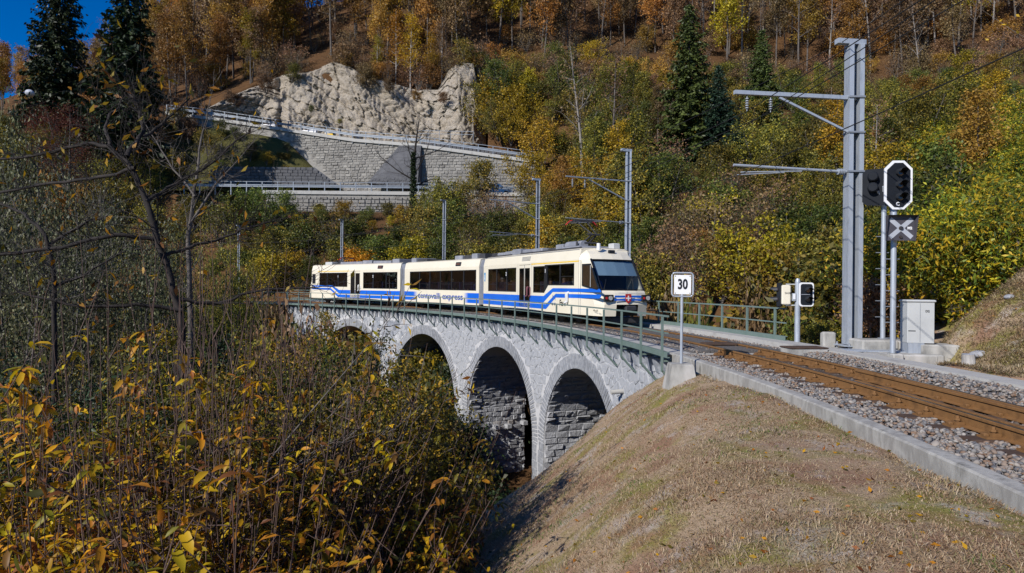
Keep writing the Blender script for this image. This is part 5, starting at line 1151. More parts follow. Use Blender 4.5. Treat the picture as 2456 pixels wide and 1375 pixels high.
# ---------------------------------------------------------------- guard rails on the roads
def guard(label, line, spacing, tall=1.12, beamz=.62):
    L_ = [Vector(p) for p in line]; t = thing('guard_rail', label, 'guard rail', tuple(L_[0]))
    tr = MB(); bm_ = MB()
    for a, b in zip(L_[:-1], L_[1:]):
        tr.bar(a + Vector((0, 0, tall)), b + Vector((0, 0, tall)), .07, .06)
        for dz, o_ in ((.10, -.02), (.0, .03), (-.10, -.02)): bm_.bar(a + Vector((0, o_ - .02, beamz + dz)), b + Vector((0, o_ - .02, beamz + dz)), .05, .115)
    wpart('top_tube', tr, mt['guard'], t); wpart('beam', bm_, mt['guard'], t); pm_ = MB().box((0, 0, tall / 2 - .25), (.11, .12, tall + .5)); pme = bpy.data.meshes.new('post'); pme.from_pydata(pm_.v, [], pm_.f); pme.materials.append(mt['guard'])
    acc = 0.0
    for a, b in zip(L_[:-1], L_[1:]):
        l = (b - a).length; s = acc
        while s < l: o = link('post', pme, t); o.location = a.lerp(b, s / l) - L_[0]; s += spacing
        acc = s - l
guard('galvanised guard rail winding along the upper hillside road', [(x, y, z) for x, y, z in zip(R2x, R2y, R2z)], 1.95)
guard('galvanised guard rail along the lower hillside road', [(-40, YW1 + .1, Z1), (8, YW1 + .1, Z1)], 1.9)
a, b = W(1000, 322, 92), W(1135, 325, 91)
t = thing('roadside_fence', 'thin two rail fence at the foot of the rock face', 'fence', tuple(a)); 
for z in (.1, .55): wpart('rail', MB().bar(a + Vector((0, 0, z)), b + Vector((0, 0, z)), .06), mt['guard'], t)
for k in range(6): q = a.lerp(b, k / 5); wpart('post', MB().bar(q - Vector((0, 0, 1.2)), q + Vector((0, 0, .6)), .07), mt['guard'], t)
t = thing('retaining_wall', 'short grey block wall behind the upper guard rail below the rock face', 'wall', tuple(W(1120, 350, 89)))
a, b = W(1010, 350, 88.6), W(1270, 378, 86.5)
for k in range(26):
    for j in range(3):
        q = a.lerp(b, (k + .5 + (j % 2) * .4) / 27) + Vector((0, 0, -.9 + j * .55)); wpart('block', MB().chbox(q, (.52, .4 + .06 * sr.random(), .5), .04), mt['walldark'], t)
# vehicles on the roads
def vehicle(name, label, p, rz, body, L_, w_, h1, h2, box=False):
    t = thing(name, label, 'car' if name != 'parked_van' else 'van', tuple(p), rz)
    if box: P = [(-L_ / 2, .35), (L_ / 2, .35), (L_ / 2, 1.0), (L_ / 2 - .7, h1), (L_ / 2 - 1.2, h2), (-L_ / 2, h2)]
    else: P = [(-L_ / 2, .35), (L_ / 2, .35), (L_ / 2, .75), (L_ / 2 - .9, h1), (L_ / 2 - 1.6, h2), (-L_ / 2 + .8, h2), (-L_ / 2 + .1, h1), (-L_ / 2, .8)]
    MB().prism(P, (0, -w_ / 2, 0), (1, 0, 0), (0, 0, 1), (0, 1, 0), w_).build('body', body, t)
    wx = [(-L_ / 2 + .9, -.1), (.0, L_ / 2 - 1.75)] if not box else [(L_ / 2 - 2.0, L_ / 2 - 1.25)]
    for a, b in wx: MB().box(((a + b) / 2, -w_ / 2 - .005, (h1 + h2) / 2 - .03), (b - a, .012, h2 - h1 - .12)).build('side_window', mt['frame'], t)
    MB().prism([(L_ / 2 - 1.52, h2 - .08), (L_ / 2 - .98, h1 + .05)], (0, 0, 0), (1, 0, 0), (0, 0, 1), (0, 1, 0), .1) if False else None
    for dx in (-L_ / 2 + .8, L_ / 2 - .85):
        for y in (-w_ / 2 + .05, w_ / 2 - .05):
            o = MB().tube([(dx, y - .1, .32), (dx, y + .1, .32)], .32, 14).build('wheel', mt['rubber'], t); MB().tube([(dx, y - .11, .32), (dx, y + .11, .32)], .18, 10).build('rim', mt['galv'], o)
    for y in (-w_ / 2 + .25, w_ / 2 - .25): MB().box((L_ / 2 + .002, y, .68), (.02, .3, .14)).build('headlight', mt['lamp'], t)
silver = mat('silver_car_paint', [(.35, .38, .42)], 2, .2, .6)
p = W(1188, 436, 79.2); vehicle('parked_car', 'silver grey car on the lower road partly behind bushes', (p.x, p.y, Z1 + .005), .1, silver, 4.3, 1.7, .95, 1.45)
def on2(px, off): 
    u = ray(px, 320)[0]; x = u * 87; y = float(np.interp(x, R2x, R2y)) + off; return (u * y, y, float(np.interp(u * y, R2x, R2z)) + .01)
rd2 = lambda px: math.atan2(np.interp(on2(px + 20, 2)[0], R2x, R2y) - np.interp(on2(px, 2)[0], R2x, R2y), on2(px + 20, 2)[0] - on2(px, 2)[0])
for px, L_, m_, lab in ((637, 3.4, 'white', 'white concrete barrier panel on the upper road in cliff shadow'), (730, 3.8, 'white', 'white concrete barrier panel on the upper road in full sun')):
    q = on2(px, 1.2); t = thing('barrier_panel', lab, 'barrier', q, rd2(px)); MB().prism([(-.3, 0), (.3, 0), (.12, .45), (-.12, .45)], (-L_ / 2, 0, 0), (0, 1, 0), (0, 0, 1), (1, 0, 0), L_).build('panel', mt[m_], t)
    for dx in (-L_ / 3, L_ / 3): MB().box((dx, 0, .02), (.3, .75, .06)).build('foot', mt['concrete'], t)
q = on2(792, 1.3); t = thing('grit_bin', 'yellow grit box with white lid behind the upper guard rail', 'grit box', q, rd2(792)); MB().prism([(-.35, 0), (.35, 0), (.42, .42), (-.42, .42)], (-.6, 0, .04), (0, 1, 0), (0, 0, 1), (1, 0, 0), 1.2).build('bin', mt['yellow'], t); MB().chbox((0, 0, .55), (1.3, .9, .16), .04).build('lid', mt['white'], t)
# ---------------------------------------------------------------- vegetation: generators
def unit(v): return v / np.maximum(1e-9, np.linalg.norm(v, axis=-1, keepdims=True))
def leaf_quads(P, size, aspect=.5, droop=.0, spread=1.0, jitter=.3, r=None):
    r = r or rng; n = len(P); d = unit(r.normal(0, 1, (n, 3)) * np.array([1, 1, spread]) + np.array([0, 0, -droop])); b = unit(np.cross(d, r.normal(0, 1, (n, 3)))); nn = np.cross(d, b)
    L_ = (size * r.uniform(1 - jitter, 1 + jitter, n))[:, None]; w = L_ * aspect * .5
    V = np.stack([P, P + d * L_ * .45 + b * w + nn * L_ * .08, P + d * L_ - nn * L_ * .06, P + d * L_ * .45 - b * w + nn * L_ * .08], 1).reshape(-1, 3)
    return V, np.arange(4 * n).reshape(-1, 4)
def leaf_ovals(P, size, aspect=.6, droop=.2, r=None):
    n = len(P); d = unit(r.normal(0, 1, (n, 3)) + np.array([0, 0, -droop])); b = unit(np.cross(d, r.normal(0, 1, (n, 3)))); nn = np.cross(d, b); L_ = (size * r.uniform(.55, 1.35, n))[:, None]; w = L_ * aspect * .5
    V = np.stack([P, P + d * L_ * .22 + b * w * .8 + nn * L_ * .1, P + d * L_ * .58 + b * w * .85 + nn * L_ * .1, P + d * L_ - nn * L_ * .08, P + d * L_ * .58 - b * w * .85 + nn * L_ * .1, P + d * L_ * .22 - b * w * .8 + nn * L_ * .1], 1).reshape(-1, 3)
    o = 6 * np.arange(n)[:, None]; return V, np.concatenate([o + np.array([[0, 1, 2, 3]]), o + np.array([[0, 3, 4, 5]])])
def tube_np(P, rad, n=5):
    P = np.asarray(P, float); rad = np.asarray(rad, float); k = len(P); d = unit(np.gradient(P, axis=0)); u = np.where(np.abs(d[:, 2:3]) < .9, np.array([[0, 0, 1.]]), np.array([[1., 0, 0]]))
    a = unit(np.cross(d, u)); b = np.cross(a, d); ang = np.arange(n) * 2 * PI / n
    V = P[:, None] + rad[:, None, None] * (np.cos(ang)[None, :, None] * a[:, None] + np.sin(ang)[None, :, None] * b[:, None]); i = np.arange(k * n).reshape(k, n)
    return V.reshape(-1, 3), np.stack([i[:-1], np.roll(i, -1, 1)[:-1], np.roll(i, -1, 1)[1:], i[1:]], -1).reshape(-1, 4)
def join(parts):
    V, F, n = [], [], 0
    for v, f in parts: V.append(v); F.append(f + n); n += len(v)
    return np.concatenate(V), [np.concatenate(F)]
def curve(r, p, d, length, k, bend=(0, 0, .25), wig=.12):
    pts = [np.array(p, float)]; d = np.array(d, float); d /= np.linalg.norm(d)
    for _ in range(k): d = d + np.array(bend) / k + r.normal(0, wig, 3) / math.sqrt(k); d /= np.linalg.norm(d); pts.append(pts[-1] + d * length / k)
    return np.array(pts), d
def skeleton(r, H, tr, cb, nl, spread, elev, nsub=4, sub=.45, stems=1, lean=.05, twigs=0):
    tubes, anch = [], []
    for s in range(stems):
        a0 = r.uniform(0, 2 * PI); l = lean + (0 if stems == 1 else r.uniform(.1, .45)); h = H * r.uniform(.75, 1) if stems > 1 else H
        tp, _ = curve(r, (0, 0, -.3), (math.cos(a0) * l, math.sin(a0) * l, 1), h, 9, (0, 0, .25), .06); trad = tr * np.linspace(1, .12, 10) ** .9; tubes.append(tube_np(tp, trad, 6))
        for i in range(nl):
            t = cb + (1 - cb) * (i + r.random()) / nl * .97; q = t * 9; j = min(8, int(q)); p = tp[j] + (tp[j + 1] - tp[j]) * (q - j); az = i * 2.4 + r.uniform(-.5, .5); e = elev + r.uniform(-.25, .25)
            ln = spread * (1 - .62 * ((t - cb) / (1 - cb)) ** 1.3) * r.uniform(.7, 1.15); bp, bd = curve(r, p, (math.cos(az) * math.cos(e), math.sin(az) * math.cos(e), math.sin(e)), ln, 5, (0, 0, .3), .22)
            br = trad[j] * .45; tubes.append(tube_np(bp, br * np.linspace(1, .2, 6), 4))
            for k in range(nsub):
                m_ = 1 + int(r.integers(0, 5)); dd_ = unit(r.normal(0, .6, 3) + (bp[m_] - bp[m_ - 1]) / np.linalg.norm(bp[m_] - bp[m_ - 1]) + np.array([0, 0, .15])); sp_, _ = curve(r, bp[m_], dd_, ln * sub * r.uniform(.6, 1.1), 3, (0, 0, .2), .25)
                tubes.append(tube_np(sp_, br * .35 * np.array([1, .7, .5, .25]), 3)); anch += list(sp_[1:])
                for _ in range(twigs):
                    q2 = sp_[int(r.integers(1, 4))]; tw, _ = curve(r, q2, r.normal(0, 1, 3) + np.array([0, 0, .5]), ln * .22 * r.uniform(.5, 1.1), 2, (0, 0, .2), .3); tubes.append(tube_np(tw, br * .12 * np.array([1, .7, .35]), 3)); anch.append(tw[-1])
    return tubes, np.array(anch)
def crown_from(r, anch, n, size, jit, **kw):
    P = anch[r.integers(0, len(anch), n)] + r.normal(0, jit, (n, 3)); return leaf_quads(P, size, r=r, **kw)
def tree_proto(seed, nleaf, lsize, ljit, aspect=.55, droop=.1, **sk):
    r = np.random.default_rng(seed); tubes, an = skeleton(r, **sk); V, F = join(tubes); tm = np_mesh('trunk', V, F, True)
    cm = None
    if nleaf: V, F = crown_from(r, an, nleaf, lsize, ljit, aspect=aspect, droop=droop); cm = np_mesh('crown', V, [F])
    return tm, cm
def plant(name, proto, loc, scale, rz, label, cat, group, bark, leaf, tilt=0., parts=('trunk', 'crown')):
    t = thing(name, label, cat, loc, rz, group); t.scale = (scale[0], scale[0], scale[1]) if isinstance(scale, tuple) else (scale,) * 3
    if tilt: t.rotation_euler.x = tilt
    for me_, nm, m_ in ((proto[0], parts[0], bark), (proto[1], parts[1], leaf)):
        if me_ is None: continue
        if not me_.materials: me_.materials.append(m_)
        o = bpy.data.objects.new(nm, me_); COL.objects.link(o); o.parent = t; o.material_slots[0].link = 'OBJECT'; o.material_slots[0].material = m_
    return t
def hit(px, py, d0=24., d1=330.):
    """where sight lines meet the ground"""
    px = np.asarray(px, float); py = np.asarray(py, float); d = np.concatenate([np.arange(d0, 110, .5), np.arange(110, d1, 1.5)]); out = []
    for a, b in zip(px, py):
        u, v = ray(a, b); z = ground(u * d, d); k = np.nonzero(z > CAMH + v * d)[0]
        out.append((u * d[k[0]], d[k[0]], z[k[0]]) if len(k) else None)
    return out
# prototypes
beech = [tree_proto(20 + i, 3900, .34, .45, droop=.1, H=17., tr=.19, cb=.30, nl=20, spread=3.4, elev=.6, nsub=4) for i in range(4)]
bare = [tree_proto(30 + i, 420, .28, .5, H=16., tr=.18, cb=.32, nl=17, spread=3.2, elev=.65, nsub=4, twigs=2) for i in range(3)]
birch = [tree_proto(40 + i, 2300, .24, .38, droop=.4, H=13., tr=.12, cb=.28, nl=20, spread=2.0, elev=.45, nsub=4) for i in range(2)]
bushy = [tree_proto(50 + i, 3400, .15, .15, H=3.2, tr=.05, cb=.12, nl=8, spread=1.5, elev=.45, nsub=4, stems=5, sub=.55) for i in range(4)]
bushbig = [tree_proto(60 + i, 4600, .19, .22, H=5.5, tr=.09, cb=.1, nl=10, spread=2.4, elev=.4, nsub=4, stems=4, sub=.5) for i in range(3)]
sparse = [tree_proto(70 + i, 900, .16, .3, H=3.4, tr=.05, cb=.1, nl=9, spread=1.6, elev=.5, nsub=5, stems=6, sub=.5, twigs=1) for i in range(3)]
robinia = [tree_proto(80 + i, 6500, .17, .24, aspect=.32, droop=.25, H=4.2, tr=.06, cb=.12, nl=9, spread=1.9, elev=.35, nsub=5, stems=4, sub=.5) for i in range(3)]
smallleaf = [tree_proto(90 + i, 11000, .10, .3, H=9., tr=.10, cb=.15, nl=13, spread=2.6, elev=.45, nsub=5, stems=3, sub=.5) for i in range(2)]
def spruce_proto(seed, H=17., Rb=3.4, whorls=34):
    r = np.random.default_rng(seed); tubes = [tube_np([(0, 0, -.5), (0, 0, H * .5), (0, 0, H)], [.28, .17, .03], 7)]; LP, LD, LS = [], [], []
    for w in range(whorls):
        t = (w + .3) / whorls; z = .6 + (H - .9) * t; ln = (Rb * (1 - t) ** .82 + .16) * r.uniform(.85, 1.1); nb = 8 if t < .7 else 6
        for b in range(nb):
            az = b * 2 * PI / nb + w * .7 + r.uniform(-.3, .3); l = ln * r.uniform(.65, 1.12); e = lerp(-.12, .5, t); k = 6; pts = [np.array([0, 0, z])]
            for s in range(k): ee = e - .55 * (s / k) * (1 - t * .7) + (.35 if s == k - 1 else 0); pts.append(pts[-1] + np.array([math.cos(az) * math.cos(ee), math.sin(az) * math.cos(ee), math.sin(ee)]) * l / k)
            pts = np.array(pts); tubes.append(tube_np(pts, np.linspace(.035, .008, k + 1), 3))
            m_ = max(12, int(19 * l)); q = r.uniform(.18, 1, m_) * k; j = np.minimum(k - 1, q.astype(int)); P = pts[j] + (pts[j + 1] - pts[j]) * (q - j)[:, None]
            side = np.array([-math.sin(az), math.cos(az), 0]); fw = np.array([math.cos(az), math.sin(az), 0]); D = side * r.normal(0, .8, (m_, 1)) + fw * r.uniform(.1, .9, (m_, 1)) + np.array([0, 0, -1]) * r.uniform(.3, 1.3, (m_, 1))
            LP.append(P); LD.append(unit(D)); LS.append(r.uniform(.28, .62, m_) * (.55 + .45 * (1 - t)))
    P, D, S = np.concatenate(LP), np.concatenate(LD), np.concatenate(LS); n = len(P); parts = []
    for rep in range(2):
        b = unit(np.cross(D, r.normal(0, 1, (n, 3)))); w = S[:, None] * .22
        V = np.stack([P - b * w * .3, P + D * S[:, None] * .5 + b * w, P + D * S[:, None], P + D * S[:, None] * .5 - b * w], 1).reshape(-1, 3); parts.append((V, np.arange(4 * n).reshape(-1, 4)))
        P = P + r.normal(0, .12, (n, 3)); D = unit(D + r.normal(0, .35, (n, 3)))
    V, F = join(tubes); V2, F2 = join(parts); return np_mesh('trunk', V, F), np_mesh('needles', V2, F2)
spruce = [spruce_proto(5), spruce_proto(6, 17., 3.0, 36)]
# ---------------------------------------------------------------- forest on the slope
vr = random.Random(3)
def zone_ok(x, y):
    yw2 = float(np.interp(x, R2x, R2y))
    if -50 < x < 6 and 74.5 < y < yw2 + 13.0: return False
    return True
cells = [(px + vr.uniform(-20, 20), py + vr.uniform(-12, 12)) for py in (-75, -45, -15, 15, 48, 85, 125, 170, 212) for px in range(-30, 2500, 44)]
cells += [(px + vr.uniform(-16, 16), py + vr.uniform(-12, 12)) for py in (70, 110, 150, 190, 225, 250) for px in range(350, 720, 36)]
cells += [(px + vr.uniform(-14, 14), py + vr.uniform(-6, 6)) for py in (240, 262, 285) for px in range(-20, 360, 34)]
cells = [c for c in cells if c[1] < np.interp(c[0], [0, 330, 520, 680, 800, 900, 1050, 1150, 1300, 1600, 1900, 2200, 2456], [300, 300, 255, 178, 142, 178, 205, 140, 175, 160, 205, 205, 110])]
skyline = []
nf = 0
for (px, py), h_ in zip(cells, hit([c[0] for c in cells], [c[1] for c in cells])):
    if h_ is None or h_[1] < 92 or not zone_ok(h_[0], h_[1]): continue
    x, y, z = h_; u = vr.random(); sc_ = vr.uniform(.75, 1.15) * (.85 if y < 105 else 1.0) * (float(np.interp(px, [0, 60, 180, 330, 420], [.72, .62, .55, .62, 1.0]))); rz = vr.uniform(0, 6.3)
    if px < 720: kind = 'rust' if u < .60 else 'brown' if u < .82 else 'bare' if u < .93 else 'yel'
    elif px < 1300: kind = 'brown' if u < .42 else 'rust' if u < .62 else 'yel' if u < .84 else 'bare'
    elif px < 1650: kind = 'brown' if u < .5 else 'rust' if u < .7 else 'bare'
    else: kind = 'bare' if u < .55 else 'brown' if u < .78 else 'rust' if u < .92 else 'yel'
    G = 'autumn forest trees on the slope'
    if kind == 'bare': plant('bare_tree', bare[vr.randrange(3)], (x, y, z), (sc_, sc_ * vr.uniform(.9, 1.2)), rz, 'nearly leafless thin tree in the hillside forest', 'tree', G + ', leafless', mt['bark_mid'] if (px > 1700 and vr.random() < .6) else mt['bark'], mt['lf_brown'])
    else:
        lab = {'rust': 'slender tree with rust orange leaves in the hillside forest', 'brown': 'slender tree with dull brown leaves in the hillside forest', 'yel': 'slender tree with olive yellow leaves in the hillside forest'}[kind]
        plant('beech_tree', beech[vr.randrange(4)], (x, y, z), (sc_, sc_ * vr.uniform(.9, 1.2)), rz, lab, 'tree', G + ', ' + kind, mt['bark'], mt[{'rust': 'lf_rust', 'brown': 'lf_brown', 'yel': 'lf_yellow'}[kind]])
    nf += 1
for px, py, d, s, m_ in ((948, 205, 100.5, .95, 'lf_gold'), (985, 222, 99.5, 1.0, 'lf_gold'), (1022, 222, 100, .78, 'lf_gold'), (905, 195, 101, .6, 'lf_yellow'), (1060, 205, 100, .85, 'lf_brown')):
    p = W(px, py, d); plant('birch_tree', birch[vr.randrange(2)], (p.x, p.y, p.z - .3), s, vr.uniform(0, 6), 'birch with white trunk and golden leaves on top of the rock face' if m_ == 'lf_gold' else 'slim white trunked birch with thin foliage at the rock face edge', 'tree', 'birches above the rock face' if m_ == 'lf_gold' else 'thin birches at the rock edge', mt['bark_pale'], mt[m_])
for px, py, d, s, b, lab in ((140, 262, 76, 1.32, 0, 'tall dark spruce with pointed top against the blue sky'), (303, 320, 72, 1.42, 1, 'broad dark spruce next to the bare forest edge')):
    p = W(px, py, d); plant('spruce_tree', spruce[b], (p.x, p.y, p.z - 2), (s * (1.0 if b == 0 else 1.12), s), vr.uniform(0, 6), lab, 'tree', None, mt['bark_dark'], mt['needle'], parts=('trunk', 'needles'))
for px, py, d, s, sw, m_, lab in ((1652, 275, 66, .76, 1.75, 'needle2', 'tall yellowish green spruce among brown trees above the train'), (1722, 310, 64, .50, 1.7, 'needle3', 'shorter blue green fir beside the tall hillside spruce'), (1825, 225, 74, .58, 1.7, 'needle2', 'slim spruce standing apart among bare trees'), (1768, 335, 62, .26, 1.7, 'needle3', 'low dark fir at the foot of the hillside conifers')):
    p = W(px, py, d); plant('spruce_tree', spruce[vr.randrange(2)], (p.x, p.y, min(p.z, gz(p.x, p.y) + .3)), (s * sw, s * (1 + max(0, p.z - gz(p.x, p.y)) / 17)), vr.uniform(0, 6), lab, 'tree', None, mt['bark_dark'], mt[m_], parts=('trunk', 'needles'))
cells = [(px + vr.uniform(-24, 24), py + vr.uniform(-14, 14)) for py in (60, 100, 140, 180, 215, 240) for px in range(350, 2480, 58)]
cells = [c for c in cells if c[0] > 560 or c[1] > 150]
for (px, py), h_ in zip(cells, hit([c[0] for c in cells], [c[1] for c in cells])):
    if h_ is None or h_[1] < 94 or not zone_ok(h_[0], h_[1]): continue
    k = vr.random(); plant('forest_shrub', sparse[vr.randrange(3)] if k < .6 else bushy[vr.randrange(4)], h_, vr.uniform(1.0, 1.7), vr.uniform(0, 6), 'low brown undergrowth shrub between the forest trunks', 'shrub', 'undergrowth shrubs of the forest', mt['twig_grey'], mt['lf_brown' if k < .75 else 'lf_rust'], parts=('stems', 'foliage'))
# ---------------------------------------------------------------- shrubs on the slope
cells = [(px + vr.uniform(-24, 24), py + vr.uniform(-16, 16)) for py in range(190, 790, 40) for px in range(-20, 2500, 54)]
def want(px, py):
    if px > 1285: return py > np.interp(px, [1285, 1600, 1900, 2200, 2456], [180, 170, 215, 215, 120]) and py < 770
    if px > 1120: return py > 395 or py < 320 and py > 165
    if px > 560: return 522 < py < 760
    return 285 < py < 700 and not (px > 380 and py < 300)
cells = [c for c in cells if want(*c)]
for (px, py), h_ in zip(cells, hit([c[0] for c in cells], [c[1] for c in cells])):
    if h_ is None: continue
    x, y, z = h_; r0 = math.hypot(x - CX, y - CY); patch = float(np.clip(.5 + 1.25 * (vnoise(px, py, 130) + .4 * vnoise(px + 500, py, 55)), 0, .999))
    if r0 < 57.6 or y > 135: continue
    if -44 < x < 5 and 73.5 < y < float(np.interp(x, R2x, R2y)) + 9: continue
    lowwall = 670 < px < 1010 and py < 600
    if abs(px - 1690) < 75 and 250 < py < 330 or abs(px - 1825) < 40 and 190 < py < 235: continue
    if y < 27 and x > 8.4 and y < 17.5 + .2 * (x - 8): continue
    u = float(np.clip(patch * .75 + vr.random() * .25, 0, .999)); s = vr.uniform(.6, 1.35) * (1.0 if y < 60 else 1.15); rz = vr.uniform(0, 6.3); G = 'shrubs on the slope behind the line, '
    if px > 2150 and py > 130 and y < 60: kind = 'rob' if u < .75 else 'green'
    elif px > 2000: kind = 'green' if u < .35 else 'olive' if u < .65 else 'sparse' if u < .85 else 'yellow'
    elif px > 1560: kind = 'olive' if u < .40 else 'green' if u < .50 else 'sparse' if u < .80 else 'rust' if u < .88 else 'yellow'
    elif px > 1120: kind = 'yellow' if u < .45 else 'olive' if u < .75 else 'green' if u < .82 else 'sparse'
    elif px > 560: kind = 'olive' if u < .45 else 'green' if u < .72 else 'yellow' if u < .85 else 'sparse'
    else: kind = 'olive' if u < .35 else 'sparse' if u < .7 else 'rust' if u < .85 else 'green'
    if r0 < 61.0: s *= .62
    if lowwall: s *= .42
    big = vr.random() < .45 and r0 > 64 and not lowwall
    pr = (bushbig[vr.randrange(3)] if big else bushy[vr.randrange(4)])
    if kind == 'sparse': plant('twiggy_shrub', sparse[vr.randrange(3)], (x, y, z), s * 1.1, rz, 'twiggy half bare brown shrub on the slope behind the line', 'shrub', G + 'twiggy', mt['twig_grey'], mt['lf_brown' if vr.random() < .6 else 'lf_olive'], parts=('stems', 'foliage'))
    elif kind == 'rob': plant('robinia_shrub', robinia[vr.randrange(3)], (x, y, z), s, rz, 'yellow green feathery leaved shrub beside the grass mound', 'shrub', G + 'feathery', mt['twig_grey'], mt['lf_robinia'], parts=('stems', 'foliage'))
    else:
        lab = {'olive': 'olive leaved bushy shrub on the slope behind the line', 'green': 'green leaved bushy shrub on the slope behind the line', 'yellow': 'golden yellow bushy shrub on the slope behind the line', 'rust': 'rust brown bushy shrub on the slope behind the line'}[kind]
        plant({'olive': 'olive_shrub', 'green': 'green_shrub', 'yellow': 'golden_shrub', 'rust': 'rust_shrub'}[kind], pr, (x, y, z - .1), s * (.85 if big else 1.05), rz, lab, 'shrub', G + kind, mt['bark'], mt['lf_' + kind], parts=('stems', 'foliage'))
for k in range(46):                               # rough growth on the green bank between the roads
    px = vr.uniform(520, 860); t_ = vr.random(); y1 = np.interp(px, [520, 650, 760, 860], [398, 398, 398, 432]); y0 = np.interp(px, [520, 640, 700, 860], [330, 338, 330, 425]); p = W(px, lerp(y0, y1, t_), lerp(84.5, 82, t_)); plant('bank_shrub', bushy[k % 4], (p.x, p.y, gz(p.x, p.y) - .15), (vr.uniform(.3, .6), vr.uniform(.16, .36)), k, 'low scrubby growth on the green bank between the roads', 'shrub', 'scrub on the green bank', mt['bark'], mt[('lf_olive', 'lf_green', 'lf_brown', 'lf_olive')[k % 4]], parts=('stems', 'foliage'))
for k in range(58):                               # young trees standing out of the shrubs
    px = vr.uniform(1290, 2440); py = vr.uniform(240, 560); h_ = hit([px], [py])[0]
    if h_ is None or h_[1] > 100 or math.hypot(h_[0] - CX, h_[1] - CY) < 63 or abs(px - 1690) < 110 or abs(px - 1825) < 60: continue
    kd = vr.choice(('yellow', 'olive', 'brown', 'rust', 'green', 'bare')); s = vr.uniform(.36, .58)
    if kd == 'bare': plant('bare_tree', bare[k % 3], h_, (s, s * .9), k, 'young leafless tree among the shrubs behind the line', 'tree', 'young trees among the shrubs, leafless', mt['bark_mid'], mt['lf_brown'])
    else: plant('young_tree', beech[k % 4], h_, (s, s * .85), k, 'young ' + {'yellow': 'golden', 'olive': 'olive', 'brown': 'brown', 'rust': 'rust', 'green': 'green'}[kd] + ' leaved tree rising above the shrubs behind the line', 'tree', 'young trees among the shrubs, ' + kd, mt['bark'], mt['lf_' + kd])
def single(name, pr, px, py, d, s, lab, leaf, bark='bark', parts=('stems', 'foliage'), cat='shrub', grd=True):
    p = W(px, py, d); z = min(p.z, gz(p.x, p.y)) if grd else p.z
    return plant(name, pr, (p.x, p.y, z), s, vr.uniform(0, 6), lab, cat, None, mt[bark], mt[leaf], parts=parts)
single('shrub', bushbig[0], 1205, 325, 90, 1.75, 'large bright yellow green bush at the end of the rock face', 'lf_yellow', grd=False)
single('shrub', bushbig[1], 1170, 300, 93, 1.3, 'rounded olive bush leaning over the rock face end', 'lf_olive', grd=False)
single('shrub', bushbig[2], 1255, 320, 88, 1.3, 'yellowish bush above the end of the upper guard rail', 'lf_yellow', grd=False)
single('shrub', bushbig[1], 1196, 335, 87, 1.0, 'olive bush rooted where the rock face meets the road', 'lf_olive', grd=False); single('shrub', bushbig[0], 1226, 345, 86.5, 1.1, 'golden green bush behind the last posts of the upper guard rail', 'lf_yellow', grd=False)
for k, (px, py, d) in enumerate(((700, 545, 72), (760, 552, 71), (820, 548, 71.5), (880, 552, 71), (930, 548, 72), (965, 556, 70), (1010, 550, 71))): p = W(px, py, d); plant('shrub', bushy[k % 4], (p.x, p.y, gz(p.x, p.y) - .1), .6 + .1 * (k % 3), k, 'low shrub at the foot of the rubble retaining wall', 'shrub', 'shrubs at the rubble wall foot', mt['bark'], mt[('lf_green', 'lf_olive', 'lf_yellow')[k % 3]], parts=('stems', 'foliage'))
single('shrub', bushbig[0], 1300, 400, 80.5, 1.3, 'golden bush hiding the end of the upper retaining wall', 'lf_yellow', grd=False)
single('shrub', bushbig[1], 1265, 470, 75, 1.1, 'olive yellow bush in front of the coursed retaining wall', 'lf_yellow', grd=False)
single('shrub', bushy[1], 1150, 470, 75.3, 1.5, 'slim olive bush in front of the coursed retaining wall', 'lf_olive', grd=False)
single('shrub', bushy[3], 1085, 520, 72, 1.2, 'olive bush between the ivy tree and the parked car', 'lf_olive', grd=False)
single('shrub', bushy[0], 645, 575, 64, 1.5, 'bright yellow shrub below the lower guard rail', 'lf_yellow')
single('shrub', bushy[2], 690, 560, 65, 1.1, 'lemon yellow shrub next to the rubble wall end', 'lf_yellow'); single('shrub', bushy[2], 852, 590, 61, 1.15, 'golden shrub above the roof of the trailing section', 'lf_gold')
for px, py, d, s, m_, lab in ((882, 205, 97.5, 1.25, 'lf_brown', 'dark brown bush overhanging the middle of the rock face'), (700, 185, 97, .9, 'lf_olive', 'dark bush on the prow of the rock face'), (640, 215, 97, 1.0, 'lf_brown', 'brown heather bush on the shaded rock edge'), (745, 262, 93.6, .35, 'lf_green', 'small green bush growing on the bare rock'), (1065, 240, 95, .6, 'lf_brown', 'dull purple brown bush in the notch of the rock face'), (1000, 235, 95.5, .55, 'lf_rust', 'rust brown bush below the golden birches'), (815, 290, 93.2, .3, 'lf_olive', 'dry tuft low on the bare rock'), (935, 215, 96.5, .7, 'lf_brown', 'low brown bush on the rock edge by the birches'),
                              (560, 250, 95, .9, 'lf_brown', 'dark bush at the shaded upper corner of the rock recess'), (1040, 160, 99, .9, 'lf_yellow', 'yellow bush on top of the second rock tower'), (530, 318, 85.5, .8, 'lf_green', 'dense green shrub under the upper guard rail'), (565, 325, 85.3, .6, 'lf_green', 'small dense green shrub beside the green bank'), (690, 355, 84, .45, 'lf_grey', 'grey rounded shrub on the green bank'), (640, 385, 82.8, .6, 'lf_yellow', 'yellowish shrub on the green bank above the grey wall'), (600, 375, 83, .8, 'lf_olive', 'olive shrub spreading over the green bank'), (500, 360, 83, 1.1, 'lf_olive', 'olive shrub below the curve of the upper guard rail'), (455, 330, 85, 1.1, 'lf_brown', 'brown twiggy shrub below the bend of the upper guard rail')):
    p = W(px, py, d); plant('shrub', bushy[vr.randrange(4)], (p.x, p.y, p.z - .5), s, vr.uniform(0, 6), lab, 'shrub', None, mt['bark'], mt[m_], parts=('stems', 'foliage'))
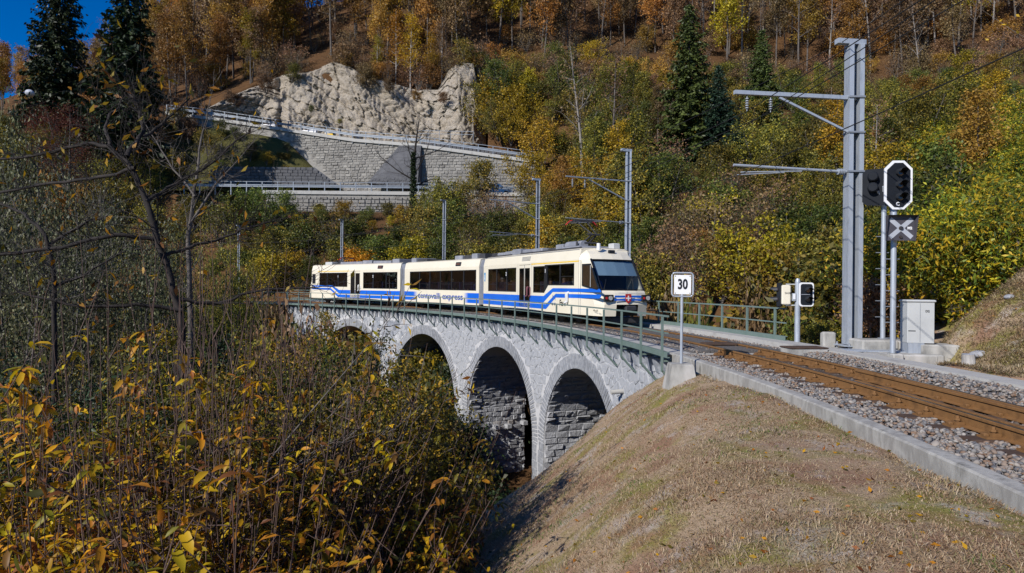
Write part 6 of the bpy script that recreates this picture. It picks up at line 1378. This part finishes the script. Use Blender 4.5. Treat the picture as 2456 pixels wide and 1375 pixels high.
# pale dead tree, ivy tree
single('dead_tree', bare[1], 1398, 425, 60, (.95, .80), 'pale dead tree with bare white limbs above the golden bushes', 'lf_brown', 'bark_mid', ('trunk', 'crown'), 'tree', False)
single('dead_tree', bare[2], 1470, 430, 62, (.9, .75), 'grey leafless tree beside the pale dead tree', 'lf_brown', 'bark', ('trunk', 'crown'), 'tree', False)
r = np.random.default_rng(77); tb, an = skeleton(r, 13., .34, .42, 12, 5.0, .35, 5, .5, 1, .02, 2); V, F = join(tb); ivt = np_mesh('trunk', V, F, True)
zz_ = r.uniform(0, 9.0, 2600); aa = r.uniform(0, 2 * PI, 2600); rr3 = r.uniform(.2, .6, 2600) * (1 - zz_ / 14); V, F = leaf_quads(np.stack([np.cos(aa) * rr3, np.sin(aa) * rr3, zz_], -1), .2, .8, r=r); ivc = np_mesh('ivy', V, [F])
p = W(990, 555, 71); plant('ivy_tree', (ivt, ivc), (p.x, p.y, min(p.z, gz(p.x, p.y))), 1.0, 1.0, 'leafless tree with ivy covered trunk before the retaining walls', 'tree', None, mt['bark_dark'], mt['lf_ivy'], parts=('trunk', 'ivy'))
# right hand overhanging branches
r = np.random.default_rng(78); tb, an = skeleton(r, 12., .16, .35, 15, 4.5, .4, 5, .5, 1, .1, 2); V, F = join(tb); V2, F2 = crown_from(r, an, 500, .16, .3)
p = (24.5, 24.5); plant('bare_tree', (np_mesh('trunk', V, F, True), np_mesh('crown', V2, [F2])), (*p, gz(*p)), 1.0, 2.0, 'lichen grey spreading tree reaching over the feathery shrubs', 'tree', None, mt['twig_grey'], mt['lf_yellow'])
for k, (px, py, d) in enumerate(((2300, 760, 19), (2400, 640, 21), (2440, 560, 24), (2260, 640, 24), (2350, 560, 27), (2210, 770, 19.5), (2430, 690, 18.5), (2250, 720, 21), (2160, 790, 19), (2060, 800, 20.5), (1990, 800, 21.5), (1930, 790, 23))):
    p = W(px, py, d); plant('robinia_shrub', robinia[k % 3], (p.x, p.y, gz(p.x, p.y) - .1), vr.uniform(.75, 1.05) if px > 2150 else .5, k, 'yellow green feathery leaved shrub beside the grass mound', 'shrub', 'shrubs on the slope behind the line, feathery', mt['twig_grey'], mt['lf_robinia'], parts=('stems', 'foliage'))
for k in range(26):                               # low growth just behind the far railing and in the ravine
    a = lerp(9, 57, k / 25); q = pol(58.0 + vr.uniform(0, 1.6), a); zq = gz(q.x, q.y); plant('shrub', bushy[k % 4], (q.x, q.y, zq), max(.5, min(2.2, (2.0 + 1.2 * math.sin(k * 1.7) - zq) / 3.0)), k, 'dense shrub crowding against the back of the viaduct', 'shrub', 'shrubs behind the viaduct', mt['bark'], mt['lf_olive' if k % 3 else 'lf_brown'], parts=('stems', 'foliage'))
for k in range(24):
    a = lerp(9.5, 52, k / 23); q = pol(57.0 + vr.uniform(0, .9), a); zq = gz(q.x, q.y); s = (vr.uniform(.5, 1.6) - zq) / 3.0
    if s > .2: plant('shrub', bushy[k % 4], (q.x, q.y, zq), (min(.8, max(.35, s)), s), k, 'dense shrub crowding against the back of the viaduct', 'shrub', 'shrubs behind the viaduct', mt['bark'], mt[('lf_olive', 'lf_green', 'lf_brown')[k % 3]], parts=('stems', 'foliage'))
# ---------------------------------------------------------------- small leaved trees inside the curve
for px, py, d, s, m_ in ((40, 520, 36, 1.7, 'lf_grey'), (140, 470, 40, 1.8, 'lf_grey'), (250, 560, 34, 1.35, 'lf_grey'), (60, 660, 27, 1.35, 'lf_grey'), (190, 640, 29, 1.2, 'lf_grey'), (330, 620, 30, 1.1, 'lf_grey'), (-40, 420, 44, 1.9, 'lf_grey'), (420, 640, 33, 1.0, 'lf_olive'), (500, 650, 38, 1.0, 'lf_olive'), (600, 690, 40, .9, 'lf_olive'), (240, 430, 46, 1.5, 'lf_grey'), (130, 700, 24, 1.1, 'lf_grey'), (300, 720, 24, 1.0, 'lf_grey'), (0, 760, 20, 1.1, 'lf_grey')):
    p = W(px, py, d); zg = gz(p.x, p.y); h_ = 9. * s * .62; top = p.z + h_ * .45; plant('small_leaved_tree', smallleaf[vr.randrange(2)], (p.x, p.y, zg), (s * .8, max(.5, (top - zg) / 9.)), vr.uniform(0, 6), 'grey green small leaved tree rising from the ravine' if m_ == 'lf_grey' else 'olive small leaved tree at the ravine edge by the track', 'tree', 'ravine trees ' + m_[3:], mt['bark'], mt[m_])
p = W(165, 330, 42); plant('red_shrub', smallleaf[0], (p.x, p.y, p.z - 3.5), (.9, .6), 1.2, 'dull red leaved bush below the two dark spruces', 'shrub', None, mt['bark'], mt['lf_red'], parts=('stems', 'foliage'))
# ---------------------------------------------------------------- foreground: dark bare tree
def px_tree(name, label, d, lines_, mats_, twig_n, seed, leaf=None, nleaf=0):
    r = np.random.default_rng(seed); main = lines_[0]; b0 = W(*main[0][:2], d); t = thing(name, label, 'tree', (b0.x, b0.y, gz(b0.x, b0.y))); T = []; TW = []; AN = []
    root = np.array(t.location)
    for li, ln in enumerate(lines_):
        P = np.array([tuple(W(q[0], q[1], d + q[2])) for q in ln]) - root; k = len(P); tt_ = np.linspace(0, k - 1, (k - 1) * 4 + 1)
        Pi = np.stack([np.interp(tt_, range(k), P[:, c]) for c in range(3)], -1); Pi[1:-1] = (Pi[:-2] + 2 * Pi[1:-1] + Pi[2:]) / 4; Pi += r.normal(0, .012, Pi.shape)
        if li == 0: Pi = np.vstack([[0, 0, -.4], Pi])
        ra = np.linspace(ln[0][3], ln[-1][3], len(Pi)); T.append(tube_np(Pi, ra, 7))
        for _ in range(int(twig_n * len(Pi) / 12)):
            j = int(r.integers(2, len(Pi))); dr = r.normal(0, 1, 3) + np.array([0, 0, .4]) + (Pi[j] - Pi[j - 1]) / np.linalg.norm(Pi[j] - Pi[j - 1]); L_ = r.uniform(.35, 1.3)
            tw, _d = curve(r, Pi[j], dr, L_, 5, (0, 0, .15), .35); TW.append(tube_np(tw, max(.005, ra[j] * .2) * np.linspace(1, .3, 6), 4)); AN += list(tw[2:])
            for _2 in range(3): q2 = tw[int(r.integers(1, 6))]; t2, _d = curve(r, q2, r.normal(0, 1, 3) + unit(dr), L_ * .45, 3, (0, 0, .1), .35); TW.append(tube_np(t2, .0038 * np.linspace(1, .5, 4), 3)); AN += list(t2[1:])
    V, F = join(T); link('trunk', np_mesh('trunk', V, F, True), t, mats_[0]); V, F = join(TW); link('twigs', np_mesh('twigs', V, F), t, mats_[1])
    if nleaf: V, F = crown_from(r, np.array(AN), nleaf, .15, .05, aspect=.36, droop=.6); link('leaves', np_mesh('leaves', V, [F]), t, leaf)
    return t
px_tree('bare_tree', 'dark crooked leafless tree with long limbs leaning over the ravine', 9.5,
        [[(440, 790, 0, .052), (395, 620, 0, .043), (350, 480, 0, .036), (318, 400, .1, .033), (262, 350, .2, .036), (190, 345, .3, .03), (110, 372, .5, .022), (-60, 385, .8, .02)],
         [(322, 405, 0, .03), (240, 425, .3, .024), (130, 440, .5, .028), (-60, 470, .7, .02)],
         [(378, 575, 0, .034), (280, 562, -.3, .028), (150, 590, -.5, .022), (-60, 625, -.6, .025)],
         [(352, 485, 0, .03), (420, 440, .4, .02), (500, 400, .7, .02), (590, 320, 1., .01)],
         [(300, 375, .1, .04), (345, 315, .6, .03), (330, 250, .8, .02), (290, 200, 1.0, .012)],
         [(390, 610, 0, .03), (470, 590, .4, .022), (560, 560, .6, .016), (650, 530, .8, .012)],
         [(262, 350, .2, .03), (250, 290, .5, .02), (300, 230, .8, .012)],
         [(345, 330, .5, .028), (400, 290, .8, .02), (455, 235, 1.1, .01)],
         [(430, 720, 0, .034), (520, 730, .3, .026), (600, 700, .5, .018), (760, 690, .8, .012)],
         [(435, 745, 0, .032), (330, 730, -.3, .025), (200, 740, -.6, .03), (40, 700, -.8, .015)]],
        [mt['bark_dark'], mt['bark_dark']], 30, 5, mt['lf_chestnut'], 330)
px_tree('bare_tree', 'thin pale limbed bare tree behind the dark crooked tree', 13.5,
        [[(455, 760, 0, .06), (450, 560, 0, .05), (470, 450, .1, .035), (478, 360, .2, .025), (500, 260, .3, .01)], [(452, 540, 0, .03), (520, 440, .3, .02), (600, 350, .5, .008)], [(468, 470, 0, .025), (400, 380, .3, .015), (350, 300, .4, .008)]],
        [mt['bark'], mt['twig_grey']], 24, 6)
px_tree('bare_tree', 'grey leafless sapling with tangled limbs at the edge of the ravine', 12.0,
        [[(135, 800, 0, .05), (125, 640, 0, .042), (110, 560, 0, .034), (40, 500, .2, .035), (-60, 470, .3, .02)], [(115, 590, 0, .035), (210, 530, .3, .025), (260, 520, .5, .012)], [(128, 690, 0, .035), (200, 660, .3, .025), (300, 600, .6, .012)]],
        [mt['bark_dark'], mt['twig_grey']], 24, 8)
# ---------------------------------------------------------------- foreground: chestnut shoots, vines
def shoots_proto(seed, n=7, H=4.2, nleaf=800, fan=(.05, .4), lsize=.145):
    r = np.random.default_rng(seed); T, A_ = [], []
    for s in range(n):
        az = r.uniform(0, 2 * PI); l = r.uniform(*fan); h = H * r.uniform(.65, 1.0); p0 = np.array([math.cos(az), math.sin(az), 0]) * r.uniform(.05, .25) + np.array([0, 0, -.3])
        P, _ = curve(r, p0, (math.cos(az) * l, math.sin(az) * l, 1), h, 12, (0, 0, .15), .07); T.append(tube_np(P, np.linspace(.012, .003, 13) * r.uniform(.6, 1.2), 5))
        for k in range(8):
            j = int(r.integers(2, 11)); tw, _ = curve(r, P[j], r.normal(0, .9, 3) + np.array([0, 0, .7]), r.uniform(.25, .9), 4, (0, 0, .2), .2); T.append(tube_np(tw, np.linspace(.007, .002, 5), 4)); A_ += [(q, 1.0 if j < 8 else .35) for q in tw[1:]]
        A_ += [(q, .35) for q in P[3:9]]
    pts = np.array([a for a, w in A_]); w = np.array([w for a, w in A_]); P = pts[r.choice(len(pts), nleaf, p=w / w.sum())] + r.normal(0, .02, (nleaf, 3))
    # leaves: long, folded along the midrib, six vertices
    d = unit(r.normal(0, 1, (nleaf, 3)) * np.array([1, 1, .5]) + np.array([0, 0, -.45])); b = unit(np.cross(d, r.normal(0, .35, (nleaf, 3)) + np.array([0, 0, 1.]))); nn = np.cross(b, d); L_ = (lsize * r.uniform(.55, 1.25, nleaf))[:, None]; wd = L_ * .16
    cv = r.uniform(-.1, .25, (nleaf, 1))
    a0, a1, a2, a3 = P, P + d * L_ * .33 + nn * L_ * .06, P + d * L_ * .7 + nn * L_ * (.06 - cv * .5), P + d * L_ - nn * L_ * cv
    up = nn * wd * .35
    V = np.stack([a0, a1 + b * wd + up, a2 + b * wd * .9 + up, a3, a2 - b * wd * .9 + up, a1 - b * wd + up, a1, a2], 1).reshape(-1, 3); o8 = 8 * np.arange(nleaf)[:, None]
    quad = np.concatenate([o8 + np.array([[6, 1, 2, 7]]), o8 + np.array([[5, 6, 7, 4]])]); tri = np.concatenate([o8 + np.array([[0, 1, 6]]), o8 + np.array([[0, 6, 5]]), o8 + np.array([[7, 2, 3]]), o8 + np.array([[4, 7, 3]])])
    V0, F0 = join(T); return np_mesh('stems', V0, F0), np_mesh('leaves', V, [quad, tri])
chest = [(3.0, shoots_proto(100, 7, 3.2, 650)), (4.2, shoots_proto(101, 7, 4.6, 900)), (4.0, shoots_proto(102, 7, 4.4, 900, (.2, .8))), (5.8, shoots_proto(103, 7, 6.4, 1250, (.1, .5))), (5.6, shoots_proto(104, 7, 6.2, 1200, (.1, .7))), (8.0, shoots_proto(105, 7, 8.8, 1600, (.05, .45)))]
barew = [(4.4, shoots_proto(110, 7, 4.6, 60, (.02, .22))), (6.4, shoots_proto(111, 8, 6.8, 90, (.04, .25))), (9.0, shoots_proto(112, 7, 9.4, 110, (.03, .2)))]
def vine_proto(seed, H, n, size=.06):
    r = np.random.default_rng(seed); tb, an = skeleton(r, H, .022, .12, 11, .45 + .3 * H ** .5, .5, 5, .5, 6, .15, 1); V0, F0 = join(tb); V, F = leaf_ovals(an[r.integers(0, len(an), n)] + r.normal(0, .11, (n, 3)), size, .62, .3, r)
    fl = an[r.integers(0, len(an), 30)]; fl = fl[fl[:, 2] > H * .5]; P = np.repeat(fl, 34, 0); P = P + unit(r.normal(0, 1, P.shape)) * r.uniform(.0, .05, (len(P), 1)); Vf, Ff = leaf_quads(P, .035, .12, r=r); return np_mesh('stems', V0, F0), np_mesh('foliage', V, [F]), np_mesh('seed_heads', Vf, [Ff])
vines = [(2.3, vine_proto(120, 2.5, 5200)), (3.6, vine_proto(121, 3.9, 7500)), (5.4, vine_proto(122, 5.8, 9500)), (7.2, vine_proto(123, 7.6, 11500))]
def ytop(px): return float(np.interp(px, [-100, 0, 200, 400, 600, 680, 750, 850, 950, 1050, 1120, 1180, 1240], [640, 700, 700, 670, 690, 735, 795, 850, 900, 975, 1085, 1210, 1320]))
fr_ = random.Random(9)
def place_fg(px, d, protos, name, lab, grp, stem, leaf, parts=('stems', 'leaves'), dy=0):
    p = W(px, ytop(px) + dy, d); zg = gz(p.x, p.y); need = p.z - zg
    if need < 1.2: return None
    c = sorted(protos, key=lambda q: abs(math.log(need / q[0])) + fr_.random() * .12)[0]; s = need / c[0]
    if s < .5: return None
    return plant(name, c[1][:2], (p.x, p.y, zg), min(s, 1.4), fr_.uniform(0, 6.3), lab, 'sapling' if 'chestnut' in name else 'shrub', grp, stem, leaf, fr_.uniform(-.06, .06), parts), c[1]
for k in range(112):
    px = fr_.uniform(-60, 1060); d = fr_.uniform(4.8, 10.0) if px < 800 else fr_.uniform(8.0, 11.5)
    if px > 700 and d < 6: continue
    place_fg(px, d, chest, 'chestnut_sapling', 'chestnut shoots with long yellow and brown leaves filling the bank', 'chestnut shoots on the bank', mt['twig'], mt['lf_chestnut'], dy=fr_.random() * (430 if px < 900 else 170) - 10)
for k in range(11):
    px = fr_.uniform(240, 740); d = fr_.uniform(6, 11)
    place_fg(px, d, barew, 'chestnut_sapling', 'straight bare reddish chestnut rods with few leaves before the viaduct end', 'bare chestnut rods', mt['twig'], mt['lf_chestnut'], dy=fr_.uniform(-190, -40))
for k in range(8):
    px = fr_.uniform(660, 1000); d = fr_.uniform(7, 10)
    place_fg(px, d, barew, 'chestnut_sapling', 'thin bare chestnut rods crossing in front of the arches', 'rods before the arches', mt['twig'], mt['lf_chestnut'], dy=fr_.uniform(-130, -40))
for k in range(46):
    px = fr_.uniform(-40, 1040); d = fr_.uniform(8.0, 12.5) if px < 800 else fr_.uniform(9.5, 12.5); c = fr_.random()
    if k < 10: px = 600 + 42 * k
    lm = 'lf_vine' if 350 < px < 820 and c < .45 else 'lf_bramble' if c < .62 else 'lf_ivy' if c < .76 else 'lf_chestnut'
    lab = {'lf_vine': 'lime green climbing vine tangle with grey seed heads', 'lf_bramble': 'olive leaved bramble tangle in the chestnut thicket', 'lf_ivy': 'dark green bramble tangle in the chestnut thicket', 'lf_chestnut': 'yellow brown bramble tangle in the chestnut thicket'}[lm]
    t = place_fg(px, d, vines, 'climbing_vine', lab, 'tangles ' + lm[3:], mt['twig_grey'], mt[lm], dy=fr_.uniform(20, 480) if k > 9 else fr_.uniform(-15, 60), parts=('stems', 'foliage'))
    if t and lm in ('lf_vine', 'lf_bramble'): v = t[1]; tag(link('seed_heads', v[2], t[0], None if v[2].materials else mt['fluff']), kind='stuff')
# low arching rods reaching out of the thicket towards the viaduct
r = np.random.default_rng(140)
for k in range(16):
    px = fr_.uniform(560, 820); py = fr_.uniform(1050, 1420); d = fr_.uniform(6.5, 9.5); b = W(px, py, d); tip = W(px + fr_.uniform(180, 420), py - fr_.uniform(120, 420), d + fr_.uniform(.3, 1.6))
    t = thing('chestnut_sapling', 'low slanting grey chestnut rod reaching out towards the arches', 'sapling', tuple(b), 0, 'slanting chestnut rods'); T = []
    v = np.array(tip - b); side = unit(r.normal(0, 1, 3)); P = np.array([v * q + side * .12 * math.sin(q * 3) + np.array([0, 0, .25 * q * (1 - q)]) for q in np.linspace(-.25, 1, 10)]); T.append(tube_np(P, np.linspace(.014, .003, 10), 5)); A_ = []
    for _ in range(9): j = int(r.integers(3, 10)); tw, _d = curve(r, P[j], unit(v) + r.normal(0, .45, 3), r.uniform(.2, .6), 4, (0, 0, .1), .15); T.append(tube_np(tw, np.linspace(.006, .002, 5), 4)); A_ += list(tw[2:])
    V, F = join(T); link('stem', np_mesh('stem', V, F), t, mt['twig_grey']); V, F = crown_from(r, np.array(A_), 10, .16, .02, aspect=.35, droop=.8); link('leaves', np_mesh('leaves', V, [F]), t, mt['lf_chestnut'])
# trees standing beside the camera on the sunny side, outside the picture; they shade the thicket
for k, (x, y, s) in enumerate(((-10.5, 1.0, .6), (-14.0, 5.5, .7))):
    plant('shade_tree', smallleaf[k % 2], (x, y, gz(x, y)), (s * 1.5, s * 1.75), k * 1.3, 'leafy tree shading the chestnut thicket from the sunny side', 'tree', 'trees shading the thicket', mt['bark'], mt['lf_olive'])
# dark low growth under the thicket
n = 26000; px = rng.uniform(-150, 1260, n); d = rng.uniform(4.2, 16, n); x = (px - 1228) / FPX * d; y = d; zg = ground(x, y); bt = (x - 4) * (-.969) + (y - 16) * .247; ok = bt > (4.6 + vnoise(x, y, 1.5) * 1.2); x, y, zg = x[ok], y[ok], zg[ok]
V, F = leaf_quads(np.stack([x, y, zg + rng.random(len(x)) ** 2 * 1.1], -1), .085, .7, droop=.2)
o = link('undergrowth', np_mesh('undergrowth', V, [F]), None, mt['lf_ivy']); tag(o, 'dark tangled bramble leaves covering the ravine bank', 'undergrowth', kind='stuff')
for k in range(34):                               # growth at the foot of the piers and down the ravine
    a = fr_.uniform(14, 50); q = pol(fr_.uniform(40, 50.3), a); zq = gz(q.x, q.y); top = W(1228, np.interp(1228 + q.x / q.y * FPX, [700, 850, 950, 1100, 1250, 1300], [800, 870, 960, 1090, 1230, 1300]), q.y).z; s = (top - zq) / 3.0
    if s < .3: continue
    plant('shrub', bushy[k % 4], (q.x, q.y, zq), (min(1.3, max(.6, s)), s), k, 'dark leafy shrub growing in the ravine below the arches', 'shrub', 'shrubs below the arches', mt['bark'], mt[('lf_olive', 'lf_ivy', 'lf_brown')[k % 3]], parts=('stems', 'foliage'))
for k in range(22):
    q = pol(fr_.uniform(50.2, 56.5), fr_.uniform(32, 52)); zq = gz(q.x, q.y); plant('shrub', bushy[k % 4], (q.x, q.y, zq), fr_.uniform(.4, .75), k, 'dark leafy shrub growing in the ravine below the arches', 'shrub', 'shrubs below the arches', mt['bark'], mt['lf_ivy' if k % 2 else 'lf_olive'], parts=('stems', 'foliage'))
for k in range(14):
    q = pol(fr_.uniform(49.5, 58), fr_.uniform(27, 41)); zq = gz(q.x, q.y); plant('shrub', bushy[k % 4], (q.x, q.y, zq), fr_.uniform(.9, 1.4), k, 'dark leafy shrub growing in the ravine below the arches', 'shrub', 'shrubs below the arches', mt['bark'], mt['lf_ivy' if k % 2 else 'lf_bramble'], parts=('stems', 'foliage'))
for k in range(18):
    q = pol(fr_.uniform(43.5, 49.5), fr_.uniform(52, 70)); zq = gz(q.x, q.y); s = (fr_.uniform(-.2, .9) - zq) / 3.0
    if s > .15: plant('shrub', bushy[k % 4], (q.x, q.y, zq), (max(.5, min(s, 1.2)), s), k, 'leafy shrub beside the track where the viaduct ends', 'shrub', 'shrubs at the viaduct end', mt['bark'], mt[('lf_olive', 'lf_brown', 'lf_green')[k % 3]], parts=('stems', 'foliage'))
# ---------------------------------------------------------------- grass on the bank and the mound
def blades(n, lo, hi, dmin, dmax, cond, length, m_, label, nm):
    px = rng.uniform(lo, hi, n); d = dmin * (dmax / dmin) ** rng.random(n); u = (px - 1228) / FPX; x, y = u * d, d; k = cond(x, y); x, y, d = x[k], y[k], d[k]; z = ground(x, y) - .008; n = len(x)
    L_ = length * rng.uniform(.4, 1.3, n) * (.55 + .9 * np.clip(vnoise(x, y, .8) + .5, 0, 1)) * (1 + d * .02); a = rng.uniform(0, 2 * PI, n); lean = rng.uniform(.75, 1.6, n) ** 1.0; w = .0017 * (1 + d * .22)
    P = np.stack([x, y, z], -1); dx = np.stack([np.cos(a), np.sin(a), np.zeros(n)], -1); sx = np.stack([-np.sin(a), np.cos(a), np.zeros(n)], -1); tip = P + dx * (L_ * np.sin(lean))[:, None] + np.array([0, 0, 1.]) * (L_ * np.cos(lean))[:, None]; md = P + (tip - P) * .55 + np.array([0, 0, 1.]) * (L_ * .12)[:, None]
    V = np.stack([P - sx * w[:, None], P + sx * w[:, None], md + sx * w[:, None] * .8, md - sx * w[:, None] * .8, tip], 1).reshape(-1, 3); o5 = 5 * np.arange(n)[:, None]
    o = link(nm, np_mesh(nm, V, [o5 + np.array([[0, 1, 2, 3]]), o5 + np.array([[3, 2, 4]])]), None, m_); tag(o, label, 'grass', kind='stuff')
def c_bank(x, y):
    r0 = np.hypot(x - CX, y - CY); th = np.degrees(np.arctan2(y - CY, x - CX)); bt = (x - 4) * (-.969) + (y - 16) * .247; return (r0 < 51.12) & (bt < 4.2) & (th < 11)
def c_mound(x, y): r0 = np.hypot(x - CX, y - CY); return (r0 > 55.95) & (r0 < 63) & (y < 17) & (ground(x, y) > -.16) & ~((x < 10.45) & (y > 13.9))
blades(230000, 900, 2500, 2.3, 17, c_bank, .045, mt['straw'], 'short dry straw coloured grass on the bank beside the kerb', 'grass')
blades(120000, 900, 2500, 2.3, 17, lambda x, y: c_bank(x, y) & (vnoise(x + 70, y, .9) + .5 * vnoise(x, y + 30, .3) > .05), .045, mt['redgrass'], 'reddish dry grass patches on the bank beside the kerb', 'grass')
blades(90000, 2180, 2560, 8, 17.5, c_mound, .10, mt['straw'], 'dry straw coloured grass on the mound behind the signals', 'grass')
blades(30000, 2180, 2560, 8, 17.5, lambda x, y: c_mound(x, y) & (vnoise(x, y, .8) > .1), .05, mt['weed'], 'green grass patches on the mound behind the signals', 'grass')
def c_weed(x, y): return c_bank(x, y) & (vnoise(x, y, .5) + .7 * vnoise(x + 40, y, 2.2) + .5 * vnoise(x, y + 5, .17) > .26)
blades(120000, 1000, 2500, 2.3, 16, c_weed, .045, mt['weed'], 'green weed tufts dotted through the dry bank grass', 'weeds')
n = 900; px = rng.uniform(1050, 2500, n); d = 2.4 * (15 / 2.4) ** rng.random(n); x = (px - 1228) / FPX * d; k = c_bank(x, d); x, y = x[k], d[k]
n2 = 500; px = rng.uniform(2150, 2600, n2); d = rng.uniform(8, 16, n2); x2 = (px - 1228) / FPX * d; k = c_mound(x2, d); x = np.concatenate([x, x2[k]]); y = np.concatenate([y, d[k]])
V, F = leaf_quads(np.stack([x, y, ground(x, y) + .015], -1), .055, .5, spread=.25); o = link('fallen_leaves', np_mesh('fallen_leaves', V, [F]), None, mt['lf_chestnut']); tag(o, 'fallen orange and brown leaves scattered over the grass', 'fallen leaves', kind='stuff')
